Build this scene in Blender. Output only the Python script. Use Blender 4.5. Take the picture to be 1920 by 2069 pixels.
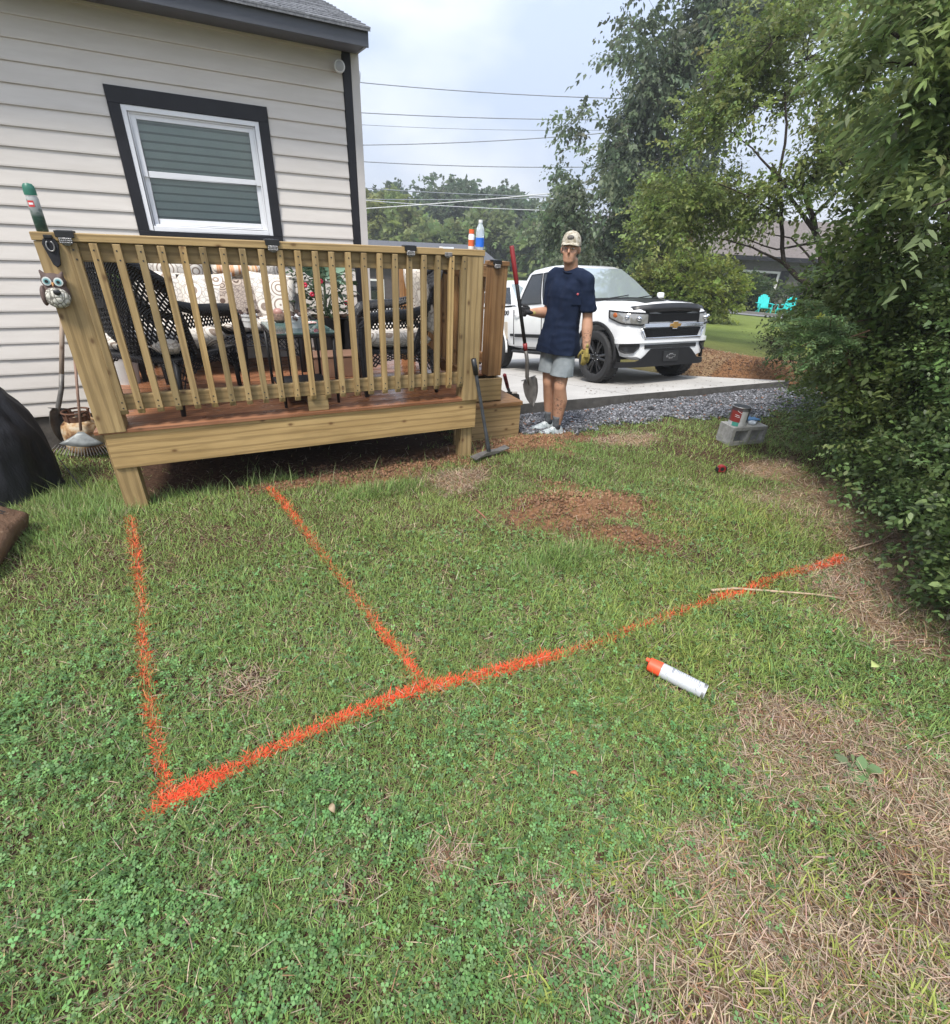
import bpy, bmesh, math, random
import numpy as np
from mathutils import Vector, Matrix, Euler, noise as mnoise

for o in list(bpy.data.objects): bpy.data.objects.remove(o)
SC = bpy.context.scene
COL = SC.collection
R_ = math.radians
rng = np.random.default_rng(7)
random.seed(7)

# ---------------------------------------------------------------- camera
CAM_H = 1.66
PXW, PXH, PCX, PCY = 1920, 2069, 960.0, 1034.5
def _cal(vp1=(3200, 597), vpv=(868, 2851)):
    p = np.array([PCX, PCY]); a = np.array(vp1) - p; b = np.array(vpv) - p
    f = math.sqrt(-(a @ b))
    d = np.array([b[0], b[1], f]); d /= np.linalg.norm(d)
    x = np.array([a[0], a[1], f]); x /= np.linalg.norm(x); x -= d * (x @ d); x /= np.linalg.norm(x)
    return f, np.stack([x, np.cross(-d, x), -d])
FPX, RW = _cal()
cam_d = bpy.data.cameras.new('camera'); cam = bpy.data.objects.new('camera', cam_d); COL.objects.link(cam)
cam_d.sensor_fit = 'HORIZONTAL'; cam_d.sensor_width = 36; cam_d.lens = 36 * FPX / PXW
cam_d.clip_start = 0.05; cam_d.clip_end = 2000
rt, up, bk = RW[:, 0], -RW[:, 1], -RW[:, 2]
cam.matrix_world = Matrix(((rt[0], up[0], bk[0], 0), (rt[1], up[1], bk[1], 0), (rt[2], up[2], bk[2], CAM_H), (0, 0, 0, 1)))
SC.camera = cam
def ray(px, py): return RW @ np.array([px - PCX, py - PCY, FPX])
def gp(px, py, z=0.0):            # photo pixel -> point on the level z
    r = ray(px, py); t = (z - CAM_H) / r[2]; return (r[0] * t, r[1] * t, z)
def yp(px, py, Y):                # photo pixel -> point on the wall plane y = Y
    r = ray(px, py); t = Y / r[1]; return (r[0] * t, Y, CAM_H + r[2] * t)
def dp(px, py, D):                # photo pixel -> point at horizontal distance D
    r = ray(px, py); t = D / math.hypot(r[0], r[1]); return (r[0] * t, r[1] * t, CAM_H + r[2] * t)

# ---------------------------------------------------------------- sky, sun, exposure
SUN_EL, SUN_AZ = R_(58), R_(230)     # azimuth measured from +Y towards +X
W = bpy.data.worlds.new('World'); SC.world = W; W.use_nodes = True
wt = W.node_tree; wt.nodes.clear()
def wn(t, **k):
    n = wt.nodes.new(t)
    for a, b in k.items(): setattr(n, a, b)
    return n
w_out = wn('ShaderNodeOutputWorld'); w_bg = wn('ShaderNodeBackground')
w_sky = wn('ShaderNodeTexSky', sky_type='NISHITA', sun_disc=False, sun_elevation=SUN_EL, sun_rotation=SUN_AZ, dust_density=2.0, air_density=1.2)
w_tc = wn('ShaderNodeTexCoord'); w_map = wn('ShaderNodeMapping'); w_map.inputs['Scale'].default_value = (1, 1, 2.2)
w_n1 = wn('ShaderNodeTexNoise'); w_n1.inputs['Scale'].default_value = 2.6; w_n1.inputs['Detail'].default_value = 5; w_n1.inputs['Roughness'].default_value = .5
w_r1 = wn('ShaderNodeValToRGB')
w_r1.color_ramp.elements[0].position = .40; w_r1.color_ramp.elements[0].color = (5.5, 6.4, 8.3, 1)
w_r1.color_ramp.elements[1].position = .62; w_r1.color_ramp.elements[1].color = (8.6, 9.0, 9.8, 1)
w_mx = wn('ShaderNodeMix', data_type='RGBA'); w_mx.inputs['Factor'].default_value = .86
wl = wt.links.new
wl(w_tc.outputs['Generated'], w_map.inputs['Vector']); wl(w_map.outputs[0], w_n1.inputs['Vector']); wl(w_n1.outputs['Fac'], w_r1.inputs['Fac'])
wl(w_sky.outputs[0], w_mx.inputs['A']); wl(w_r1.outputs[0], w_mx.inputs['B']); wl(w_mx.outputs['Result'], w_bg.inputs['Color'])
# standard overcast sky: luminance rises smoothly from the horizon to the zenith
w_sp = wn('ShaderNodeSeparateXYZ'); wl(w_tc.outputs['Generated'], w_sp.inputs[0])
w_cl = wn('ShaderNodeMath', operation='MAXIMUM'); w_cl.inputs[1].default_value = 0; wl(w_sp.outputs[2], w_cl.inputs[0])
w_ma = wn('ShaderNodeMath', operation='MULTIPLY_ADD'); w_ma.inputs[1].default_value = .053; w_ma.inputs[2].default_value = .050; wl(w_cl.outputs[0], w_ma.inputs[0])
wl(w_ma.outputs[0], w_bg.inputs['Strength'])
wl(w_bg.outputs[0], w_out.inputs[0])
sun_d = bpy.data.lights.new('sun', 'SUN'); sun = bpy.data.objects.new('sun', sun_d); COL.objects.link(sun)
sun_d.energy = 2.2; sun_d.angle = R_(14); sun_d.color = (1, .95, .87)
sun.rotation_euler = (Vector((math.sin(SUN_AZ) * math.cos(SUN_EL), math.cos(SUN_AZ) * math.cos(SUN_EL), math.sin(SUN_EL)))).to_track_quat('Z', 'Y').to_euler()
sun.location = (-3, -3, 8)
vs = SC.view_settings; vs.view_transform = 'Standard'; vs.look = 'None'; vs.exposure = 1.15; vs.gamma = 1; vs.use_curve_mapping = False
SC.cycles.use_denoising = True; SC.cycles.max_bounces = 6; SC.cycles.transparent_max_bounces = 8
SC.cycles.diffuse_bounces = 3; SC.cycles.glossy_bounces = 3; SC.cycles.transmission_bounces = 4

# ---------------------------------------------------------------- helpers: objects
def tag(o, label=None, cat=None, group=None, kind=None):
    if label: o['label'] = label
    if cat: o['category'] = cat
    if group: o['group'] = group
    if kind: o['kind'] = kind
    return o
def empty(name, loc=(0, 0, 0), rz=0, label=None, cat=None, group=None, parent=None):
    o = bpy.data.objects.new(name, None); COL.objects.link(o); o.location = loc; o.rotation_euler = (0, 0, rz)
    o.empty_display_size = .1
    if parent: o.parent = parent
    return tag(o, label, cat, group)
def link(name, me, parent=None, loc=None):
    o = bpy.data.objects.new(name, me); COL.objects.link(o)
    if parent: o.parent = parent
    if loc is not None: o.location = loc
    return o
def copy_tree(o, parent=None):
    c = o.copy(); COL.objects.link(c); c.parent = parent
    for ch in o.children: copy_tree(ch, c)
    return c

class MB:
    """collects polygons; build() makes one mesh object"""
    def __init__(s): s.v = []; s.f = []; s.m = []; s.mi = 0
    def add(s, vs, fs):
        b = len(s.v); s.v += [tuple(v) for v in vs]; s.f += [tuple(b + i for i in f) for f in fs]; s.m += [s.mi] * len(fs); return s
    def box(s, x0, x1, y0, y1, z0, z1, M=None):
        vs = [(x, y, z) for z in (z0, z1) for y in (y0, y1) for x in (x0, x1)]
        if M is not None: vs = [tuple(M @ Vector(v)) for v in vs]
        return s.add(vs, [(0, 2, 3, 1), (4, 5, 7, 6), (0, 1, 5, 4), (2, 6, 7, 3), (0, 4, 6, 2), (1, 3, 7, 5)])
    def prism(s, poly, axis, a, b):
        """poly: 2D points, extruded along axis ('x','y','z') from a to b"""
        n = len(poly)
        def P(p, t): return {'x': (t, p[0], p[1]), 'y': (p[0], t, p[1]), 'z': (p[0], p[1], t)}[axis]
        vs = [P(p, a) for p in poly] + [P(p, b) for p in poly]
        fs = [(i, (i + 1) % n, n + (i + 1) % n, n + i) for i in range(n)] + [tuple(range(n))[::-1], tuple(range(n, 2 * n))]
        return s.add(vs, fs)
    def tube(s, pts, r, n=8, cap=True, flat=1.0, up=None):
        pts = [Vector(p) for p in pts]; k = len(pts)
        rs = list(r) if hasattr(r, '__len__') else [r] * k
        vs = []; ref = Vector(up) if up else None
        for i, p in enumerate(pts):
            t = (pts[min(i + 1, k - 1)] - pts[max(i - 1, 0)])
            if t.length < 1e-9: t = Vector((0, 0, 1))
            t.normalize()
            if ref is None: ref = Vector((0, 0, 1)) if abs(t.z) < .9 else Vector((1, 0, 0))
            a = t.cross(ref)
            if a.length < 1e-6: a = t.orthogonal()
            a.normalize(); b = a.cross(t).normalized(); ref = b
            for j in range(n):
                an = 2 * math.pi * j / n
                vs.append(p + (a * math.cos(an) + b * math.sin(an) * flat) * rs[i])
        fs = [(i * n + j, i * n + (j + 1) % n, (i + 1) * n + (j + 1) % n, (i + 1) * n + j) for i in range(k - 1) for j in range(n)]
        if cap: fs += [tuple(range(n))[::-1], tuple(range((k - 1) * n, k * n))]
        return s.add(vs, fs)
    def lathe(s, prof, n=20, M=None, sx=1, sy=1, cap=True):
        """prof: (r,z) pairs, around z"""
        vs = []; k = len(prof)
        for r, z in prof:
            for j in range(n):
                a = 2 * math.pi * j / n; v = Vector((r * math.cos(a) * sx, r * math.sin(a) * sy, z))
                vs.append(M @ v if M is not None else v)
        fs = [(i * n + j, i * n + (j + 1) % n, (i + 1) * n + (j + 1) % n, (i + 1) * n + j) for i in range(k - 1) for j in range(n)]
        if cap and prof[0][0] > 1e-6: fs.append(tuple(range(n))[::-1])
        if cap and prof[-1][0] > 1e-6: fs.append(tuple(range((k - 1) * n, k * n)))
        return s.add(vs, fs)
    def ell(s, c, r, n=16, m=10, M=None):
        c = Vector(c); prof = []
        vs = []
        for i in range(m + 1):
            th = math.pi * i / m
            for j in range(n):
                a = 2 * math.pi * j / n
                v = Vector((r[0] * math.sin(th) * math.cos(a), r[1] * math.sin(th) * math.sin(a), -r[2] * math.cos(th)))
                if M is not None: v = M @ v
                vs.append(c + v)
        return s.add(vs, [(i * n + j, i * n + (j + 1) % n, (i + 1) * n + (j + 1) % n, (i + 1) * n + j) for i in range(m) for j in range(n)])
    def grid(s, P, nu, nv, closed_u=False):
        """P: list of nu*nv points row-major (v rows)"""
        fs = []
        for i in range(nv - 1):
            for j in range(nu if closed_u else nu - 1):
                k = (j + 1) % nu
                fs.append((i * nu + j, i * nu + k, (i + 1) * nu + k, (i + 1) * nu + j))
        return s.add(P, fs)
    def mesh(s, name, mats, smooth=False, bevel=0, bseg=2, weld=True):
        me = bpy.data.meshes.new(name)
        bm = bmesh.new()
        bv = [bm.verts.new(v) for v in s.v]
        for f, mi in zip(s.f, s.m):
            try: fc = bm.faces.new([bv[i] for i in f]); fc.material_index = mi
            except ValueError: pass
        if weld: bmesh.ops.remove_doubles(bm, verts=bm.verts, dist=1e-5)
        bmesh.ops.recalc_face_normals(bm, faces=bm.faces)
        if bevel:
            ed = [e for e in bm.edges if len(e.link_faces) == 2 and e.calc_face_angle(0) > .6]
            bmesh.ops.bevel(bm, geom=ed, offset=bevel, segments=bseg, affect='EDGES', profile=.6, clamp_overlap=True)
        for f in bm.faces: f.smooth = bool(smooth)
        bm.to_mesh(me); bm.free()
        for m in (mats if isinstance(mats, (list, tuple)) else [mats]): me.materials.append(m)
        if smooth and smooth is not True: me.set_sharp_from_angle(angle=smooth)
        return me
    def build(s, name, mats, parent=None, smooth=False, bevel=0, bseg=2, loc=None):
        return link(name, s.mesh(name, mats, smooth, bevel, bseg), parent, loc)

def fast_mesh(name, V, F, mat, smooth=False, colors=None, cname='col'):
    """V (n,3), F (m,k) numpy; colors (n,3) per vertex"""
    me = bpy.data.meshes.new(name); V = np.asarray(V, np.float32); F = np.asarray(F, np.int32)
    me.vertices.add(len(V)); me.vertices.foreach_set('co', V.ravel())
    k = F.shape[1]; me.loops.add(F.size); me.loops.foreach_set('vertex_index', F.ravel())
    me.polygons.add(len(F)); me.polygons.foreach_set('loop_start', np.arange(0, F.size, k, dtype=np.int32))
    me.polygons.foreach_set('loop_total', np.full(len(F), k, np.int32))
    if smooth: me.polygons.foreach_set('use_smooth', np.ones(len(F), bool))
    if colors is not None:
        at = me.attributes.new(cname, 'FLOAT_COLOR', 'POINT')
        c4 = np.ones((len(V), 4), np.float32); c4[:, :3] = colors; at.data.foreach_set('color', c4.ravel())
    me.update(); me.validate()
    for m in (mat if isinstance(mat, (list, tuple)) else [mat]): me.materials.append(m)
    return me

def evaluated(o):
    """apply the object's modifiers into a fresh mesh"""
    dg = bpy.context.evaluated_depsgraph_get(); dg.update()
    me = bpy.data.meshes.new_from_object(o.evaluated_get(dg)); old = o.data
    o.modifiers.clear(); o.data = me
    return o
def remesh(o, voxel, smooth_it=6, fac=.5):
    m = o.modifiers.new('r', 'REMESH'); m.mode = 'VOXEL'; m.voxel_size = voxel; m.use_smooth_shade = True
    s = o.modifiers.new('s', 'SMOOTH'); s.iterations = smooth_it; s.factor = fac
    mats = list(o.data.materials); evaluated(o)
    o.data.materials.clear()
    for q in mats: o.data.materials.append(q)
    return o
def subsurf(o, lv=1, apply=True):
    m = o.modifiers.new('s', 'SUBSURF'); m.levels = lv; m.render_levels = lv
    if apply: evaluated(o)
    return o
_TXT = {}
def text_mesh(txt, size, depth=.002, bold=False, shear=0):
    c = bpy.data.curves.new('t', 'FONT'); c.body = txt; c.size = size; c.extrude = depth; c.align_x = 'CENTER'; c.align_y = 'CENTER'; c.shear = shear
    if bold: c.offset = size * .02
    o = bpy.data.objects.new('t', c); COL.objects.link(o)
    dg = bpy.context.evaluated_depsgraph_get(); dg.update()
    me = bpy.data.meshes.new_from_object(o.evaluated_get(dg))
    bpy.data.objects.remove(o); return me
def lettering(name, txt, size, mat, parent, M, depth=.002, bold=False, shear=0):
    me = text_mesh(txt, size, depth, bold, shear); me.materials.clear(); me.materials.append(mat)
    o = link(name, me, parent); o.matrix_local = M; return o
def basis(o, x, y, z):
    """matrix with origin o and axes x,y,z"""
    x, y, z = Vector(x), Vector(y), Vector(z)
    return Matrix(((x[0], y[0], z[0], o[0]), (x[1], y[1], z[1], o[1]), (x[2], y[2], z[2], o[2]), (0, 0, 0, 1)))

# ---------------------------------------------------------------- helpers: materials
class NT:
    def __init__(s, name):
        s.m = bpy.data.materials.new(name); s.m.use_nodes = True; s.t = s.m.node_tree; s.t.nodes.clear()
        s.out = s.n('ShaderNodeOutputMaterial')
    def n(s, t, **k):
        n = s.t.nodes.new(t)
        for a, b in k.items():
            if a.startswith('i_'):
                key = a[2:].replace('_', ' '); 
                n.inputs[int(key) if key.isdigit() else key].default_value = b
            else: setattr(n, a, b)
        return n
    def l(s, a, b): s.t.links.new(a, b); return b
    def coord(s, kind='Object', scale=(1, 1, 1), rnd=False, loc=(0, 0, 0), rot=(0, 0, 0)):
        tc = s.n('ShaderNodeTexCoord'); mp = s.n('ShaderNodeMapping')
        mp.inputs['Scale'].default_value = scale; mp.inputs['Rotation'].default_value = rot; mp.inputs['Location'].default_value = loc
        src = tc.outputs[kind]
        if rnd:
            oi = s.n('ShaderNodeObjectInfo'); ml = s.n('ShaderNodeVectorMath', operation='SCALE'); cb = s.n('ShaderNodeCombineXYZ')
            for i in range(3): s.l(oi.outputs['Random'], cb.inputs[i])
            s.l(cb.outputs[0], ml.inputs[0]); ml.inputs['Scale'].default_value = 37.0
            ad = s.n('ShaderNodeVectorMath', operation='ADD'); s.l(src, ad.inputs[0]); s.l(ml.outputs[0], ad.inputs[1]); src = ad.outputs[0]
        s.l(src, mp.inputs['Vector']); return mp.outputs[0]
    def noise(s, vec, scale, detail=4, rough=.55, dist=0):
        n = s.n('ShaderNodeTexNoise'); n.inputs['Scale'].default_value = scale; n.inputs['Detail'].default_value = detail
        n.inputs['Roughness'].default_value = rough; n.inputs['Distortion'].default_value = dist
        if vec is not None: s.l(vec, n.inputs['Vector'])
        return n.outputs['Fac']
    def ramp(s, fac, stops):
        r = s.n('ShaderNodeValToRGB'); e = r.color_ramp.elements
        while len(e) < len(stops): e.new(.5)
        for q, (p, c) in zip(e, stops): q.position = p; q.color = (*c, 1) if len(c) == 3 else c
        s.l(fac, r.inputs['Fac']); return r.outputs['Color']
    def mix(s, fac, a, b, blend='MIX'):
        m = s.n('ShaderNodeMix', data_type='RGBA', blend_type=blend)
        for k, v in (('Factor', fac), ('A', a), ('B', b)):
            if hasattr(v, 'is_linked') or hasattr(v, 'links'): s.l(v, m.inputs[k])
            elif isinstance(v, (int, float)): m.inputs[k].default_value = v
            else: m.inputs[k].default_value = (*v, 1) if len(v) == 3 else v
        return m.outputs['Result']
    def bump(s, h, strength=.3, dist=.01, nrm=None):
        b = s.n('ShaderNodeBump'); b.inputs['Strength'].default_value = strength; b.inputs['Distance'].default_value = dist
        s.l(h, b.inputs['Height'])
        if nrm is not None: s.l(nrm, b.inputs['Normal'])
        return b.outputs[0]
    def bsdf(s, col, rough=.6, metal=0, nrm=None, spec=.5, **k):
        b = s.n('ShaderNodeBsdfPrincipled')
        for key, v in [('Base Color', col), ('Roughness', rough), ('Metallic', metal), ('Specular IOR Level', spec)] + [(q.replace('_', ' '), w) for q, w in k.items()]:
            if hasattr(v, 'links'): s.l(v, b.inputs[key])
            elif isinstance(v, (tuple, list)): b.inputs[key].default_value = (*v, 1) if len(v) == 3 and b.inputs[key].type == 'RGBA' else v
            else: b.inputs[key].default_value = v
        if nrm is not None: s.l(nrm, b.inputs['Normal'])
        s.l(b.outputs[0], s.out.inputs['Surface']); return s.m
def plain(name, col, rough=.6, metal=0, spec=.5, var=.15, nscale=6, bump=0, **k):
    """a plain material with slight tonal mottling"""
    t = NT(name); v = t.coord('Object', rnd=True); nz = t.noise(v, nscale, 5)
    d = tuple(c * (1 - var) for c in col); b = tuple(min(1, c * (1 + var)) for c in col)
    c = t.ramp(nz, [(.3, d), (.7, b)])
    nr = t.bump(t.noise(v, nscale * 12, 3), bump, .004) if bump else None
    return t.bsdf(c, rough, metal, nr, spec, **k)
MAT = {}
def wood(name, axis, light, dark, knot=(.10, .05, .022), rough=.62, grain=1.0, wet=0):
    """sawn softwood: long grain along axis, cathedral rings, knots, stains, tint that differs board to board"""
    t = NT(name); k = {'x': 0, 'y': 1, 'z': 2}[axis]
    def sc(al, ac): q = [ac] * 3; q[k] = al; return tuple(q)
    n1 = t.noise(t.coord('Object', sc(.8, 7), rnd=True), 2.0, 5, .6, .5)
    fine = t.noise(t.coord('Object', sc(1.6, 70), rnd=True), 2.0, 4, .6, .3)
    v = t.coord('Object', sc(.55, 8), rnd=True)
    wv = t.n('ShaderNodeTexWave', wave_type='RINGS', rings_direction='XYZ'[k]); wv.inputs['Scale'].default_value = 1.15
    wv.inputs['Distortion'].default_value = 5.5; wv.inputs['Detail'].default_value = 4; wv.inputs['Detail Scale'].default_value = 1.3; wv.inputs['Detail Roughness'].default_value = .6
    t.l(v, wv.inputs['Vector'])
    c = t.ramp(n1, [(.25, dark), (.72, light)])
    ringd = tuple(q * .58 for q in dark)
    c = t.mix(t.ramp(wv.outputs['Fac'], [(.55, (0, 0, 0)), (.93, (.55 * grain,) * 3)]), c, ringd)
    c = t.mix(t.ramp(fine, [(.52, (0, 0, 0)), (.75, (.45,) * 3)]), c, tuple(q * .55 for q in dark))
    # knots on a plane of (along, around)
    src = t.coord('Object', (1, 1, 1), rnd=True); sp = t.n('ShaderNodeSeparateXYZ'); t.l(src, sp.inputs[0]); ad = t.n('ShaderNodeMath', operation='ADD'); o = [i for i in range(3) if i != k]
    t.l(sp.outputs[o[0]], ad.inputs[0]); t.l(sp.outputs[o[1]], ad.inputs[1]); cb = t.n('ShaderNodeCombineXYZ'); t.l(sp.outputs[k], cb.inputs[0]); m2 = t.n('ShaderNodeMath', operation='MULTIPLY'); m2.inputs[1].default_value = 1.7; t.l(ad.outputs[0], m2.inputs[0]); t.l(m2.outputs[0], cb.inputs[1])
    vo = t.n('ShaderNodeTexVoronoi', voronoi_dimensions='2D'); vo.inputs['Scale'].default_value = 2.6; t.l(cb.outputs[0], vo.inputs['Vector'])
    kn = t.ramp(vo.outputs['Distance'], [(.0, (.95,) * 3), (.028, (.75,) * 3), (.05, (.25,) * 3), (.085, (0, 0, 0))])
    c = t.mix(kn, c, knot)
    st = t.noise(t.coord('Object', sc(1, 2.5), rnd=True), 2.6, 4)
    c = t.mix(t.ramp(st, [(.48, (0, 0, 0)), (.78, (.5,) * 3)]), c, tuple(q * .55 for q in dark))
    oi = t.n('ShaderNodeObjectInfo'); tint = t.ramp(oi.outputs['Random'], [(0, (.72, .74, .74)), (.5, (1, 1, 1)), (1, (1.22, 1.16, 1.05))]); c = t.mix(1.0, c, tint, 'MULTIPLY')
    nr = t.bump(fine, .35, .004)
    if wet:
        w0 = t.noise(t.coord('Object', (1, 1.6, 1)), 1.9, 4)
        c = t.mix(t.ramp(w0, [(.44, (0, 0, 0)), (.6, (.45,) * 3)]), c, tuple(q * .5 for q in dark))
        return t.bsdf(c, t.ramp(w0, [(.44, (.55,) * 3), (.6, (.12,) * 3)]), 0, nr, .5)
    return t.bsdf(c, rough, 0, nr, .3)
for ax in 'xyz':
    MAT['wood_' + ax] = wood('treated_pine_' + ax, ax, (.41, .295, .145), (.29, .198, .090))
    MAT['cedar_' + ax] = wood('amber_pine_' + ax, ax, (.38, .22, .10), (.27, .135, .055))
MAT['deck'] = wood('wet_deck_board', 'x', (.36, .17, .085), (.24, .10, .05), rough=.4, wet=1)
MAT['white_trim'] = plain('white_paint', (.72, .71, .70), .5, var=.05)
MAT['dark_trim'] = plain('charcoal_trim', (.013, .013, .017), .5, var=.25, spec=.35)
MAT['black_metal'] = plain('black_metal', (.018, .018, .02), .45, .0, var=.3)
MAT['black_plastic'] = plain('black_plastic', (.014, .014, .015), .4, var=.3)
MAT['white_plastic'] = plain('white_plastic', (.75, .76, .78), .4, var=.05)
MAT['steel'] = plain('worn_steel', (.36, .35, .34), .42, .8, var=.3, nscale=18)
MAT['rust_steel'] = plain('dull_steel', (.16, .15, .14), .55, .6, var=.35, nscale=14)
MAT['chrome'] = plain('chrome', (.62, .63, .65), .12, 1, var=.05)
MAT['red_plastic'] = plain('red_plastic', (.20, .014, .016), .5, var=.25)
# ================================================================ terrain
SLAB_S = .15
def slab_z(x, y): return -.06 - SLAB_S * (np.minimum(y, 12.5) - 4.95) - .02 * np.maximum(y - 12.5, 0)
SLAB = [(2.45, 5.15), (3.03, 5.08), (7.75, 4.72), (7.0, 6.4), (7.6, 9.0), (11.0, 12.5), (12.0, 26), (2.45, 26)]     # outline of the concrete
def smooth01(t): t = np.clip(t, 0, 1); return t * t * (3 - 2 * t)
def slab_right(y):    # x of the right edge of the slab at y
    return np.interp(y, [4.72, 6.4, 9.0, 12.5, 26], [7.75, 7.0, 7.6, 11.0, 12.0])
def terrain(x, y, detail=True):
    x = np.asarray(x, float); y = np.asarray(y, float)
    z = -.115 * np.maximum(0, y - 3.5)
    z = np.maximum(z, -.21)
    # right-hand lawn: a bank up from the slab, then a long fall to the street
    d = np.hypot(x, y)
    lawn = .10 - .052 * np.maximum(0, d - 9.5); lawn = np.maximum(lawn, -1.75 - .004 * np.maximum(d - 45, 0))
    e = x - slab_right(y)
    wl_ = smooth01((y - 4.3) / 1.2) * smooth01((e - .05) / .95)
    under = slab_z(x, y) - .16
    ws = smooth01((y - 4.75) / .35) * smooth01((x - 1.9) / .5)
    z = z * (1 - ws) + np.minimum(under, z) * ws
    z = z * (1 - wl_) + lawn * wl_
    far = smooth01((y - 16) / 14); zf = np.where(e > 0, lawn, np.maximum(-1.75 - .004 * np.maximum(d - 45, 0), -6))
    z = z * (1 - far) + zf * far
    # right, behind the hedge
    if detail:
        near = np.clip(1.6 - d / 14, 0, 1)
        z = z + near * (.012 * np.sin(x * 3.1 + 1.3 * np.sin(y * 2.3)) + .010 * np.sin(y * 4.7 + x * 1.7) + .006 * np.sin(x * 11 + y * 7))
    for (mx, my, rx, ry, an, hh) in MOUNDS:
        ca, sa = math.cos(an), math.sin(an); u = ((x - mx) * ca + (y - my) * sa) / rx; v = (-(x - mx) * sa + (y - my) * ca) / ry
        q = u * u + v * v
        z = z + hh * np.clip(1 - q, 0, 1) ** 1.5 * (1 + .2 * np.sin(u * 4 + v * 3))
    return z
def _m(px, py, rx, ry, an, hh): p = gp(px, py); return (p[0], p[1], rx, ry, an, hh)
MOUNDS = [_m(1165, 1030, .62, .36, -.35, .06), _m(1250, 1085, .38, .2, -.5, .04), _m(1075, 890, .5, .32, 0, .05)]

# zones of the lawn: centre from the photo, radii in metres, turn
def zone(px, py, rx, ry, an=0.0, soft=.35, z=0): p = gp(px, py, z); return (p[0], p[1], rx, ry, an, soft)
_zn = [np.array([1.7, .6]), np.array([.3, 2.1])]
def zval(x, y, zs):
    """0..1 field of a list of zones with ragged edges"""
    out = np.zeros_like(x)
    wob = .22 * np.sin(x * 7.3 + 2 * np.sin(y * 5.1)) + .18 * np.sin(y * 9.7 + 1.7 * np.sin(x * 6.3)) + .12 * np.sin(x * 23 + y * 19) + .1 * np.sin(x * 41 - y * 37)
    for (mx, my, rx, ry, an, soft) in zs:
        ca, sa = math.cos(an), math.sin(an); u = ((x - mx) * ca + (y - my) * sa) / rx; v = (-(x - mx) * sa + (y - my) * ca) / ry
        q = np.sqrt(u * u + v * v) + wob * .8
        out = np.maximum(out, np.clip((1 + soft - q) / (2 * soft), 0, 1))
    return out
Z_DIRT = [zone(1165, 1030, .56, .33, -.35, .34), zone(1255, 1088, .30, .14, -.5, .4), zone(1070, 885, .72, .46, 0, .25, -.05), zone(985, 905, .55, .36, 0, .2, -.05), zone(1010, 855, .6, .5, 0, .2, -.08),
          zone(760, 945, .5, .28, 0, .3), zone(600, 975, .4, .12, 0, .3), zone(820, 925, .7, .35, 0, .3)]
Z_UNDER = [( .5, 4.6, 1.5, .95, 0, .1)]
Z_STRAW = [zone(905, 968, .26, .17, 0, .3), zone(1270, 885, .42, .17, 0, .3), zone(1560, 945, .3, .16, 0, .4), zone(1730, 1165, .35, .16, 0, .5),
           zone(1700, 1010, .35, .3, 0, .5), zone(1790, 1100, .3, .5, 0, .6)]
Z_BARE = [zone(1620, 1480, .15, .09, -.6, .4), zone(1745, 1570, .2, .1, -.6, .4), zone(1500, 1950, .22, .09, -.4, .5), zone(1700, 1900, .2, .12, -.4, .6), zone(1260, 1790, .12, .07, 0, .6),
          zone(500, 1390, .13, .09, 0, .6), zone(730, 1800, .06, .03, 0, .8), zone(1400, 2060, .3, .08, 0, .5), zone(1850, 1750, .3, .2, 0, .5), zone(1780, 1260, .15, .22, 0, .5)]
Z_DRY = [zone(1880, 1640, .60, .24, -.9, .5), zone(1640, 1960, .52, .20, -.55, .5), zone(1430, 1740, .16, .09, 0, .8), zone(1660, 1470, .26, .13, -.5, .6), zone(1250, 1900, .12, .06, 0, .9), zone(1790, 1230, .35, .3, 0, .6), zone(1320, 1950, .14, .08, 0, .6),
         zone(510, 1420, .06, .03, 0, 1.2), zone(900, 1740, .08, .05, 0, .9), zone(1600, 1000, .4, .2, 0, .8)]
Z_CLOVER = [zone(1180, 1640, .55, .32, -.2, .7), zone(1060, 1900, .42, .25, -.5, .5), zone(300, 1800, .5, .28, 0, .8), zone(700, 1650, .5, .3, 0, .9), zone(120, 1500, .3, .3, 0, .9), zone(1330, 1560, .3, .2, 0, .9), zone(560, 1950, .3, .15, 0, .9)]
Z_LIME = [zone(1500, 1060, .6, .3, 0, .8), zone(1420, 1330, .5, .3, 0, .9), zone(1330, 1230, .5, .3, 0, 1.0), zone(1560, 1180, .4, .3, 0, .9)]
Z_TALL = [zone(480, 975, .6, .12, .05, .4), zone(330, 990, .3, .12, 0, .4), zone(800, 985, .4, .1, 0, .4), zone(170, 1010, .3, .5, 0, .5), zone(1130, 1130, .4, .1, 0, .5)]
def gravel_mask(x, y):
    t = (x - 2.75) / (8.0 - 2.75)
    lo = np.interp(x, [2.3, 2.9, 3.6, 4.6, 5.6, 6.6, 8.2], [4.25, 4.0, 4.05, 3.85, 3.55, 3.5, 3.7])
    wob = .06 * np.sin(x * 9) + .05 * np.sin(x * 23 + 1) + .03 * np.sin(x * 51)
    return np.clip((y - lo - wob) / .14 + .5, 0, 1) * (x > 2.35)

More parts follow.
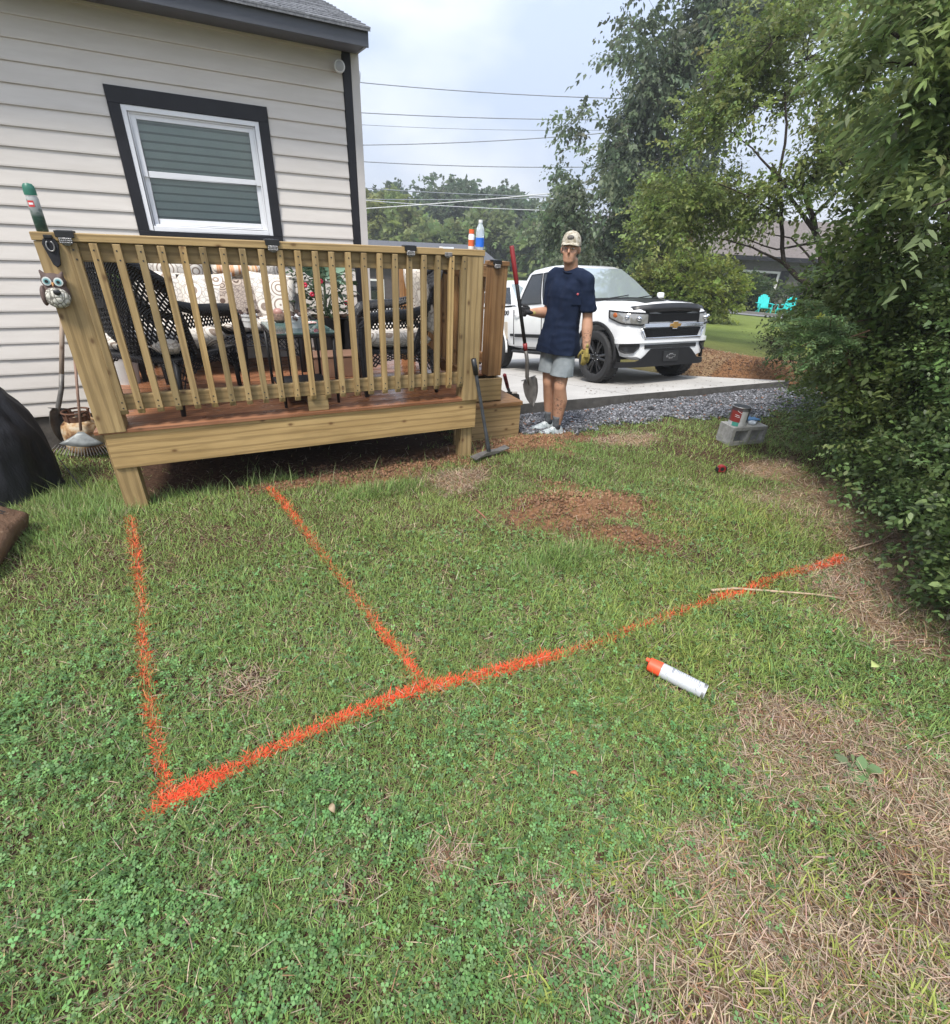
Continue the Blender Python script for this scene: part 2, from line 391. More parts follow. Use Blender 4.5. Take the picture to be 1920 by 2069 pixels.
def make_ground():
    def axis(lo, hi, dense_lo, dense_hi, step, grow):
        a = list(np.arange(dense_lo, dense_hi + 1e-6, step)); s = step
        while a[-1] < hi: s *= grow; a.append(a[-1] + s)
        s = step; b = [a[0]]
        while b[-1] > lo: s *= grow; b.append(b[-1] - s)
        return np.array(sorted(b[1:]) + a)
    xs = axis(-500, 700, -1.6, 8.4, .045, 1.12); ys = axis(-60, 900, -.3, 7.5, .045, 1.12)
    X, Y = np.meshgrid(xs, ys); x = X.ravel(); y = Y.ravel()
    z = terrain(x, y)
    dirt = zval(x, y, Z_DIRT); 
    dn = np.array([mnoise.noise((a * 11, b * 11, .3)) + .6 * mnoise.noise((a * 23, b * 23, 4.1)) if q > .02 else 0 for a, b, q in zip(x, y, dirt)]); z = z + dirt * .020 * dn
    nx, ny = len(xs), len(ys)
    i = np.arange(nx * ny).reshape(ny, nx)
    F = np.stack([i[:-1, :-1].ravel(), i[:-1, 1:].ravel(), i[1:, 1:].ravel(), i[1:, :-1].ravel()], 1)
    # what the ground is made of, per vertex: r = red clay, g = straw, b = shade of turf
    e = x - slab_right(y)
    bank = np.clip(1 - np.abs(e - .55) / .75, 0, 1) * np.clip((y - 4.2) / .3, 0, 1) * np.clip((9.5 - y) / 2, 0, 1)
    clay = np.maximum.reduce([dirt * (1 - .85 * zval(x, y, Z_UNDER)), np.clip(bank * 2.2, 0, 1) * np.where(y < 6.8, .95, .35), np.clip((y - 4.1) / .3, 0, 1) * (x > 7.2) * (y < 5.6) * .9])  # less clay under the deck: the darker soil colour stands in for shade
    straw = np.maximum.reduce([zval(x, y, Z_STRAW), .8 * zval(x, y, Z_DRY), np.clip(bank * 1.5, 0, 1) * .8 * (y > 6.0)])
    turf = np.clip(np.hypot(x, y) / 9 - .6, 0, 1)
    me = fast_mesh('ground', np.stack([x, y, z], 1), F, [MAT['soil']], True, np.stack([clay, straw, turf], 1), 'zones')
    return tag(link('ground', me), kind='structure')
def soil_material():
    t = NT('soil'); v = t.coord('Object')
    at = t.n('ShaderNodeAttribute', attribute_name='zones'); sp = t.n('ShaderNodeSeparateColor'); t.l(at.outputs['Color'], sp.inputs[0])
    n1 = t.noise(v, 34, 6, .65); n2 = t.noise(v, 5.5, 5); n3 = t.noise(v, 150, 4, .6)
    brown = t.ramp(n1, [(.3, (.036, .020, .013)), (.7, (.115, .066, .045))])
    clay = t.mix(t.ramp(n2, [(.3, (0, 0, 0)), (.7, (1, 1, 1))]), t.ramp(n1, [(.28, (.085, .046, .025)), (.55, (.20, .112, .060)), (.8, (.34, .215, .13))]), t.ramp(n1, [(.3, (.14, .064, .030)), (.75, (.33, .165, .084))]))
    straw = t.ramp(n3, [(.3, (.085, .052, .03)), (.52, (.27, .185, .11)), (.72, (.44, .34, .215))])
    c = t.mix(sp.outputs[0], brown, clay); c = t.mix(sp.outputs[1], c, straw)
    far = t.ramp(t.noise(v, 2.2, 6, .7), [(.3, (.10, .135, .035)), (.7, (.185, .235, .06))])
    far = t.mix(.5, far, t.ramp(t.noise(v, 24, 3), [(.3, (.09, .12, .03)), (.7, (.22, .26, .075))]))
    inv = t.n('ShaderNodeMath', operation='SUBTRACT'); inv.inputs[0].default_value = 1; t.l(sp.outputs[0], inv.inputs[1])
    mu = t.n('ShaderNodeMath', operation='MULTIPLY'); t.l(inv.outputs[0], mu.inputs[0]); t.l(sp.outputs[2], mu.inputs[1])
    c = t.mix(mu.outputs[0], c, far)
    return t.bsdf(c, .95, 0, t.bump(n1, .9, .03, t.bump(n3, .6, .006)), .1)
MAT['soil'] = soil_material()
ground = make_ground()

# ---------------------------------------------------------------- concrete drive
def concrete_material():
    t = NT('concrete'); v = t.coord('Object')
    c = t.ramp(t.noise(v, 1.3, 6, .6), [(.3, (.36, .345, .325)), (.7, (.48, .462, .435))])
    c = t.mix(t.ramp(t.noise(v, 60, 4), [(.35, (.35,) * 3), (.6, (0, 0, 0))]), c, (.30, .285, .265))
    return t.bsdf(c, .85, 0, t.bump(t.noise(v, 90, 5), .25, .004), .2)
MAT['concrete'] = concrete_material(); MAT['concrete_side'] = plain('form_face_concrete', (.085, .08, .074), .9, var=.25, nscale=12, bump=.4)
def make_slab():
    root = empty('driveway', (0, 0, 0)); tag(root, kind='structure')
    # panels between saw cuts, each a piece of its own
    cuts = [4.3, 8.1, 11.6, 15.2, 19, 26.2]
    from mathutils.geometry import tessellate_polygon
    def clip(poly, a, b, keep_lo, axis):
        out = []
        for i in range(len(poly)):
            p, q = poly[i], poly[(i + 1) % len(poly)]; pi, qi = (p[axis] <= a) == keep_lo, (q[axis] <= a) == keep_lo
            if pi: out.append(p)
            if pi != qi:
                t = (a - p[axis]) / (q[axis] - p[axis]); out.append((p[0] + (q[0] - p[0]) * t, p[1] + (q[1] - p[1]) * t))
        return out
    for i in range(len(cuts) - 1):
        for (xa, xb) in ((2.0, 4.78), (4.79, 8.6), (8.61, 13)):
            pl = clip(SLAB, cuts[i] + .004, 0, False, 1); pl = clip(pl, cuts[i + 1] - .004, 0, True, 1)
            pl = clip(pl, xa, 0, False, 0); pl = clip(pl, xb, 0, True, 0)
            if len(pl) < 3: continue
            m = MB(); n = len(pl)
            top = [(x, y, float(slab_z(x, y))) for x, y in pl]; bot = [(x, y, float(slab_z(x, y)) - .22) for x, y in pl]
            m.add(top + bot, [tuple(range(n)), tuple(range(n, 2 * n))[::-1]] + [(k, (k + 1) % n, n + (k + 1) % n, n + k) for k in range(n)])
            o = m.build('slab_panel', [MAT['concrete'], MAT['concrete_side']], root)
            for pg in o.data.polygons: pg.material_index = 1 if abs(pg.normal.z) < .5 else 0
    return root
make_slab()

# gravel: crushed blue-grey stone
def make_gravel():
    N = 30000; x = rng.uniform(2.35, 8.0, N * 2); y = rng.uniform(3.3, 5.25, N * 2)
    edge = np.interp(x, [2.3, 3.03, 7.75, 8.2], [5.10, 5.06, 4.70, 4.68]) 
    keep = (rng.random(len(x)) < gravel_mask(x, y)) & (y < edge - .008) & ~((x < 2.62) & (y > 4.0))
    x, y = x[keep][:N], y[keep][:N]; n = len(x)
    s = rng.uniform(.011, .030, n); z = terrain(x, y) + .004 + rng.random(n) * .014
    # squashed, jittered octahedra
    base = np.array([[1, 0, 0], [0, 1, 0], [-1, 0, 0], [0, -1, 0], [0, 0, .8], [0, 0, -.8]])
    V = base[None] * s[:, None, None] * rng.uniform(.6, 1.3, (n, 6, 1)) * np.array([1, .8, .75])
    a = rng.uniform(0, 6.28, n); b = rng.uniform(-.7, .7, n)
    ca, sa, cb, sb = np.cos(a), np.sin(a), np.cos(b), np.sin(b)
    vx = V[..., 0] * ca[:, None] - V[..., 1] * sa[:, None]; vy = V[..., 0] * sa[:, None] + V[..., 1] * ca[:, None]; vz = V[..., 2]
    vy, vz = vy * cb[:, None] - vz * sb[:, None], vy * sb[:, None] + vz * cb[:, None]
    P = np.stack([vx + x[:, None], vy + y[:, None], vz + z[:, None]], -1).reshape(-1, 3)
    f = np.array([[0, 1, 4], [1, 2, 4], [2, 3, 4], [3, 0, 4], [1, 0, 5], [2, 1, 5], [3, 2, 5], [0, 3, 5]])
    F = (f[None] + (np.arange(n) * 6)[:, None, None]).reshape(-1, 3)
    g = np.where(rng.random(n) < .25, rng.uniform(.16, .34, n), rng.uniform(.02, .14, n)); tint = np.stack([g * .97, g * .98, g * 1.05], 1)
    red = rng.random(n) < .025; tint[red] = np.array([.2, .09, .05]) * rng.uniform(.7, 1.3, (red.sum(), 1))
    m = NT('gravel'); at = m.n('ShaderNodeAttribute', attribute_name='col'); m.bsdf(at.outputs['Color'], .8, 0, None, .3); MAT['gravel'] = m.m
    me = fast_mesh('gravel', P, F, m.m, False, np.repeat(tint, 6, 0))
    tag(link('gravel', me), 'crushed blue grey gravel between the lawn and the concrete drive', 'gravel', kind='stuff')
    # gravel bed sheet just under the stones
make_gravel()
# ================================================================ house
HY = 5.5           # wall plane
def make_house():
    H = empty('house', (0, HY + 2, 0), 0, 'off white lap sided house with dark window trim and grey roof', 'house')
    inv = Vector((0, -(HY + 2), 0))
    def P(mb, name, mat, parent=H, **k):
        o = mb.build(name, mat, parent, **k)
        if parent is H: o.location = inv
        return o
    t = NT('vinyl_siding'); v = t.coord('Object', (1.2, 8, 8)); n = t.noise(v, 3, 6, .6)
    c = t.ramp(n, [(.25, (.585, .545, .500)), (.75, (.66, .62, .575))])
    c = t.mix(t.ramp(t.noise(t.coord('Object', (.5, 1, 3)), 2.4, 5), [(.5, (0, 0, 0)), (.8, (.22,) * 3)]), c, (.42, .37, .32))
    vinyl = t.bsdf(c, .48, 0, t.bump(t.noise(t.coord('Object', (4, 60, 60)), 2, 4), .08, .003), .35)
    # wall core (sheathing behind the boards)
    core = MB(); core.box(-6, 1.44, HY + .10, HY + 6, -.4, 3.02); wall = P(core, 'wall', MAT['white_trim'])
    # siding courses, each its own board; split round the window
    z0, dz = .110, .1247
    wx0, wx1, wz0, wz1 = -.449, .684, 1.559, 2.546
    def board(xa, xb, k, dy=0):
        za = z0 + k * dz; m = MB()
        prof = [(HY - .016, za), (HY - .0165, za + .012), (HY - .009, za + dz * .6), (HY - .002, za + dz + .006), (HY + .028, za + dz + .006), (HY + .028, za), (HY - .004, za - .001)]
        m.prism(prof, 'x', xa, xb)
        o = m.build('siding_board', vinyl, wall); o.location.y = dy
    for k in range(0, 24):
        za, zb = z0 + k * dz, z0 + (k + 1) * dz
        if za > 2.99: break
        if zb > wz0 + .01 and za < wz1 - .01:
            board(-6, wx0 - .004, k); board(wx1 + .004, 1.340, k)
            for (c0, c1) in ((wz1 + .002, zb + .006), (za, wz0 - .002)):      # cut pieces over and under the window
                if c1 - c0 > .015 and c0 >= za - .001 and c1 <= zb + .007:
                    f0, f1 = (c0 - za) / dz, (c1 - za) / dz; m = MB(); m.prism([(HY - .016 + .014 * f0, c0), (HY - .016 + .014 * min(f1, 1), c1), (HY + .028, c1), (HY + .028, c0)], 'x', wx0 - .004, wx1 + .004); m.build('siding_board', vinyl, wall)
        else:
            cut = [-3.1, -2.2, -2.75, -1.95][k % 4] if k < 12 else None
            if k == 4: board(-6, -1.60, k, -.0); board(-1.63, 1.340, k, -.003)
            else: board(-6, 1.340, k)
    f = MB(); f.box(-6, 1.45, HY + .02, HY + 6, -.6, .105)
    t = NT('foundation'); vv = t.coord('Object'); found = t.bsdf(t.ramp(t.noise(vv, 7, 6, .7), [(.3, (.05, .045, .042)), (.7, (.13, .115, .10))]), .9, 0, t.bump(t.noise(vv, 25, 4), .6, .01), .2)
    P(f, 'foundation', found)
    # corner: dark board and white corner post
    m = MB(); m.box(1.345, 1.413, HY - .022, HY + .03, .10, 3.0); P(m, 'corner_board', MAT['dark_trim'], bevel=.003)
    m = MB(); m.box(1.415, 1.487, HY - .018, HY + .10, .06, 3.0); P(m, 'corner_post', plain('corner_post_paint', (.55, .52, .49), .5, var=.06), bevel=.004)
    # side wall boards (seen edge-on)
    for k in range(0, 23):
        za = z0 + k * dz; m = MB(); m.prism([(1.47, za), (1.456, za + dz), (1.44, za + dz), (1.44, za)], 'y', HY + .102, HY + 6); P(m, 'siding_board', vinyl, wall)
    # window: dark surround boards, white frame, two sashes
    wn_ = empty('window', (0, 0, 0), parent=H); wn_.location = inv
    yf = HY - .030
    for (a, b, c_, d) in ((wx0, wx1, wz1 - .105, wz1), (wx0, wx1, wz0, wz0 + .045), (wx0, wx0 + .075, wz0 + .0452, wz1 - .1052), (wx1 - .075, wx1, wz0 + .0452, wz1 - .1052)):
        m = MB(); m.box(a, b, yf, HY + .03, c_, d); m.build('surround_board', MAT['dark_trim'], wn_, bevel=.003)
    ix0, ix1, iz0, iz1 = wx0 + .078, wx1 - .078, wz0 + .048, wz1 - .108
    vin = plain('white_vinyl', (.74, .75, .77), .35, var=.04)
    def ring(x0, x1, zz0, zz1, w, y0, y1, name, par, wt=None, wb=None):
        wt = wt or w; wb = wb or w; m = MB()
        m.box(x0, x0 + w, y0, y1, zz0, zz1); m.box(x1 - w, x1, y0, y1, zz0, zz1)
        m.box(x0 + w, x1 - w, y0, y1, zz1 - wt, zz1); m.box(x0 + w, x1 - w, y0, y1, zz0, zz0 + wb)
        return m.build(name, vin, par, bevel=.003)
    ring(ix0, ix1, iz0, iz1, .034, HY - .022, HY + .05, 'window_frame', wn_)
    ring(ix0 + .036, ix1 - .036, iz0 + .036, iz1 - .036, .012, HY - .004, HY + .05, 'inner_stop', wn_)
    zm = 2.005
    gt = NT('window_glass'); tr = gt.n('ShaderNodeBsdfTransparent'); tr.inputs[0].default_value = (.85, .90, .88, 1); gl = gt.n('ShaderNodeBsdfGlossy'); gl.inputs['Roughness'].default_value = .04; fr = gt.n('ShaderNodeFresnel'); fr.inputs[0].default_value = 1.7
    mx = gt.n('ShaderNodeMixShader'); gt.l(fr.outputs[0], mx.inputs[0]); gt.l(tr.outputs[0], mx.inputs[1]); gt.l(gl.outputs[0], mx.inputs[2]); gt.l(mx.outputs[0], gt.out.inputs['Surface']); g = gt.m
    for (za, zb, yy) in ((zm - .018, iz1 - .048, HY + .004), (iz0 + .048, zm + .022, HY + .022)):
        s = ring(ix0 + .048, ix1 - .048, za, zb, .036, yy, yy + .018, 'sash', wn_, wt=.03, wb=.04)
        m = MB(); m.box(ix0 + .083, ix1 - .083, yy + .007, yy + .011, za + .038, zb - .028); m.build('pane', g, s)
    # venetian blind behind the glass: slats
    bl = empty('blind', (0, 0, 0), parent=wn_); slatm = plain('blind_slat', (.62, .66, .63), .6, var=.06)
    sm = MB(); sm.prism([(HY + .048, 0), (HY + .070, .044), (HY + .072, .044), (HY + .051, -.001)], 'x', ix0 + .05, ix1 - .05); sme = sm.mesh('slat', slatm)
    zz = iz0 + .05
    while zz < iz1 - .06:
        link('slat', sme, bl, (0, 0, zz)); zz += .058
    m = MB(); m.box(ix0, ix1, HY + .085, HY + .09, iz0, iz1); m.build('back_panel', plain('blind_shade', (.36, .41, .39), .8, var=.05), wn_)
    # eave: soffit, fascia with drip edge, roof plane
    ey, ez = 5.15, 3.00
    m = MB(); m.box(-6, 1.464, ey + .02, HY + .1, ez - .004, ez + .012); P(m, 'soffit', plain('soffit', (.10, .105, .125), .6, var=.08))
    m = MB(); m.box(-6, 1.485, ey, ey + .02, ez - .03, ez + .085); P(m, 'fascia', plain('fascia', (.065, .07, .085), .5, var=.1), bevel=.003)
    m = MB(); m.prism([(ey + .02, ez + .0), (HY + 3.5, ez + .105 + .357 * (HY + 3.5 - ey)), (HY + 3.5, ez + .03 + .357 * (HY + 3.5 - ey) - .12), (HY, ez - .0), (ey + .02, ez - .02)], 'x', 1.465, 1.485); P(m, 'rake_board', plain('rake', (.2, .21, .24), .5, var=.1))
    t = NT('asphalt_shingle'); vv = t.coord('Object'); n1 = t.noise(vv, 2, 5); c = t.ramp(t.noise(vv, 55, 4), [(.3, (.10, .105, .115)), (.7, (.22, .225, .24))]); sh = t.bsdf(c, .9, 0, t.bump(t.noise(vv, 120, 3), .4, .004), .1)
    roof = empty('roof', (0, 0, 0), parent=H); roof.location = inv
    def rz(y): return ez + .09 + .357 * (y - ey)
    m = MB(); m.add([(-6, ey - .03, rz(ey - .03)), (1.495, ey - .03, rz(ey - .03)), (1.495, HY + 3.4, rz(HY + 3.4)), (-6, HY + 3.4, rz(HY + 3.4)), (-6, ey - .03, rz(ey - .03) - .02), (1.495, ey - .03, rz(ey - .03) - .02), (1.495, HY + 3.4, rz(HY + 3.4) - .02), (-6, HY + 3.4, rz(HY + 3.4) - .02)],
                 [(0, 1, 2, 3), (7, 6, 5, 4), (0, 4, 5, 1), (1, 5, 6, 2), (2, 6, 7, 3), (3, 7, 4, 0)]); m.build('roof_deck', sh, roof)
    # shingles: tabs in courses (one mesh shared by a row offset)
    for r in range(0, 20):
        y = ey - .032 + r * .135; m = MB(); xx = -3.2 + (.15 if r % 2 else 0)
        lean = []
        while xx < 1.46:
            xb = min(xx + .296, 1.497); d = random.uniform(.004, .009)
            m.add([(xx, y, rz(y) + d + .004), (xb, y, rz(y) + d + .004), (xb, y + .16, rz(y + .16) + .002), (xx, y + .16, rz(y + .16) + .002), (xx, y, rz(y) - .002), (xb, y, rz(y) - .002)], [(0, 1, 2, 3), (0, 4, 5, 1)]); xx += .30
        m.build('shingle_course', sh, roof)
    # attic gable wall
    m = MB(); m.prism([(HY + .1, 3.02), (HY + 3.4, rz(HY + 3.4) - .03), (HY + 6, 3.02)], 'x', 1.40, 1.455); P(m, 'gable', vinyl)
    return H
house = make_house()
def make_flood(name, loc, d, label):
    r = empty(name, loc, 0, label, 'camera'); M = Vector(d).to_track_quat('Z', 'Y').to_matrix().to_4x4()
    m = MB(); m.lathe([(0, -.02), (.022, -.02), (.022, .01), (.040, .015), (.046, .03), (.046, .052), (.040, .06)], 20, M); m.build('housing', MAT['white_plastic'], r, smooth=.7)
    m = MB(); m.lathe([(.0, .0605), (.034, .0605), (.038, .058)], 20, M); m.build('lens', plain(name + '_lens', (.40, .41, .44), .3, var=.05), r, smooth=True)
    m = MB(); m.tube([Vector(loc) * 0, M @ Vector((0, 0, -.045))], .018, 10); m.build('bracket', MAT['white_plastic'], r)
    return r
p = yp(683, 137, HY); make_flood('wall_camera', (p[0], HY - .04, p[2]), (-.15, -.95, -.12), 'round white security camera under the eave beside the dark corner board')
make_flood('wall_camera', (1.53, HY + .35, 2.93), (.9, -.3, -.1), 'small white camera on the far side of the house corner')
# ================================================================ deck
DY, DZ = 3.57, .535
def make_deck():
    D = empty('deck', (.5, 4.5, 0), 0, 'new pressure treated timber deck with slatted railing beside the house', 'deck'); off = Vector((-.5, -4.5, 0))
    def P(m, name, mat, par=None, bevel=.004, **k):
        o = m.build(name, mat, par or D, bevel=bevel, **k)
        if par is None: o.location = off
        return o
    def B(name, mat, x0, x1, y0, y1, z0, z1, par=None, bevel=.004):
        c = Vector(((x0 + x1) / 2, (y0 + y1) / 2, (z0 + z1) / 2)); m = MB(); m.box(x0 - c.x, x1 - c.x, y0 - c.y, y1 - c.y, z0 - c.z, z1 - c.z)
        o = m.build(name, MAT[mat], par or D, bevel=bevel); o.location = c + (off if par is None else Vector()); return o
    # legs and posts
    B('leg', 'wood_z', -.757, -.632, 3.585, 3.70, -.4, .513)
    B('leg', 'wood_z', 1.69, 1.795, 3.612, 3.72, -.4, .50)
    B('leg', 'wood_z', -.75, -.65, 5.1, 5.2, -.6, .49)
    B('leg', 'wood_z', 2.24, 2.335, 4.2, 4.3, -.6, .50)
    B('post', 'wood_z', -.765, -.622, 3.55, 3.69, .522, 1.556)
    B('post', 'wood_z', 1.665, 1.800, 3.55, 3.68, .516, 1.556)
    B('post', 'cedar_z', 1.68, 1.80, 5.02, 5.14, DZ, 1.50)
    B('post', 'cedar_z', 2.205, 2.345, 4.16, 4.30, DZ, 1.47)
    B('post_cap', 'cedar_x', 2.195, 2.355, 4.15, 4.31, 1.47, 1.505)
    B('post', 'cedar_z', 2.215, 2.335, 5.4, 5.52, DZ, 1.47)
    # rim boards
    B('rim_board', 'wood_x', -.745, 1.800, 3.570, 3.608, .278, .512)
    B('rim_board', 'wood_y', -.783, -.745, 3.72, 5.46, .278, .512)
    B('rim_board', 'wood_y', 1.762, 1.800, 3.61, 4.15, .28, .512)
    B('rim_board', 'wood_x', 1.802, 2.36, 4.15, 4.188, .30, .512)
    B('rim_board', 'wood_y', 2.322, 2.36, 4.19, 5.55, .30, .512)
    for k in range(5): B('joist', 'wood_y', -.40 + k * .42, -.362 + k * .42, 3.61, 5.44, .30, .505)
    # deck boards run along the house
    y = 3.556
    i = 0
    while y < 5.44:
        yb = min(y + .138, 5.465); xr = 1.806 if y < 4.14 else 2.368
        B('deck_board', 'deck', -.79, xr, y, yb, .513, DZ + random.uniform(-.001, .001), bevel=.003); y = yb + .0055; i += 1
    # front rail
    B('rail_cap', 'wood_x', -.770, 1.805, 3.545, 3.69, 1.5575, 1.596)
    B('top_rail', 'wood_x', -.622, 1.665, 3.582, 3.62, 1.462, 1.556)
    B('bottom_rail', 'wood_x', -.622, 1.665, 3.582, 3.62, .648, .740)
    bm_ = MB(); w = .0185
    zs = [(.028, -.462), (.0, -.445), (.0, .465)]
    vs = []
    # baluster with a chamfered foot
    bm_.add([(-w, .0185, -.462), (w, .0185, -.462), (w, -.006, -.462), (-w, -.006, -.462), (-w, -.0185, -.432), (w, -.0185, -.432), (-w, .0185, .462), (w, .0185, .462), (w, -.0185, .462), (-w, -.0185, .462)],
            [(0, 1, 2, 3), (3, 2, 5, 4), (4, 5, 8, 9), (6, 9, 8, 7), (0, 6, 7, 1), (0, 3, 4, 9, 6), (1, 7, 8, 5, 2)])
    bme = bm_.mesh('baluster', MAT['wood_z'], bevel=.002, bseg=1)
    sm = MB(); sm.lathe([(0, -.0012), (.0045, -.001), (.0045, .0005)], 8, Matrix.Rotation(R_(90), 4, 'X')); sme = sm.mesh('screw', MAT['black_metal'])
    xs = [-.603] + [-.515 + .1032 * k for k in range(21)] + [1.646]
    for k, x in enumerate(xs):
        o = link('baluster', bme, D, Vector((x, 3.5625, 1.090)) + off); o.rotation_euler = (0, random.uniform(-.004, .004), 0)
        for dz in (.43, .385, -.385, -.42): link('screw', sme, o, (random.uniform(-.004, .004), -.0196, dz))
    B('foot_block', 'wood_x', .48, .62, 3.58, 3.618, DZ + .002, .646)
    # right side rail
    B('rail_cap', 'cedar_y', 1.66, 1.80, 3.695, 5.15, 1.5, 1.538)
    B('top_rail', 'cedar_y', 1.72, 1.758, 3.685, 5.02, 1.405, 1.498)
    B('bottom_rail', 'cedar_y', 1.72, 1.758, 3.685, 5.02, .64, .73)
    cm = MB(); cm.box(-w, w, -w, w, -.45, .45); cme = cm.mesh('baluster', MAT['cedar_z'], bevel=.002, bseg=1)
    for k in range(11): link('baluster', cme, D, Vector((1.779, 3.78 + k * .112, 1.05)) + off)
    B('top_rail', 'cedar_y', 2.225, 2.263, 4.302, 5.40, 1.37, 1.462)
    B('bottom_rail', 'cedar_y', 2.225, 2.263, 4.302, 5.40, .62, .71)
    for k in range(9): link('baluster', cme, D, Vector((2.284, 4.40 + k * .113, 1.02)) + off)
    # step at the right end
    st = empty('step', (0, 0, 0), parent=D); st.location = off
    B('tread', 'cedar_x', 1.83, 2.56, 4.06, 4.148, .255, .293, st); B('tread', 'cedar_x', 2.362, 2.56, 4.152, 5.2, .255, .293, st)
    B('riser', 'wood_x', 1.84, 2.55, 4.075, 4.113, -.2, .253, st); B('riser', 'wood_y', 2.51, 2.548, 4.115, 5.18, -.3, .253, st)
    return D
deck = make_deck()

# lights clipped over the rail cap
def rail_light(x, y, z, label, white=False, rz=0):
    r = empty('rail_light', (x, y, z), rz, label, 'light', 'solar lights along the rail cap')
    hm = MAT['white_plastic'] if white else MAT['black_plastic']
    m = MB(); m.box(-.052, .052, -.012, .07, 0, .012); m.box(-.05, .05, -.017, -.003, -.028, .012); m.build('bracket', hm, r, bevel=.003)
    m = MB()
    for k in range(7):
        for q in range(3): m.ell((-.030 + k * .010, -.020, -.034 - q * .011), (.006, .005, .006), 6, 4)
    m.lathe([(0, -.012), (.03, -.012), (.036, -.002), (.036, .004)], 12, Matrix.Translation((0, -.012, -.045)) @ Matrix.Rotation(R_(90), 4, 'X'), sy=.8)
    m.build('lens', MAT['led_lens'], r, smooth=True)
    m = MB(); m.box(-.04, .04, .0, .06, .0125, .0145); m.build('solar_panel', MAT['solar'], r)
    r.scale = (.8, .8, .8); return r
MAT['led_lens'] = plain('clear_ribbed_lens', (.22, .215, .215), .15, var=.5, nscale=60)
MAT['solar'] = plain('solar_cell', (.05, .06, .08), .2, var=.3)
capz = 1.5965
for px, lab in ((136, 'black clip on light at the left end of the deck rail'), (551, 'black clip on light on the rail below the window corner'), (829, 'black clip on light on the rail right of the house corner')):
    p = yp(px, 490 + px * .015, 3.545); rail_light(p[0], 3.544, capz, lab)
p = yp(905, 508, 3.56); rail_light(p[0], 3.56, capz, 'pale topped light near the right end of the deck rail', True)
rail_light(2.23, 4.15, 1.5055, 'small light on top of the stair post behind the deck rail')

# ---------------------------------------------------------------- small things on rail and post
def spray_tin(name, loc, H, R, bands, capm, label, cat, M=None, rz=0):
    r = empty(name, loc, rz, label, cat)
    return r
def bug_spray():
    p = yp(88, 466, 3.60); r = empty('spray_can', (p[0] - .004, 3.60, capz), 0, 'green insect spray can with domed cap standing on the deck rail', 'spray can')
    m = MB(); m.lathe([(.024, 0), (.026, .004), (.026, .145), (.023, .156), (.0, .156)], 20)
    t = NT('bug_spray_label'); tc = t.coord('Object'); sx = t.n('ShaderNodeSeparateXYZ'); t.l(tc, sx.inputs[0])
    mr = t.n('ShaderNodeMapRange'); mr.inputs[1].default_value = 0; mr.inputs[2].default_value = .16; t.l(sx.outputs[2], mr.inputs[0])
    n = t.noise(t.coord('Object', (40, 40, 60)), 1.0, 3)
    c = t.ramp(mr.outputs[0], [(.0, (.012, .03, .022)), (.40, (.02, .055, .04)), (.55, (.20, .22, .21)), (.98, (.42, .43, .42))])
    c = t.mix(t.ramp(n, [(.55, (0, 0, 0)), (.6, (.6,) * 3)]), c, (.05, .09, .07))
    lab = t.bsdf(c, .35, 0, None, .5); m.build('can', lab, r, smooth=.6)
    m = MB(); m.lathe([(.0262, .158), (.0262, .18), (.024, .197), (.017, .207), (0, .21)], 20); m.build('cap', plain('green_cap', (.02, .13, .085), .4), r, smooth=.6)
    m = MB()
    q = [((.0268) * math.sin(a), -.0268 * math.cos(a), z) for z in (.108, .135) for a in np.linspace(-.75, .25, 7)]
    m.grid(q, 7, 2); m.build('badge', plain('red_badge', (.55, .05, .05), .4), r)
    m = MB(); m.grid([(.0271 * math.sin(a), -.0271 * math.cos(a), z) for z in (.117, .126) for a in np.linspace(-.6, .1, 6)], 6, 2); m.build('printed_mark', MAT['white_plastic'], r)
bug_spray()
def bottles():
    p = yp(969, 505, 3.60); r = empty('water_bottle', (p[0], 3.60, capz), 0, 'clear bottle of water with a blue label on the deck rail end', 'bottle')
    g = NT('clear_plastic'); gm = g.bsdf((.80, .88, .92), .08, 0, None, .5, Transmission_Weight=.6, IOR=1.2)
    m = MB(); m.lathe([(.026, 0), (.030, .006), (.030, .055), (.029, .06), (.030, .11), (.026, .135), (.013, .16), (.012, .168)], 20); m.build('bottle_body', gm, r, smooth=.7)
    m = MB(); m.lathe([(.0308, .018), (.0308, .075)], 20); m.build('bottle_label', plain('blue_label', (.02, .14, .62), .4), r, smooth=.7)
    m = MB(); m.lathe([(.0145, .167), (.0145, .185), (0, .185)], 16); m.build('cap', MAT['white_plastic'], r, smooth=.7)
    p = yp(955, 507, 3.62); r = empty('juice_bottle', (p[0], 3.645, capz), 0, 'short white bottle with orange cap beside the water bottle', 'bottle')
    m = MB(); m.lathe([(.020, 0), (.022, .005), (.022, .085), (.016, .1), (.0, .1)], 16); m.build('bottle_body', MAT['white_plastic'], r, smooth=.7)
    m = MB(); m.lathe([(.0225, .02), (.0225, .06)], 16); m.build('bottle_label', plain('orange_label', (.62, .13, .04), .4), r, smooth=.7)
    m = MB(); m.lathe([(.019, .098), (.019, .125), (0, .125)], 16); m.build('cap', plain('orange_cap', (.7, .12, .03), .4), r, smooth=.7)
bottles()
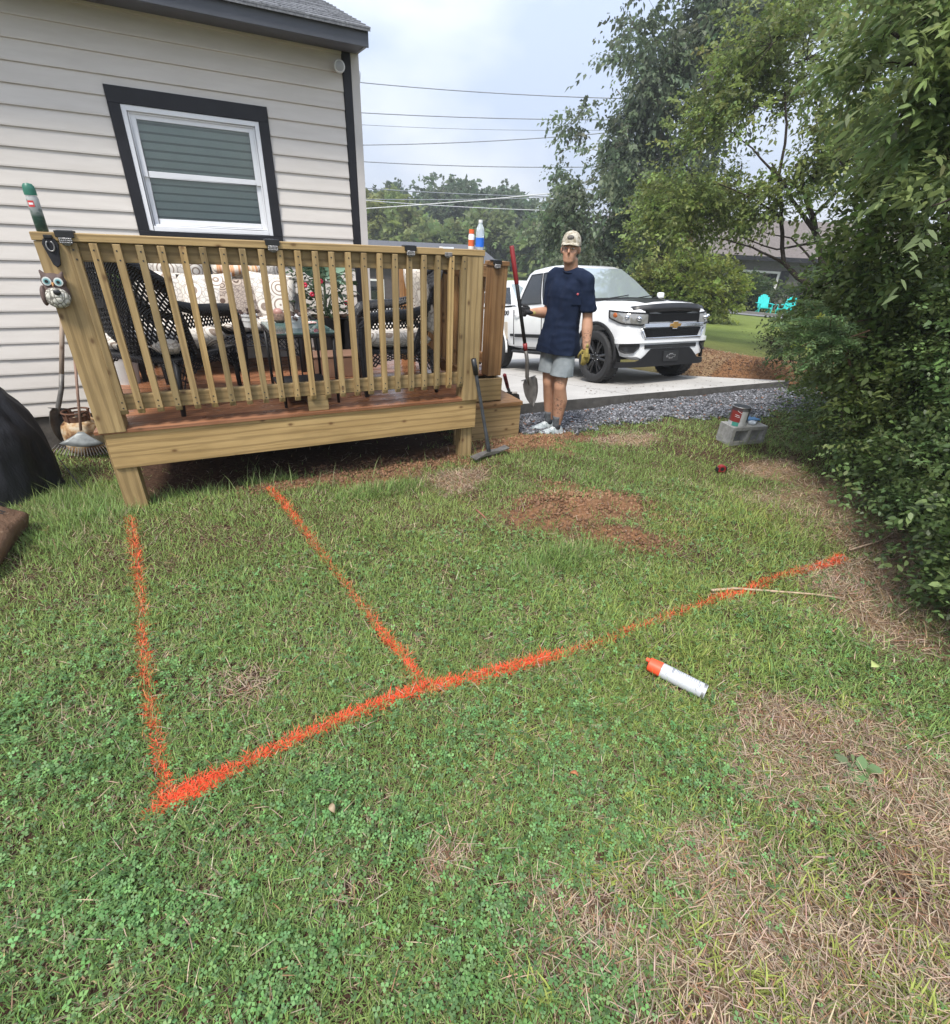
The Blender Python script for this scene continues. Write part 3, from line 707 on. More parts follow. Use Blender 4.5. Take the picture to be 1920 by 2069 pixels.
def owl():
    # sits on the post face; its own thing
    p = yp(124, 592, 3.53); r = empty('owl_ornament', (p[0] - .02, 3.52, p[2] + .005), 0, 'ceramic owl hide ornament with big eyes hanging on the left post', 'ornament')
    r.rotation_euler = (0, R_(4), 0)
    br = plain('owl_brown', (.10, .065, .055), .7, var=.3, nscale=30, bump=.5)
    t = NT('owl_breast'); v = t.coord('Object', (55, 55, 42)); vo = t.n('ShaderNodeTexVoronoi', feature='DISTANCE_TO_EDGE'); vo.inputs['Scale'].default_value = 1; t.l(v, vo.inputs['Vector'])
    c = t.ramp(vo.outputs['Distance'], [(.02, (.13, .12, .10)), (.14, (.52, .50, .44))]); breast = t.bsdf(c, .7, 0, t.bump(vo.outputs['Distance'], .7, .01), .3)
    m = MB(); m.ell((0, .012, -.012), (.062, .035, .070)); m.ell((0, .010, .052), (.056, .03, .040)); m.tube([(-.034, .005, .075), (-.048, 0, .104)], [.017, .004], 8); m.tube([(.034, .005, .075), (.048, 0, .104)], [.017, .004], 8)
    b = m.build('body', br, r); remesh(b, .005, 3)
    m = MB(); m.ell((.004, -.008, -.026), (.056, .034, .052)); m.build('breast', breast, r, smooth=True)
    m = MB(); m.ell((.012, -.038, .004), (.017, .008, .015)); m.build('opening', MAT['black_plastic'], r, smooth=True)
    for sx in (-1, 1):
        e = MB(); e.lathe([(0, .0), (.020, .0), (.021, -.006)], 16, Matrix.Translation((sx * .024, -.020, .052)) @ Matrix.Rotation(R_(90), 4, 'X')); eo = e.build('eye', plain('owl_eye_white', (.62, .66, .64), .4, var=.05), r, smooth=.6)
        e = MB(); e.lathe([(.0, .001), (.014, .001), (.0145, -.003)], 16, Matrix.Translation((sx * .024, -.0205, .052)) @ Matrix.Rotation(R_(90), 4, 'X')); e.build('iris', plain('owl_iris', (.20, .40, .42), .3), eo)
        e = MB(); e.lathe([(.0, .002), (.008, .002), (.008, -.002)], 12, Matrix.Translation((sx * .024, -.0212, .052)) @ Matrix.Rotation(R_(90), 4, 'X')); e.build('pupil', MAT['black_plastic'], eo)
    m = MB(); m.tube([(0, -.018, .046), (0, -.030, .030)], [.008, .001], 6); m.build('beak', plain('owl_beak', (.45, .22, .07), .5), r)
    m = MB(); m.ell((-.052, .0, -.02), (.016, .03, .05)); m.build('wing', br, r, smooth=True)
owl()
def clip_tool():
    p = yp(104, 502, 3.53); r = empty('carabiner_pouch', (p[0], 3.540, p[2]), 0, 'black belt pouch with silver carabiner hung near the top of the left post', 'pouch')
    m = MB(); m.prism([(-.034, .02), (-.024, .045), (.024, .045), (.034, .02), (.016, -.075), (.0, -.088), (-.014, -.075)], 'y', -.012, .008); m.build('pouch', plain('black_nylon', (.012, .012, .016), .8, var=.3, nscale=40, bump=.4), r, bevel=.004)
    m = MB(); m.box(-.018, .018, -.016, .004, .045, .062); m.build('clip', MAT['black_plastic'], r, bevel=.003)
    m = MB(); pts = [(.016 * math.sin(a) , -.017, .012 + .024 * math.cos(a)) for a in np.linspace(.5, 5.78, 14)]; m.tube(pts, .0032, 6); m.build('carabiner', MAT['steel'], r, smooth=True)
clip_tool()
# ================================================================ things on the deck
def wicker_mat():
    t = NT('black_wicker'); v = t.coord('Object'); wv = t.n('ShaderNodeTexWave', bands_direction='DIAGONAL'); wv.inputs['Scale'].default_value = 55; wv.inputs['Distortion'].default_value = 1.5
    t.l(v, wv.inputs['Vector'])
    c = t.ramp(wv.outputs['Fac'], [(.2, (.006, .006, .008)), (.8, (.028, .029, .034))])
    return t.bsdf(c, .42, 0, t.bump(wv.outputs['Fac'], .8, .006), .5)
MAT['wicker'] = wicker_mat()
def fabric(name, bg=(.74, .69, .62), ink=(.30, .235, .19), ink2=(.42, .385, .35), scale=5.2):
    t = NT(name); v = t.coord('Object', (scale, scale, scale), rnd=True)
    vo = t.n('ShaderNodeTexVoronoi'); vo.inputs['Scale'].default_value = 1; vo.inputs['Randomness'].default_value = .55; t.l(v, vo.inputs['Vector'])
    mu = t.n('ShaderNodeMath', operation='MULTIPLY'); mu.inputs[1].default_value = 44; t.l(vo.outputs['Distance'], mu.inputs[0])
    sn = t.n('ShaderNodeMath', operation='SINE'); t.l(mu.outputs[0], sn.inputs[0])
    m1 = t.ramp(sn.outputs[0], [(.35, (0, 0, 0)), (.6, (1, 1, 1))])
    vo2 = t.n('ShaderNodeTexVoronoi', feature='DISTANCE_TO_EDGE'); vo2.inputs['Scale'].default_value = 5; t.l(v, vo2.inputs['Vector'])
    dots = t.ramp(vo2.outputs['Distance'], [(.05, (0, 0, 0)), (.1, (.75,) * 3)])
    edge = t.ramp(vo.outputs['Distance'], [(.42, (0, 0, 0)), (.5, (1, 1, 1))])
    c = t.mix(m1, bg, ink); c = t.mix(edge, c, t.mix(dots, ink2, bg))
    return t.bsdf(c, .9, 0, t.bump(t.noise(t.coord('Object'), 260, 2), .3, .002), .1)
MAT['fabric'] = fabric('medallion_fabric'); MAT['fabric_d'] = fabric('brown_medallion_fabric', (.42, .35, .29), (.11, .075, .06), (.2, .16, .14), 8.5)
def pillow_mesh(w, d, h, mat, n=14, p=2.6, puff=.9, seed=0):
    m = MB(); N = n; top = []; bot = []
    for j in range(N + 1):
        for i in range(N + 1):
            u = -1 + 2 * i / N; v = -1 + 2 * j / N
            e = max(0, 1 - abs(u) ** p) ** .45 * max(0, 1 - abs(v) ** p) ** .45
            pin = 1 - .06 * (abs(u) * abs(v)) * 0 - .05 * (1 - abs(v)) * abs(u) ** 6 - 0
            wr = .05 * math.sin(5 * u + seed) * math.sin(4 * v + seed * 2) * e
            x, y = u * w / 2 * (1 - .05 * (1 - abs(v) ** 2)), v * d / 2 * (1 - .05 * (1 - abs(u) ** 2))
            top.append((x, y, h / 2 * (e * puff + wr))); bot.append((x, y, -h / 2 * e * puff))
    m.grid(top, N + 1, N + 1); m.grid(bot, N + 1, N + 1)
    return m.mesh('cushion', mat, smooth=True)
def put(o, loc, rx=0, ry=0, rz=0): o.location = loc; o.rotation_euler = (rx, ry, rz); return o
def lattice(mb, S, nu, nv, r, seg=14, u0=0, u1=1, v0=0, v1=1, top=None):
    """two families of diagonal strands on the surface S(u,v)"""
    for fam in (1, -1):
        k = -nv
        while k < nu + nv:
            pts = []
            for i in range(seg + 1):
                v = i / seg; u = (k + fam * v * nv * .5) / nu
                if 0 <= u <= 1:
                    q = Vector(S(u0 + (u1 - u0) * u, v0 + (v1 - v0) * v)); pts.append(q + Vector((0, 0, 0)))
            if len(pts) >= 2: mb.tube(pts, r, 4, cap=False)
            k += 1
def wicker_chair(name, loc, rz, label, back_cushion=False):
    r = empty(name, loc, rz, label, 'chair', 'wicker armchairs on the deck')
    def S(u, v):      # backrest: u across, v up
        a = u * 2 - 1; zt = .93 - .16 * a * a; z = .30 + (zt - .30) * v
        return (-.22 - .13 * v + .16 * a * a * (1 - .2 * v), .29 * a * (1 + .10 * v), z)
    m = MB(); lattice(m, S, 26, 22, .0066, 16)
    # woven solid bands
    for (va, vb) in ((.86, .99), (.52, .60), (0, .05)):
        q = [S(i / 18, va + (vb - va) * j / 3) for j in range(4) for i in range(19)]; m.grid(q, 19, 4)
        q2 = [tuple(Vector(p_) + Vector((-.008, 0, 0))) for p_ in q]; m.grid(q2, 19, 4)
    m.build('backrest', MAT['wicker'], r)
    m = MB(); m.tube([S(i / 20, 1) for i in range(21)], .026, 8); m.tube([S(0, j / 8) for j in range(9)], .018, 7); m.tube([S(1, j / 8) for j in range(9)], .018, 7); m.build('back_rim', MAT['wicker'], r, smooth=True)
    for s in (-1, 1):
        m = MB(); path = [(-.20, s * .30, .66), (-.05, s * .335, .615), (.12, s * .345, .60), (.24, s * .34, .585), (.305, s * .335, .52), (.315, s * .33, .40), (.31, s * .325, .2), (.305, s * .32, .0)]
        m.tube(path, [.026, .036, .04, .042, .042, .036, .028, .018], 9, flat=1.0); m.build('arm', MAT['wicker'], r, smooth=True)
        def A(u, v, s=s): return (-.18 + .46 * u, s * (.31 + .02 * u), .30 + (.30 - .02 * u) * v)
        m = MB(); lattice(m, lambda u, v: A(u, .72 + .28 * v), 18, 4, .0060, 5); m.build('side_panel', MAT['wicker'], r)
        m = MB(); m.tube([(-.22, s * .26, .34), (-.27, s * .27, .0)], [.02, .014], 8); m.build('leg', MAT['black_metal'], r, smooth=True)
        m = MB(); m.tube([(.29, s * .27, .34), (.292, s * .275, .0)], [.018, .014], 8); m.build('leg', MAT['black_metal'], r, smooth=True)
    m = MB(); m.box(-.24, .30, -.29, .29, .315, .345); m.build('seat', MAT['wicker'], r, bevel=.01)
    m = MB(); lattice(m, lambda u, v: (.305, -.29 + .58 * u, .33 - (.06 + .11 * abs(2 * u - 1) ** 2) * (1 - v)), 16, 6, .0052, 6)
    for s in (-1, 1): lattice(m, lambda u, v, s=s: (-.24 + .54 * u, s * .295, .33 - (.05 + .11 * abs(2 * u - 1) ** 2) * (1 - v)), 14, 6, .0052, 6)
    m.tube([(.305, -.29 + .58 * u, .33 - (.06 + .11 * abs(2 * u - 1) ** 2)) for u in np.linspace(0, 1, 12)], .008, 6); m.build('apron', MAT['wicker'], r)
    c = link('seat_cushion', pillow_mesh(.54, .54, .15, MAT['fabric'], p=5, seed=1), r); put(c, (.03, 0, .41))
    if back_cushion: c = link('back_cushion', pillow_mesh(.50, .56, .14, MAT['fabric'], p=4, seed=3), r); put(c, (-.19, 0, .69), 0, R_(-76), 0)
    return r
ch = wicker_chair('wicker_chair', (-.36, 4.14, DZ), R_(52), 'black wicker armchair with its lattice back to the viewer, behind the left post'); ch.scale = (1.1, 1.1, 1.05)
wicker_chair('wicker_chair', (1.31, 4.10, DZ), R_(172), 'black wicker armchair seen side on at the right end of the deck', True)

def make_sofa():
    r = empty('wicker_sofa', (.02, 5.06, DZ), R_(-90), 'black wicker loveseat with patterned cushions against the siding', 'sofa')
    W_ = .62
    m = MB(); m.box(-.30, .30, -W_, W_, .30, .335); m.build('seat', MAT['wicker'], r, bevel=.01)
    m = MB(); lattice(m, lambda u, v: (.305, -W_ + 2 * W_ * u, .33 - (.08 + .12 * abs(2 * u - 1) ** 4) * (1 - v)), 34, 6, .0045, 6); m.tube([(.305, -W_ + 2 * W_ * u, .25 - .12 * abs(2 * u - 1) ** 4) for u in np.linspace(0, 1, 14)], .009, 6); m.build('apron', MAT['wicker'], r)
    m = MB(); q = lambda u, v: (-.30 - .10 * v, -W_ + 2 * W_ * u, .30 + .52 * v); lattice(m, q, 40, 16, .005, 10); m.tube([(-.40, -W_, .82), (-.40, W_, .82)], .026, 8); m.build('backrest', MAT['wicker'], r)
    for s in (-1, 1):
        m = MB(); m.tube([(-.38, s * W_, .70), (-.1, s * (W_ + .03), .61), (.2, s * (W_ + .03), .58), (.30, s * (W_ + .02), .50), (.31, s * W_, .3), (.30, s * W_, 0)], [.03, .036, .04, .04, .03, .018], 9); m.build('arm', MAT['wicker'], r, smooth=True)
        m = MB(); m.tube([(-.30, s * (W_ - .03), .32), (-.33, s * (W_ - .03), 0)], .016, 8); m.build('leg', MAT['black_metal'], r, smooth=True)
        c = link('seat_cushion', pillow_mesh(.58, .60, .15, MAT['fabric'], p=5, seed=s), r); put(c, (.0, s * .305, .405))
        c = link('back_cushion', pillow_mesh(.50, .58, .15, MAT['fabric'], p=4, seed=s + 4), r); put(c, (-.25, s * .30, .66), 0, R_(-74), 0)
    return r
make_sofa()
def throw_pillow(x, y, z, rz, tilt, label, mat='fabric', w=.42, roll=0):
    o = link('throw_pillow', pillow_mesh(w, w, .16, MAT[mat], p=2.4, seed=x * 9), None); put(o, (x, y, z), R_(90 - tilt), roll, rz)
    return tag(o, label, 'pillow', 'pillows on the wicker loveseat')
throw_pillow(-.33, 5.02, 1.13, R_(8), 18, 'cream medallion pillow at the left end of the loveseat', roll=.1)
throw_pillow(-.02, 4.96, 1.12, R_(-3), 20, 'cream medallion pillow second from the left on the loveseat', roll=-.05)
throw_pillow(.20, 4.94, 1.11, R_(4), 22, 'browner medallion pillow in the middle of the loveseat', 'fabric_d', .38)
throw_pillow(.46, 4.95, 1.13, R_(-8), 16, 'cream medallion pillow at the right end of the loveseat', roll=.08)
def blanket():
    m = MB(); pts = [(.06 + .36 * u, 5.20 + .02 * math.sin(9 * u), 1.335 + .008 * math.sin(14 * u)) for u in np.linspace(0, 1, 12)]
    m.tube(pts, [.02] + [.042 + .004 * math.sin(i * 2.3) for i in range(10)] + [.02], 10)
    t = NT('striped_blanket'); v = t.coord('Object', (26, 1, 1)); c = t.ramp(t.noise(v, 1, 2), [(.35, (.62, .56, .48)), (.5, (.50, .20, .06)), (.58, (.60, .52, .42)), (.7, (.45, .25, .10))]); mm = t.bsdf(c, .95, 0, None, .1)
    tag(m.build('rolled_blanket', mm, smooth=True), 'rolled orange and cream striped throw along the top of the loveseat', 'blanket')
blanket()

def side_table():
    r = empty('side_table', (.52, 3.99, DZ), R_(3), 'black metal side table with glass top and woven lower shelf', 'table')
    w, d, h = .19, .26, .50
    for sx in (-1, 1):
        for sy in (-1, 1):
            m = MB(); m.tube([(sx * w, sy * d, 0), (sx * w, sy * d, h)], .011, 8); m.build('leg', MAT['black_metal'], r, smooth=True)
    m = MB(); m.box(-w - .02, w + .02, -d - .02, d + .02, h, h + .012); m.build('tabletop', NT('green_glass').bsdf((.10, .17, .16), .05, 0, None, .6), r, bevel=.004)
    m = MB(); m.tube([(-w - .015, -d - .015, h - .012), (w + .015, -d - .015, h - .012), (w + .015, d + .015, h - .012), (-w - .015, d + .015, h - .012), (-w - .015, -d - .015, h - .012)], .013, 8); m.build('top_frame', MAT['wicker'], r)
    m = MB(); m.box(-w, w, -d, d, .085, .10); m.build('shelf', MAT['wicker'], r, bevel=.003)
    for k in range(4):
        m = MB(); m.tube([(-.14 + k * .093, d, .1), (-.14 + k * .093, d, h - .015)], .006, 6); m.build('bar', MAT['black_metal'], r)
    return r
side_table()
def bowl_pot(x, y, z, R, H, label, name='flower_pot', mat='white_plastic'):
    r = empty(name, (x, y, z), 0, label, 'pot', 'pots on and near the deck table')
    m = MB(); m.lathe([(R * .72, 0), (R * .95, H * .86), (R * 1.03, H * .86), (R * 1.05, H), (R * .96, H), (R * .9, H * .5), (0, H * .45)], 24); m.build('pot', MAT[mat], r, smooth=.5); return r
tz = DZ + .5125
def sprig_leaves(n, R, H, size, base, col, mat, seed, droop=.3):
    g = np.random.default_rng(seed); V = []; F = []; C = []
    for i in range(n):
        a = g.uniform(0, 6.28); rr = R * math.sqrt(g.random()); z = base + H * g.random()
        c = Vector((rr * math.cos(a), rr * math.sin(a), z)); d = Vector((math.cos(a) + g.normal(0, .5), math.sin(a) + g.normal(0, .5), g.normal(.3, .5))).normalized(); s = size * g.uniform(.6, 1.3)
        sd = d.cross(Vector((0, 0, 1)) + Vector(g.normal(0, .4, 3))).normalized() * s * .36; b = len(V)
        V += [c, c + d * s * .5 + sd, c + d * s - Vector((0, 0, s * droop)), c + d * s * .5 - sd]; F.append((b, b + 1, b + 2, b + 3)); C += [tuple(np.array(col) * g.uniform(.6, 1.5))] * 4
    return fast_mesh('leaves', np.array([tuple(v) for v in V]), np.array(F), mat, False, np.array(C))
def leaf_material(name, trans=.35, rough=.5, attr='col'):
    t = NT(name); at = t.n('ShaderNodeAttribute', attribute_name=attr); b = t.n('ShaderNodeBsdfPrincipled'); t.l(at.outputs['Color'], b.inputs['Base Color']); b.inputs['Roughness'].default_value = rough; b.inputs['Specular IOR Level'].default_value = .35
    tr = t.n('ShaderNodeBsdfTranslucent'); hs = t.n('ShaderNodeHueSaturation'); hs.inputs['Value'].default_value = 1.3; hs.inputs['Hue'].default_value = .49; t.l(at.outputs['Color'], hs.inputs['Color']); t.l(hs.outputs[0], tr.inputs['Color'])
    mx = t.n('ShaderNodeMixShader'); mx.inputs[0].default_value = trans; t.l(b.outputs[0], mx.inputs[1]); t.l(tr.outputs[0], mx.inputs[2]); t.l(mx.outputs[0], t.out.inputs['Surface']); return t.m
MAT['leaf'] = leaf_material('leaf', .42); MAT['leaf_gloss'] = leaf_material('glossy_leaf', .36, .38)
def pot_plant(px, py, Y, R, H, lab, seed):
    p = yp(px, py, Y); r = bowl_pot(p[0], Y, tz, R, H, lab); link('plant', sprig_leaves(24, R * .9, .05, .045, H * .8, (.09, .06, .05), MAT['leaf'], seed), r); return r
pot_plant(506, 660, 4.02, .055, .085, 'small white pot with a trailing plant, left on the glass table', 3)
pot_plant(603, 672, 3.95, .075, .08, 'wide white bowl pot, right on the glass table', 4)
def saucer():
    p = yp(645, 690, 3.95); r = empty('flower_plate', (p[0] - .03, 4.1, tz), 0, 'flat floral patterned plate at the right edge of the table', 'plate')
    m = MB(); m.lathe([(.03, .0), (.05, .006), (.052, .010), (.03, .006), (0, .005)], 20); t = NT('floral'); c = t.ramp(t.noise(t.coord('Object'), 60, 3), [(.45, (.7, .68, .66)), (.58, (.5, .14, .14)), (.66, (.2, .3, .2))]); m.build('plate', t.bsdf(c, .3), r, smooth=.6)
    p = yp(565, 655, 4.25); r = empty('woven_ball', (p[0], 4.2, tz), 0, 'small brown woven basket with domed pink lid on the table', 'basket')
    m = MB(); m.lathe([(.03, 0), (.05, .02), (.052, .05), (.045, .065), (0, .065)], 18); m.build('basket', plain('basket', (.19, .12, .09), .8, var=.5, nscale=70, bump=.6), r, smooth=.6)
    m = MB(); m.ell((-.005, 0, .07), (.036, .036, .03)); m.build('lid', plain('pink_dome', (.42, .22, .18), .4), r, smooth=True)
saucer()
def planters():
    # two tall black planters by the wall, a flowering bush in one
    for (px, lab) in ((668, 'tall black planter holding the red flowered plant'), (708, 'tall black planter beside the wicker armchair')):
        p = yp(px, 700, 4.85); r = empty('planter', (p[0], 4.9, DZ), 0, lab, 'planter')
        m = MB(); m.prism([(-.11, 0), (-.135, .42), (-.145, .42), (-.145, .45), (.145, .45), (.145, .42), (.135, .42), (.11, 0)], 'y', -.12, .12); m.build('tub', MAT['black_plastic'], r, bevel=.008)
        m = MB(); m.box(-.12, .12, -.10, .10, .452, .458); m.build('soil', MAT['soil'], r)
    p = yp(655, 640, 4.85); r = empty('flowering_plant', (p[0] + .02, 4.88, DZ + .458), 0, 'dark leafy plant with red blooms in the tall black planter', 'plant')
    link('leaves', sprig_leaves(420, .27, .42, .055, -.03, (.035, .06, .028), MAT['leaf_gloss'], 11), r)
    m = MB(); g = random.Random(4)
    for k in range(9): a = g.uniform(0, 6.3); m.tube([(0, 0, -.02), (.08 * math.cos(a), .08 * math.sin(a), .15), (.22 * math.cos(a), .2 * math.sin(a), .3 + g.uniform(-.1, .1))], [.006, .004, .002], 5)
    m.build('stems', plain('stem', (.05, .06, .03), .7), r)
    fm = MB()
    for k in range(6): fm.ell((0, 0, 0), (.012, .012, .008), 6, 4, Matrix.Translation((.011 * math.cos(k * 1.05), .011 * math.sin(k * 1.05), 0)).to_3x3()) if False else fm.ell((.012 * math.cos(k * 1.05), .004, .012 * math.sin(k * 1.05)), (.010, .006, .010), 7, 5)
    fme = fm.mesh('flower', plain('red_petal', (.55, .02, .06), .5), smooth=True)
    for (fx, fz) in ((-.13, .20), (.05, .22), (-.18, .27), (.15, .13), (-.05, .30), (.2, .05)): link('flower', fme, r, (fx, -.2, fz))
    # plant with huge paddle leaves
    p = yp(652, 560, 5.2); r = empty('big_leaf_plant', (p[0], 5.2, DZ), 0, 'tall plant with broad grey green paddle leaves against the siding', 'plant')
    m = MB(); m.tube([(.02, 0, .0), (.0, .0, .5), (.02, 0, .82)], [.012, .009, .006], 6); m.build('stem', plain('stem2', (.10, .14, .07), .6), r)
    lm = NT('paddle_leaf'); c = lm.ramp(lm.noise(lm.coord('Object'), 9, 4), [(.3, (.10, .19, .12)), (.7, (.20, .32, .22))]); lmm = lm.bsdf(c, .4, 0, None, .4)
    for (ax, az, L, wd) in ((-.75, .6, .26, .085), (.75, .75, .27, .09), (-.55, -.2, .22, .08), (.1, 1.3, .2, .07), (1.0, .1, .18, .06)):
        m = MB(); N = 8; q = []
        for i in range(N + 1):
            t_ = i / N; wv = wd * math.sin(math.pi * min(1, t_ * .93 + .07)) ** .7
            c0 = Vector((ax * L * t_, -.05 * t_, az * L * t_ - .06 * t_ * t_)); sd = Vector((-az, .5, ax)).normalized()
            q += [c0 - sd * wv + Vector((0, -.012, 0)), c0, c0 + sd * wv + Vector((0, -.012, 0))]
        m.grid(q, 3, N + 1); o = m.build('leaf', lmm, r, smooth=True); o.location = (.015, 0, .76)
    # low terracotta coloured crate between the chairs
    p = yp(680, 750, 4.55); r = empty('storage_box', (p[0] - .02, 4.62, DZ), 0, 'brown cardboard coloured box on the deck behind the table', 'box')
    m = MB(); m.box(-.20, .20, -.13, .13, 0, .17); m.build('box', plain('box_card', (.22, .12, .075), .8, var=.2), r, bevel=.005)
    m = MB(); m.box(-.205, .205, -.135, .135, .171, .185); m.build('lid', plain('box_lid', (.20, .11, .07), .8), r, bevel=.004)
    # white pail of dried stems by the left chair
    p = yp(255, 770, 4.75); r = empty('dried_planter', (p[0] + .02, 4.75, DZ), 0, 'white ribbed pot of dried brown stems behind the left armchair', 'planter')
    m = MB(); m.lathe([(.075, 0), (.105, .22), (.112, .22), (.114, .245), (.100, .245), (.095, .2), (0, .2)], 24); m.build('pot', plain('dull_white', (.55, .53, .50), .5), r, smooth=.5)
    m = MB(); g = random.Random(9)
    for k in range(34):
        a = g.uniform(0, 6.3); rr = g.uniform(.05, .2); h = g.uniform(.2, .55); m.tube([(.05 * math.cos(a), .05 * math.sin(a), .2), (rr * .6 * math.cos(a), rr * .6 * math.sin(a), .2 + h * .6), (rr * math.cos(a), rr * math.sin(a), .2 + h - rr * .5)], [.003, .0025, .001], 4)
    m.build('dry_stems', plain('dry_stem', (.24, .15, .08), .9, var=.4), r)
    # ornamental grass tuft
    for (px, py, Y, H_, lab, nm) in ((218, 520, 5.25, .62, 'tuft of tall green grass in a pot behind the left armchair', 1), (757, 620, 5.6, .75, 'clump of tall green reeds beyond the house corner', 2)):
        p = yp(px, py, Y); r = empty('grass_plant', (p[0], Y, DZ if nm == 1 else float(terrain(p[0], Y))), 0, lab, 'plant'); V = []; F = []; C = []; g = np.random.default_rng(nm)
        base = .45 if nm == 1 else 0; zt = p[2] + .12 - (DZ if nm == 1 else float(terrain(p[0], Y)))
        for k in range(120):
            a = g.uniform(0, 6.28); L = (zt - base) * g.uniform(.6, 1.1); sp = g.uniform(.03, .16); d = np.array([math.cos(a), math.sin(a), 0]); s = np.array([-d[1], d[0], 0]) * .006; b = len(V)
            for t_ in (0, .5, 1): c0 = d * (.03 + sp * t_ ** 2) + np.array([0, 0, base + L * (t_ - .12 * t_ ** 3)]); V += [c0 - s * (1.05 - t_), c0 + s * (1.05 - t_)]
            F += [(b, b + 1, b + 3, b + 2), (b + 2, b + 3, b + 5, b + 4)]; C += [tuple(np.array((.13, .20, .045)) * g.uniform(.6, 1.5))] * 6
        link('blades', fast_mesh('blades', np.array(V), np.array(F), MAT['leaf'], False, np.array(C)), r)
        if nm == 1: m = MB(); m.lathe([(.09, 0), (.12, .44), (.13, .45), (.1, .45), (0, .42)], 20); m.build('pot', MAT['black_plastic'], r, smooth=.5)
planters()
# ================================================================ pickup
def car_paint():
    t = NT('white_car_paint'); v = t.coord('Object'); c = t.ramp(t.noise(v, 2, 4), [(.3, (.70, .71, .72)), (.7, (.78, .79, .80))])
    return t.bsdf(c, .28, 0, None, .5, Coat_Weight=.6, Coat_Roughness=.06)
MAT['paint'] = car_paint()
MAT['glass_dark'] = NT('tinted_glass').bsdf((.012, .014, .015), .04, 0, None, .8)
MAT['glass_sky'] = NT('windshield_glass').bsdf((.42, .48, .50), .07, .55, None, .8)
MAT['tyre'] = plain('tyre_rubber', (.018, .018, .019), .75, var=.25, nscale=20, bump=.3)
MAT['rim'] = plain('gloss_black_rim', (.012, .012, .013), .25, var=.1)
MAT['trim_black'] = plain('matte_black_trim', (.010, .010, .011), .6, var=.2, spec=.3); MAT['mesh_black'] = plain('grille_mesh', (.004, .004, .0045), .7, var=.2, spec=.2)
MAT['gold'] = plain('gold_emblem', (.42, .24, .07), .35, .7, var=.1)
MAT['lamp_glass'] = NT('lamp_glass').bsdf((.30, .29, .27), .08, .5, None, .8)
MAT['stripe'] = plain('hood_decal', (.018, .019, .022), .4, var=.1)
def loft(stations, n_top=5):
    """stations: (x, [(y,z)...] half section from sill to centre top); mirrored and skinned, closed at both ends"""
    m = MB(); rows = []
    for x, half in stations:
        ring = [(x, y, z) for y, z in half] + [(x, -y, z) for y, z in half[::-1] if y > 1e-6]
        rows.append(ring)
    n = len(rows[0]); P = [p for r in rows for p in r]
    fs = []
    for i in range(len(rows) - 1):
        for j in range(n):
            k = (j + 1) % n; fs.append((i * n + j, i * n + k, (i + 1) * n + k, (i + 1) * n + j))
    fs += [tuple(range(n))[::-1], tuple(range((len(rows) - 1) * n, len(rows) * n))]
    m.add(P, fs); return m
def bowtie(w, h): return [(-w, -h * .45), (-w * .42, -h * .45), (-w * .42, -h), (w * .30, -h), (w * .42, -h * .45), (w * .86, -h * .45), (w, h * .45), (w * .42, h * .45), (w * .42, h), (-w * .30, h), (-w * .42, h * .45), (-w * .86, h * .45)]
def wheel(par, x, y, R, side, name='wheel'):
    r = empty(name, (x, y, R), 0, parent=par); M = Matrix.Rotation(R_(-90) * side, 4, 'X')     # axis points outwards along +-y
    m = MB(); pr = [(R * .69, -.11), (R * .78, -.125), (R * .93, -.12), (R * .985, -.095), (R, -.06), (R, .06), (R * .985, .095), (R * .93, .12), (R * .78, .125), (R * .69, .11)]
    m.lathe(pr + [(R * .67, .10), (R * .67, -.10), (R * .69, -.11)], 48, M, cap=False)
    # tread lugs
    for k in range(40):
        a = 2 * math.pi * k / 40
        for s in (-1, 1):
            q = M @ Matrix.Rotation(a + s * .04, 4, 'Z') @ Matrix.Translation((R * .998, 0, s * .055)); m.box(-.006, .007, -.014, .014, -.035, .035, q)
    m.build('tyre', MAT['tyre'], r, smooth=.6)
    m = MB(); m.lathe([(R * .67, .10), (R * .73, .112), (R * .74, .104), (R * .70, .085), (R * .64, .02), (R * .63, -.08), (R * .2, -.08), (0, -.08)], 40, M, cap=False)
    for k in range(6):
        for d in (-.16, .16):
            a = 2 * math.pi * k / 6
            p0 = M @ Vector((.075 * math.cos(a + d * 1.2), .075 * math.sin(a + d * 1.2), .062)); p1 = M @ Vector((R * .67 * math.cos(a + d), R * .67 * math.sin(a + d), .075))
            m.tube([p0, (p0 + p1) / 2 + (M @ Vector((0, 0, .012))), p1], [.024, .020, .022], 6)
    m.lathe([(.0, .085), (.035, .083), (.042, .075), (.085, .068), (.09, .04)], 24, M, cap=False); m.build('rim', MAT['rim'], r, smooth=.5)
    m = MB()
    for k in range(6): a = 2 * math.pi * k / 6 + .5; q = M @ Vector((.058 * math.cos(a), .058 * math.sin(a), .076)); m.ell(q, (.008, .008, .008), 6, 4)
    m.build('lug_nuts', MAT['chrome'], r, smooth=True)
    return r
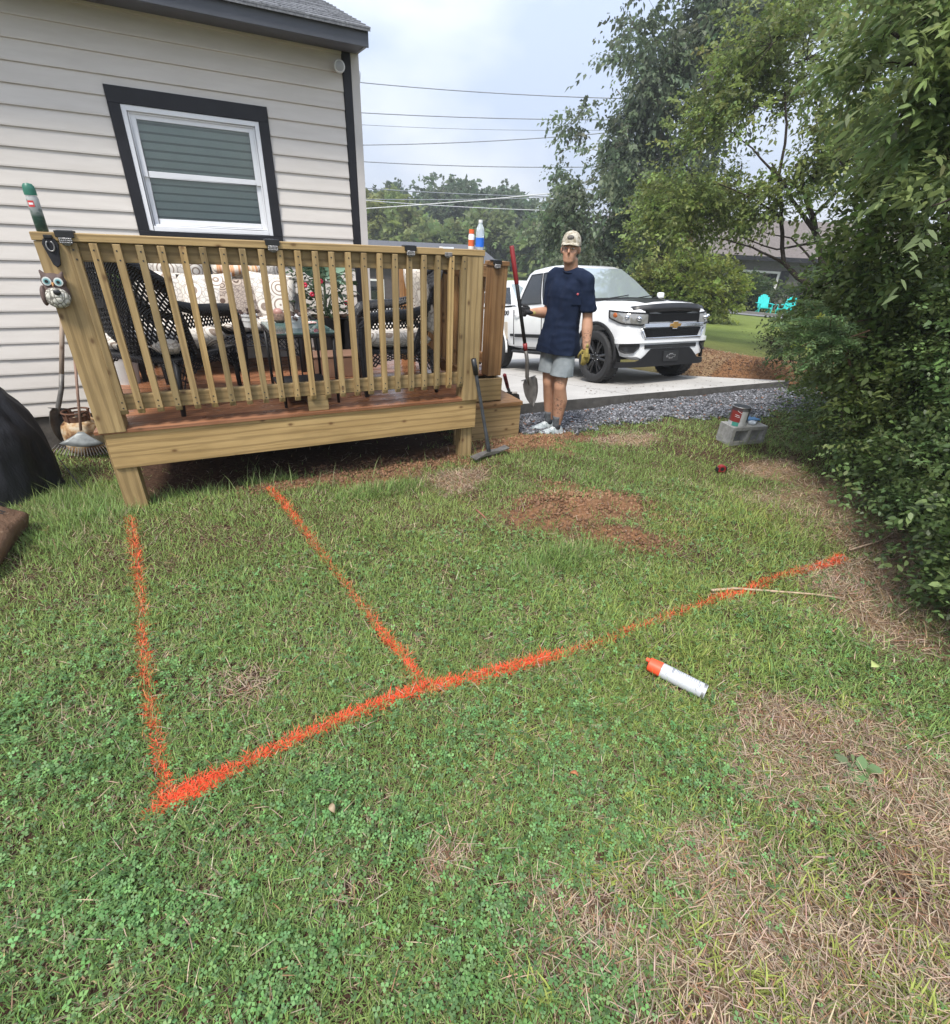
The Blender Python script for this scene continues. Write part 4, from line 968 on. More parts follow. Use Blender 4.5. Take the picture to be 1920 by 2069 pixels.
def make_truck():
    T = empty('pickup_truck', (6.16, 6.26, -.257), 0, 'white crew cab pickup with black grille parked on the concrete drive', 'truck')
    th = math.atan(SLAB_S); fwd = Vector((0, -math.cos(th), math.sin(th))); lf = Vector((1, 0, 0)); u = fwd.cross(lf)
    T.matrix_world = basis((6.10, 6.26, float(slab_z(6.10, 6.26)) + .004), fwd, lf, u)
    K = .95; RR = .39
    def sec(yb, ym, yt, zs, zt, ztc, ys=None):
        ys = ys or yb
        return [(0, zs), (ys * .8 * K, zs), (yb * K, zs + .05), (ym * K, zs + .22), (ym * 1.004 * K, (zs + zt) / 2 + .06), (ym * K, zt - .14), ((ym * .6 + yt * .4) * K, zt - .05), (yt * K, zt - .005), (yt * .8 * K, zt + (ztc - zt) * .55), (yt * .4 * K, zt + (ztc - zt) * .9), (0, ztc)]
    st = [(-4.42, sec(.80, .88, .84, .55, 1.18, 1.18)), (-4.40, sec(.86, .925, .88, .52, 1.19, 1.19)), (-3.9, sec(.88, .935, .89, .45, 1.20, 1.20)), (-2.62, sec(.88, .935, .89, .42, 1.20, 1.20)), (-2.60, sec(.88, .93, .88, .42, 1.19, 1.20)),
          (-1.6, sec(.88, .93, .86, .42, 1.16, 1.20)), (-.55, sec(.88, .93, .86, .42, 1.16, 1.235)), (-.3, sec(.88, .935, .86, .42, 1.15, 1.235)), (.1, sec(.88, .94, .85, .42, 1.13, 1.22)), (.36, sec(.86, .93, .82, .40, 1.11, 1.20)), (.52, sec(.82, .89, .77, .36, 1.08, 1.175)), (.60, sec(.77, .83, .72, .36, 1.05, 1.15)), (.655, sec(.66, .70, .62, .36, 1.02, 1.11)), (.675, sec(.52, .56, .5, .38, .99, 1.07))]
    m = loft(st); body = m.build('body', MAT['paint'], T, smooth=.6)
    # wheel arches cut out
    cut = MB()
    for ax in (0, -3.26):
        for s in (-1, 1):
            pr = [(.47 * math.cos(a), .47 * math.sin(a)) for a in np.linspace(0, 2 * math.pi, 29)[:-1]]
            cut.prism([(ax + p, RR + .02 + q) for p, q in pr], 'y', min(s * .58, s * 1.2), max(s * .58, s * 1.2))
    co = cut.build('cut', MAT['trim_black'], T)
    b = body.modifiers.new('b', 'BOOLEAN'); b.object = co; b.operation = 'DIFFERENCE'; b.solver = 'EXACT'
    bpy.context.view_layer.update(); evaluated(body); bpy.data.objects.remove(co)
    body.data.set_sharp_from_angle(angle=.55)
    for f in body.data.polygons: f.use_smooth = True
    # cab
    cb = [(-2.50, .84, 1.17), (-.42, .82, 1.17)]
    def cabsec(t):     # t 0 belt .. 1 roof
        return t
    rows = []
    for z, xr, xf, yw in ((1.15, -2.58, -.36, .865), (1.30, -2.54, -.56, .85), (1.55, -2.43, -.88, .78), (1.74, -2.33, -1.14, .705), (1.80, -2.24, -1.30, .655), (1.835, -2.05, -1.5, .55), (1.845, -1.9, -1.65, .3)):
        y = yw * K; c = .10
        rows.append([(xr, -y + c, z), (xr + c * .5, -y, z), ((xr + xf) / 2, -y * 1.015, z), (xf - c * 1.4, -y, z), (xf, -y + c * 1.4, z), (xf + .05 * (1.9 - z), 0, z), (xf, y - c * 1.4, z), (xf - c * 1.4, y, z), ((xr + xf) / 2, y * 1.015, z), (xr + c * .5, y, z), (xr, y - c, z), (xr - .02, 0, z)])
    m = MB(); n = 12; m.grid([p for r_ in rows for p in r_], n, len(rows), closed_u=True); k0 = (len(rows) - 1) * n; m.f.append(tuple(range(k0, k0 + n))); m.m.append(0)
    cab = m.build('cab', MAT['paint'], T, smooth=.9)
    # glass: side windows and windscreen, laid just proud of the cab skin
    def skin(t, z, side):   # point on cab side at fraction t along x (0 rear,1 front)
        zs = [r_[0][2] for r_ in rows]; 
        for i in range(len(zs) - 1):
            if zs[i] <= z <= zs[i + 1] + 1e-6: w = (z - zs[i]) / (zs[i + 1] - zs[i]); break
        L = lambda k: tuple(rows[i][k][q] * (1 - w) + rows[i + 1][k][q] * w for q in range(3))
        a, c, b_ = L(1), L(2), L(3); 
        x = a[0] + (b_[0] - a[0]) * t; xm = (x - a[0]) / (c[0] - a[0]) if x < c[0] else (x - c[0]) / (b_[0] - c[0])
        y = (a[1] + (c[1] - a[1]) * xm) if x < c[0] else (c[1] + (b_[1] - c[1]) * xm)
        return (x, (y - .006) * -side, z)
    for side in (-1, 1):
        for (t0b, t1b, t0t, t1t) in ((.06, .46, .10, .46), (.50, .95, .50, .93)):
            m = MB(); q = []
            for j in range(5):
                w = j / 4; z = 1.22 + .50 * w
                for i in range(7): t0 = t0b + (t0t - t0b) * w; t1 = t1b + (t1t - t1b) * w; q.append(skin(t0 + (t1 - t0) * i / 6, z, side))
            m.grid(q, 7, 5); m.build('side_window', MAT['glass_dark'], T, smooth=True)
            m = MB(); m.tube([q[i] for i in list(range(7)) + [6 + 7 * j for j in range(1, 5)] + [34 - i for i in range(1, 7)] + [28 - 7 * j for j in range(1, 5)]], .010, 5); m.build('window_seal', MAT['trim_black'], T)
    m = MB(); q = []
    for j in range(6):
        w = j / 5; z = 1.21 + .54 * w
        zs = [r_[0][2] for r_ in rows]
        i = max(k for k in range(len(zs) - 1) if zs[k] <= z); ww = (z - zs[i]) / (zs[i + 1] - zs[i])
        L = lambda k: Vector(rows[i][k]) * (1 - ww) + Vector(rows[i + 1][k]) * ww
        a, c, b_ = L(4), L(5), L(6)
        for s in np.linspace(0, 1, 9): p = (a.lerp(c, s * 2) if s < .5 else c.lerp(b_, s * 2 - 1)); q.append(tuple(p + Vector((.010, 0, .008))))
    m.grid(q, 9, 6); m.build('windshield', MAT['glass_sky'], T, smooth=True)
    m = MB(); m.tube([(-.40, -.70 * K, 1.232), (-.33, 0, 1.242), (-.40, .70 * K, 1.232)], .022, 6); m.build('cowl', MAT['trim_black'], T)
    for s in (-.35, .2):
        m = MB(); m.tube([(-.36, s, 1.25), (-.42, s + .25, 1.275), (-.47, s + .48, 1.30)], .008, 5); m.build('wiper', MAT['trim_black'], T)
    # bed: black rail caps and a dark cover
    for s in (-1, 1):
        m = MB(); m.box(-4.40, -2.63, s * .86 * K - .045, s * .86 * K + .045, 1.195, 1.222); m.build('bed_rail', MAT['trim_black'], T, bevel=.008)
    m = MB(); m.box(-4.38, -2.64, -.80 * K, .80 * K, 1.19, 1.208); m.build('bed_cover', MAT['trim_black'], T)
    # front face -------------------------------------------------
    xf = .68
    def front(name, pts, x0, x1, mat, par=T, bevel=.006): m = MB(); m.prism(pts, 'x', x0, x1); return m.build(name, mat, par, bevel=bevel)
    G = empty('grille', (0, 0, 0), parent=T)
    front('upper_mesh', [(-.50, 1.00), (.50, 1.00), (.50, .885), (-.50, .885)], .60, .70, MAT['mesh_black'], G)
    front('lower_mesh', [(-.56, .80), (.56, .80), (.50, .665), (-.50, .665)], .60, .705, MAT['mesh_black'], G)
    for k in range(9):
        z = .68 + k * .0135; m = MB(); m.box(.703, .711, -.49 - .0, .49, z, z + .004); m.build('grille_bar', MAT['black_plastic'], G)
    front('chrome_bar', [(-.60, .865), (.60, .865), (.58, .81), (-.58, .81)], .66, .722, MAT['chrome'], G)
    m = MB(); m.tube([(.70, -.62, .80), (.71, -.56, .665), (.712, .56, .665), (.70, .62, .80)], .014, 6); m.build('chrome_surround', MAT['chrome'], G, smooth=True)
    bt = front('emblem', [(y, z + .838) for y, z in bowtie(.115, .046)], .715, .735, MAT['gold'], T, .004)
    front('emblem_rim', [(y, z + .838) for y, z in bowtie(.127, .056)], .712, .728, MAT['chrome'], bt, .003)
    # outline of the nose at height z as a curve of arc length from the centre line
    def nose(z):
        pts = [(st[-1][0], 0.0)]
        for x, half in st[::-1]:
            if x < -.2: break
            ys_ = [p[0] for p in half[3:8]]; zs_ = [p[1] for p in half[3:8]]; pts.append((x, float(np.interp(z, zs_, ys_))))
        P = np.array(pts); L = np.concatenate([[0], np.cumsum(np.hypot(*np.diff(P, axis=0).T))]); return P, L
    def skinp(s_, z, off):
        P, L = nose(z); a_ = abs(s_); x = np.interp(a_, L, P[:, 0]); y = np.interp(a_, L, P[:, 1]); d = .03
        tx = np.interp(a_ + d, L, P[:, 0]) - np.interp(max(a_ - d, 0), L, P[:, 0]); ty = np.interp(a_ + d, L, P[:, 1]) - np.interp(max(a_ - d, 0), L, P[:, 1])
        n_ = math.hypot(tx, ty); nx_, ny_ = ty / n_, -tx / n_
        return (float(x + nx_ * off), float((y + ny_ * off) * (1 if s_ >= 0 else -1)), z)
    def patch(name, ss, zlo, zhi, off, mat, par=T, nz=4, thick=.03, smooth=True):
        m = MB(); q = []
        for j in range(nz):
            for s_, a_, b_ in zip(ss, zlo, zhi): q.append(skinp(s_, a_ + (b_ - a_) * j / (nz - 1), off))
        back = [(p_[0] - thick * .9, p_[1] * (1 - thick * .5), p_[2]) for p_ in q]; n_ = len(ss)
        m.grid(q, n_, nz); m.grid(back, n_, nz); k = n_ * nz
        rim = list(range(n_)) + [n_ - 1 + n_ * j for j in range(1, nz)] + [n_ * nz - 1 - i for i in range(1, n_)] + [n_ * (nz - 1 - j) for j in range(1, nz - 1)]
        for a_, b_ in zip(rim, rim[1:] + rim[:1]): m.f.append((a_, b_, k + b_, k + a_)); m.m.append(0)
        o = m.build(name, mat, par, smooth=.7); return o, [q[i] for i in rim]
    for s in (-1, 1):
        ss = [s * v_ for v_ in np.linspace(.50, 1.10, 12)]
        zt = np.interp(np.abs(ss), [.5, .8, 1.1], [1.00, 1.02, 1.055]); zb = np.interp(np.abs(ss), [.5, .62, .9, 1.10], [.865, .845, .875, .955])
        h, rim = patch('headlight', ss, zb, zt, .016, MAT['lamp_glass'])
        m = MB(); m.tube(rim + rim[:1], .012, 5); m.build('bezel', MAT['trim_black'], h)
        for (sv, zz, rr) in ((.66, .935, .042), (.82, .955, .036)):
            c_ = skinp(s * sv, zz, .020); m = MB(); m.ell(c_, (rr, rr, rr * .9), 14, 8); m.build('projector', MAT['chrome'], h, smooth=True)
        c_ = skinp(s * 1.0, .985, .014); m = MB(); m.ell(c_, (.045, .016, .04), 12, 8); m.build('amber_lens', plain('amber', (.40, .10, .02), .3), h, smooth=True)
        ss = [s * v_ for v_ in np.linspace(.62, .90, 8)]
        fp, rim = patch('fog_pocket', ss, np.interp(np.abs(ss), [.62, .70, .84, .90], [.55, .475, .475, .51]), [.578] * 8, .010, MAT['black_plastic'])
        m = MB(); m.tube(rim + rim[:1], .014, 6); m.build('fog_surround', MAT['trim_black'], fp)
        m = MB(); q_ = Matrix.Translation((-.60, s * 1.02 * K, 1.30)); m.box(-.035, .035, -.065, .065, -.05, .05, q_); mo = m.build('mirror', MAT['paint'], T, bevel=.03, bseg=3, smooth=.8)
        m = MB(); m.tube([(-.60, s * .84 * K, 1.24), (-.61, s * .98 * K, 1.265)], [.03, .022], 8); m.build('mirror_arm', MAT['trim_black'], mo)
    ss = np.linspace(-.97, .97, 31); A_ = np.abs(ss)
    patch('bumper', ss, [.598] * 31, [.662] * 31, .034, MAT['paint'], thick=.05)
    patch('valance', ss, [.26] * 31, np.interp(A_, [.0, .40, .60, 1.3], [.515, .515, .34, .33]), .014, MAT['trim_black'], nz=6, thick=.06)
    ss = np.linspace(-.52, .52, 11); patch('air_intake', ss, [.52] * 11, [.572] * 11, .012, MAT['black_plastic'])
    pl = front('number_plate', [(-.15, .475), (.15, .475), (.15, .325), (-.15, .325)], .685, .708, MAT['black_plastic'])
    front('plate_emblem', [(y, z + .40) for y, z in bowtie(.095, .038)], .706, .711, MAT['steel'], pl, .002)
    front('plate_emblem_inset', [(y, z + .40) for y, z in bowtie(.078, .024)], .708, .713, MAT['black_plastic'], pl, .001)
    # bonnet shield and stripes follow the hood crown
    def hood(x, yf):     # height of hood at x, |y| fraction
        xs_ = [s_[0] for s_ in st]; i = max(k for k in range(len(xs_) - 1) if xs_[k] <= x); w = (x - xs_[i]) / (xs_[i + 1] - xs_[i])
        A, B_ = st[i][1], st[i + 1][1]; h0 = [((a[0] * (1 - w) + b_[0] * w), (a[1] * (1 - w) + b_[1] * w)) for a, b_ in zip(A, B_)][7:]
        ysx = [p[0] for p in h0][::-1]; zsx = [p[1] for p in h0][::-1]
        return float(np.interp(abs(yf), ysx, zsx))
    for (ya, yb) in ((-.52, -.04), (.04, .52)):
        m = MB(); q = []
        for i in range(12):
            x = -.30 + .84 * i / 11
            for j in range(6): y = (ya + (yb - ya) * j / 5) * (1 - .12 * i / 11); q.append((x, y, hood(x, y) + .006))
        m.grid(q, 6, 12); m.build('hood_stripe', MAT['stripe'], T, smooth=True)
    m = MB(); q = []
    for i in range(15):
        y = -.74 + 1.48 * i / 14; w = 1 - abs(y) / .80; xo = .60 + .10 * min(1, w * 2.2) - (.05 if abs(y) > .6 else 0)
        z = 1.035 + .045 * (1 - (abs(y) / .8) ** 2); q += [(xo - .08, y * K, z + .055), (xo - .02, y * K, z + .062), (xo + .022, y * K, z + .015), (xo + .014, y * K, z - .05)]
    m.grid(q, 4, 15); sh = m.build('hood_shield', MAT['black_plastic'], T, smooth=.9); so = sh.modifiers.new('s', 'SOLIDIFY'); so.thickness = .012; evaluated(sh)
    m = MB(); m.tube([(.66 - .10 * abs(y) ** 2.0, y * K, 1.02) for y in np.linspace(-.6, .6, 13)], .03, 8); m.build('grille_top', MAT['trim_black'], T, smooth=True)
    # sides: seams, handles, stripe, step, tan patch
    for s in (-1, 1):
        y0 = .945 * K * s
        for x in (-.55, -1.52, -2.50): m = MB(); m.box(x - .003, x + .003, min(y0, y0 - s * .02), max(y0, y0 - s * .02), .50, 1.14); m.build('door_seam', MAT['trim_black'], T)
        for x in (-1.38, -2.36): m = MB(); m.tube([(x - .09, y0 + s * .004, 1.03), (x, y0 + s * .025, 1.035), (x + .09, y0 + s * .004, 1.03)], .013, 6); m.build('door_handle', MAT['paint'], T, smooth=True)
        m = MB(); m.box(-2.45, -.58, y0 - .008, y0 + .008, .64, .70); m.build('side_molding', MAT['trim_black'], T, bevel=.004)
        for k in range(4): m = MB(); m.box(-2.53 - k * .032, -2.515 - k * .032, y0 - .006, y0 + .006, .655, .70); m.build('molding_bar', MAT['trim_black'], T)
        m = MB(); m.tube([(-2.5, s * .95 * K, .38), (-.6, s * .95 * K, .38)], .04, 8, flat=.7); 
        for x in (-2.3, -.8): m.tube([(x, s * .95 * K, .38), (x, s * .7, .44)], .02, 6)
        m.build('running_board', MAT['trim_black'], T, smooth=True)
        for ax in (0, -3.26):
            m = MB(); m.tube([(ax + .475 * math.cos(a), s * .94 * K, RR + .02 + .475 * math.sin(a)) for a in np.linspace(-.15, math.pi + .15, 24)], .022, 6, flat=1.4); m.build('arch_trim', MAT['trim_black'] if ax == 0 else MAT['paint'], T, smooth=True)
            w = wheel(T, ax, s * .83 * K, RR, s)
    m = MB(); m.box(-2.86, -2.74, -.943 * K - .004, -.943 * K + .01, .60, .92); m.build('tan_patch', plain('tan_primer', (.48, .42, .34), .6), T)
    lettering('lettering', 'COLORADO', .115, MAT['trim_black'], T, basis((-3.02, -.94 * K - .001, 1.085), (1, 0, 0), (0, 0, 1), (0, -1, 0)), .003, True, .3)
    m = MB(); m.box(-2.0, -.2, -.55, .55, .30, .42); m.box(-4.2, .3, -.45, .45, .36, .46); m.build('chassis', MAT['trim_black'], T)
    m = MB(); m.tube([(0, -.75, .38), (0, .75, .38)], .06, 8); m.tube([(-3.26, -.75, .38), (-3.26, .75, .38)], .07, 8); m.build('axle', MAT['trim_black'], T)
    for k in range(2): pass
    return T
truck = make_truck()
def second_truck():
    # only the rear of its cab roof shows over the bed of the first
    T = empty('parked_van', (5.6, 15.6, 0), 0, 'white vehicle parked behind the pickup, only its windows and roof showing', 'van')
    z0 = float(slab_z(8.9, 14.6)); T.matrix_world = basis((8.9, 14.6, z0), (0, -1, .1), (1, 0, 0), (0, .1, 1))
    m = MB(); rows = []
    for z, xr, xf, y in ((.45, -2.3, 2.3, .86), (.75, -2.35, 2.35, .92), (1.05, -2.3, 2.2, .92), (1.12, -1.5, 1.0, .86), (1.5, -1.2, .55, .74), (1.78, -.95, .2, .62), (1.82, -.8, .05, .5)):
        rows += [(xr, -y, z), ((xr + xf) / 2, -y * 1.02, z), (xf, -y, z), (xf + .05, 0, z), (xf, y, z), ((xr + xf) / 2, y * 1.02, z), (xr, y, z), (xr - .04, 0, z)]
    m.grid(rows, 8, 7, closed_u=True); m.f.append(tuple(range(48, 56))); m.m.append(0); m.build('body', MAT['paint'], T, smooth=.7)
    for s in (-1, 1):
        for (xa, xb, xc, xd) in ((-1.25, -.35, -1.05, -.38), (-.27, .80, -.30, .42)):
            m = MB(); yb, yt = .862 * 1.01, .70; m.add([(xa, s * yb, 1.18), (xb, s * yb, 1.18), (xd, s * yt, 1.62), (xc, s * yt, 1.62)], [(0, 1, 2, 3)]); 
            o = m.build('side_window', MAT['glass_dark'], T); so = o.modifiers.new('s', 'SOLIDIFY'); so.thickness = .02; so.offset = 0; evaluated(o)
        for x in (1.45, -1.5): wheel(T, x, s * .8, .36, s)
    m = MB(); m.add([(1.06, -.72, 1.15), (1.06, .72, 1.15), (.30, .6, 1.72), (.30, -.6, 1.72)], [(0, 1, 2, 3)]); o = m.build('windshield', MAT['glass_sky'], T)
    so = o.modifiers.new('s', 'SOLIDIFY'); so.thickness = .03; so.offset = 1; evaluated(o)
second_truck()
# ================================================================ person
def wrinkle(o, amp, sc, seed=0, stretch=(1, 1, 1), lim=None):
    me = o.data; n = len(me.vertices); co = np.empty(n * 3, np.float32); no = np.empty(n * 3, np.float32)
    me.vertices.foreach_get('co', co); me.vertices.foreach_get('normal', no); co = co.reshape(-1, 3); no = no.reshape(-1, 3)
    d = np.array([mnoise.noise((c[0] * sc * stretch[0] + seed, c[1] * sc * stretch[1], c[2] * sc * stretch[2])) for c in co]); d = 1 - np.abs(d) * 2.2
    co += no * (d * amp)[:, None]; me.vertices.foreach_set('co', co.ravel()); me.update()
def cutz(o, z0=None, z1=None):
    """open a shell at a level plane: drop faces beyond it"""
    bm = bmesh.new(); bm.from_mesh(o.data)
    for z, sgn in ((z0, 1), (z1, -1)):
        if z is None: continue
        bmesh.ops.bisect_plane(bm, geom=bm.verts[:] + bm.edges[:] + bm.faces[:], plane_co=(0, 0, z), plane_no=(0, 0, -sgn), clear_outer=True)
    bm.to_mesh(o.data); bm.free(); return o
def cutp(o, co, no):
    bm = bmesh.new(); bm.from_mesh(o.data); bmesh.ops.bisect_plane(bm, geom=bm.verts[:] + bm.edges[:] + bm.faces[:], plane_co=co, plane_no=no, clear_outer=True); bm.to_mesh(o.data); bm.free(); return o
def glove_hand(name, M, mat, cuffm, par, curl, side=1):
    """a gloved hand in its own frame: wrist at origin, fingers along -z, palm towards -y, thumb on +x*side"""
    m = MB(); m.tube([(0, 0, .03), (0, 0, 0), (0, .0, -.04), (0, 0, -.085)], [.030, .033, .042, .040], 12, flat=.55)
    L = [.070, .082, .076, .060]
    for i in range(4):
        x = (.030 - i * .020) * side; p = Vector((x, 0, -.085)); pts = [p + Vector((0, 0, .03)), p]; a = 0
        for k in range(3):
            a += curl[i] * (1, 1.1, .9)[k]; p = p + Vector((-.003 * side * (i - 1.5) * 0, -math.sin(a), -math.cos(a))) * L[i] * (.42, .33, .25)[k]; pts.append(p)
        m.tube(pts, [.0105, .0108, .0102, .0095, .0075], 8)
    th = [Vector((.026 * side, -.004, -.02)), Vector((.046 * side, -.018, -.045)), Vector((.052 * side, -.036 - .02 * curl[4], -.068)), Vector((.046 * side, -.050 - .03 * curl[4], -.088))]
    m.tube(th, [.015, .0135, .0118, .009], 8)
    o = m.build(name, mat, par); remesh(o, .0042, 2, .4); o.matrix_local = M
    m = MB(); m.tube([(0, 0, .055), (0, 0, .03), (0, 0, .004)], [.037, .036, .037], 14, flat=.75); c = m.build('cuff', cuffm, o, smooth=True)
    return o
def make_man():
    px0 = gp(1108, 868, -.07); A = empty('person', (px0[0], px0[1], float(terrain(px0[0], px0[1])) - .012), R_(-35), 'person in navy T-shirt, grey shorts and tan cap standing by the drive holding a shovel', 'person')
    t = NT('skin'); v = t.coord('Object'); c = t.ramp(t.noise(v, 9, 5), [(.3, (.40, .21, .13)), (.7, (.52, .30, .20))])
    # ink on the shin and forearm
    def blob(cx, cy, cz, r):
        sb = t.n('ShaderNodeVectorMath', operation='DISTANCE'); t.l(v, sb.inputs[0]); sb.inputs[1].default_value = (cx, cy, cz)
        return t.ramp(sb.outputs['Value'], [(r * .6, (1, 1, 1)), (r, (0, 0, 0))])
    ink = t.ramp(t.noise(v, 48, 3, .6), [(.53, (0, 0, 0)), (.58, (.6,) * 3)])
    for b in ((.07, -.14, .36, .07), (.07, -.14, .28, .06), (.25, -.17, .98, .07), (.05, -.16, .56, .045)): c = t.mix(t.mix(1.0, blob(*b), ink, 'MULTIPLY'), c, (.035, .03, .03))
    skin = t.bsdf(c, .5, 0, t.bump(t.noise(v, 120, 3), .15, .003), .4, Subsurface_Weight=.08, Subsurface_Radius=(.02, .008, .004))
    hipL, hipR = (.075, -.055, .90), (-.075, .055, .90)
    knL, knR = (.060, -.125, .50), (-.050, .020, .50); anL, anR = (.078, -.055, .095), (-.005, .09, .095)
    shL, shR = (.178, -.090, 1.435), (-.112, .105, 1.435)
    elL, elR = (.228, -.10, 1.13), (-.130, .075, 1.135); wrL, wrR = (.250, -.150, .885), (-.285, -.095, 1.150)
    m = MB()
    def limb(a, b, ra, rb, mid=None, rm=None, n=12):
        a, b = Vector(a), Vector(b)
        if mid is not None: q = a.lerp(b, .35); m.tube([a, q + Vector(mid), b], [ra, rm, rb], n)
        else: m.tube([a, b], [ra, rb], n)
        m.ell(a, (ra,) * 3, 10, 8); m.ell(b, (rb,) * 3, 10, 8)
    for hp, kn, an in ((hipL, knL, anL), (hipR, knR, anR)):
        limb(hp, kn, .088, .060); m.ell(Vector(kn) + Vector((-.008, -.018, .0)), (.030, .030, .040), 10, 8)
        limb(kn, an, .058, .040, (.014, .024, 0), .071)
    for sh, el, wr in ((shL, elL, wrL), (shR, elR, wrR)):
        limb(sh, el, .056, .045); limb(el, wr, .046, .033, (0, 0, 0), .051)
    # trunk
    for s in (-1, 1):
        ax = Vector((.85, -.53, 0)) * s
        m.tube([Vector(p_) + ax * w_ for p_, w_ in (((0, 0, .86), .05), ((0, 0, .98), .05), ((.010, 0, 1.12), .045), ((.02, 0, 1.28), .06), ((.03, 0, 1.40), .06))], [.098, .094, .085, .088, .075], 14)
    m.tube([shR, (.036, 0, 1.44), shL], [.052, .060, .052], 12)
    m.tube([(.036, .012, 1.44), (.026, .002, 1.54), (.016, -.012, 1.60)], [.070, .062, .062], 12)
    # head, turned a little to the viewer
    hc = Vector((.004, -.022, 1.665)); HR = Matrix.Rotation(R_(-8), 3, 'Z')
    def hx(p): return hc + HR @ Vector(p)
    m.ell(hx((0, .012, .03)), (.076, .095, .098)); m.ell(hx((0, -.030, -.045)), (.058, .062, .068)); m.ell(hx((0, -.062, -.088)), (.028, .022, .022)); m.ell(hx((0, -.05, -.08)), (.046, .04, .03))
    m.tube([hx((0, -.088, .028)), hx((0, -.108, -.018)), hx((0, -.100, -.030))], [.009, .0130, .010], 8)                      # nose
    m.ell(hx((0, -.076, .036)), (.052, .014, .010)); m.ell(hx((-.040, -.060, -.018)), (.022, .016, .02)); m.ell(hx((.040, -.060, -.018)), (.022, .016, .02))
    m.ell(hx((0, -.086, -.050)), (.022, .009, .006)); m.ell(hx((0, -.085, -.062)), (.019, .009, .006))
    for s in (-1, 1): m.ell(hx((s * .078, .012, .0)), (.010, .02, .032))
    body = m.build('body', skin, A); remesh(body, .0080, 3, .5)
    for s in (-1, 1):
        e = MB(); e.ell(hx((s * .030, -.080, .014)), (.013, .007, .0065), 10, 6); eo = e.build('eye', plain('eye_white', (.55, .48, .44), .3), A, smooth=True)
        e = MB(); e.ell(hx((s * .030, -.0855, .014)), (.0055, .003, .0055), 8, 6); e.build('iris', plain('iris', (.03, .02, .015), .2), eo, smooth=True)
        e = MB(); e.tube([hx((s * .014, -.094, .030)), hx((s * .032, -.092, .035)), hx((s * .050, -.080, .030))], [.0025, .0035, .002], 6); e.build('eyebrow', plain('brow', (.035, .02, .012), .8), A)
    e = MB(); e.tube([hx((-.021, -.0965, -.0565)), hx((0, -.102, -.0560)), hx((.021, -.0965, -.0565))], [.002, .0042, .002], 6); e.build('mouth', plain('lips', (.16, .055, .045), .5), A, smooth=True)
    e = MB(); e.ell(hx((0, .022, .012)), (.0795, .088, .060), 18, 12); e.build('hair', plain('short_hair', (.028, .019, .013), .85, var=.3, nscale=60, bump=.5), A, smooth=True); cutp(A.children[-1], hx((0, .0, 0)), HR @ Vector((0, -1, -.35)))
    # T-shirt
    m = MB()
    for s in (-1, 1):
        ax = Vector((.85, -.53, 0)) * s
        m.tube([Vector(p_) + ax * w_ for p_, w_ in (((0, 0, .785), .062), ((0, 0, .90), .060), ((.004, 0, 1.02), .055), ((.012, 0, 1.16), .055), ((.022, 0, 1.30), .062), ((.032, 0, 1.40), .06), ((.036, 0, 1.45), .035))], [.146, .138, .120, .112, .112, .100, .075], 18)
    m.tube([Vector(shR) + Vector((0, 0, .008)), (.036, .0, 1.462), Vector(shL) + Vector((0, 0, .008))], [.064, .080, .064], 14)
    for sh, el, fr, r1 in ((shL, elL, .80, .069), (shR, elR, .80, .069)):
        a, b = Vector(sh), Vector(el); d = a.lerp(b, fr); m.ell(a, (.064, .064, .066), 12, 10); m.tube([a, a.lerp(b, .4), d], [.064, .065, r1], 14)
    navy = NT('navy_cotton'); vv = navy.coord('Object'); cc = navy.ramp(navy.noise(vv, 14, 5), [(.3, (.0065, .012, .030)), (.7, (.013, .021, .046))]); navym = navy.bsdf(cc, .92, 0, navy.bump(navy.noise(vv, 300, 2), .25, .002), .15)
    sh = m.build('t_shirt', navym, A); remesh(sh, .009, 5, .5); wrinkle(sh, .013, 5.0, 3, (1.2, 1.2, .45)); wrinkle(sh, .005, 11, 9, (.7, .7, 1.2)); cutz(sh, .802)
    me_co = None
    so = sh.modifiers.new('s', 'SOLIDIFY'); so.thickness = .004; so.offset = -1; evaluated(sh)
    m = MB(); m.tube([Vector((.036, -.004, 1.515)) + Vector((.073 * math.cos(a), .073 * math.sin(a), -.014 + .012 * math.sin(a))) for a in np.linspace(0, 2 * math.pi, 25)], .008, 6, cap=False); m.build('collar', navym, A, smooth=True)
    # chest pocket with a small pink mark, on the wearer's left
    pd = Vector((-.45, -.89, 0)); pc = Vector((.095, -.185, 1.30)); xx = Vector((.89, -.45, 0)) 
    dg = bpy.context.evaluated_depsgraph_get()
    bpy.context.view_layer.update()
    hit, hp, hn, _ = sh.ray_cast(Vector((.11, -.6, 1.30)), Vector((0, 1, 0)))
    if hit:
        q = basis(hp + hn * .003, Vector((0, 0, 1)).cross(hn).normalized(), Vector((0, 0, 1)), hn)
        m = MB(); m.box(-.045, .045, -.06, .05, -.004, .0025, q); m.build('pocket', navym, A, bevel=.003)
        m = MB(); m.ell(q @ Vector((.0, .030, .004)), (.010, .006, .010), 10, 6); m.build('pocket_mark', plain('pink_mark', (.45, .09, .11), .6), A)
    # shorts
    gs = NT('grey_shorts'); vv = gs.coord('Object'); gsm = gs.bsdf(gs.ramp(gs.noise(vv, 12, 5), [(.3, (.17, .195, .21)), (.7, (.25, .275, .29))]), .8, 0, gs.bump(gs.noise(vv, 40, 4), .3, .006), .2)
    m = MB()
    for s in (-1, 1): m.tube([Vector(p_) + Vector((.85, -.53, 0)) * s * .05 for p_ in ((0, 0, .76), (0, 0, .86), (0, 0, .97))], [.100, .098, .09], 16)
    for hp, kn in ((hipL, knL), (hipR, knR)):
        a, b = Vector(hp), Vector(kn); m.ell(a, (.086,) * 3, 12, 8); m.tube([a, a.lerp(b, .4), a.lerp(b, .78)], [.088, .094, .108], 16)
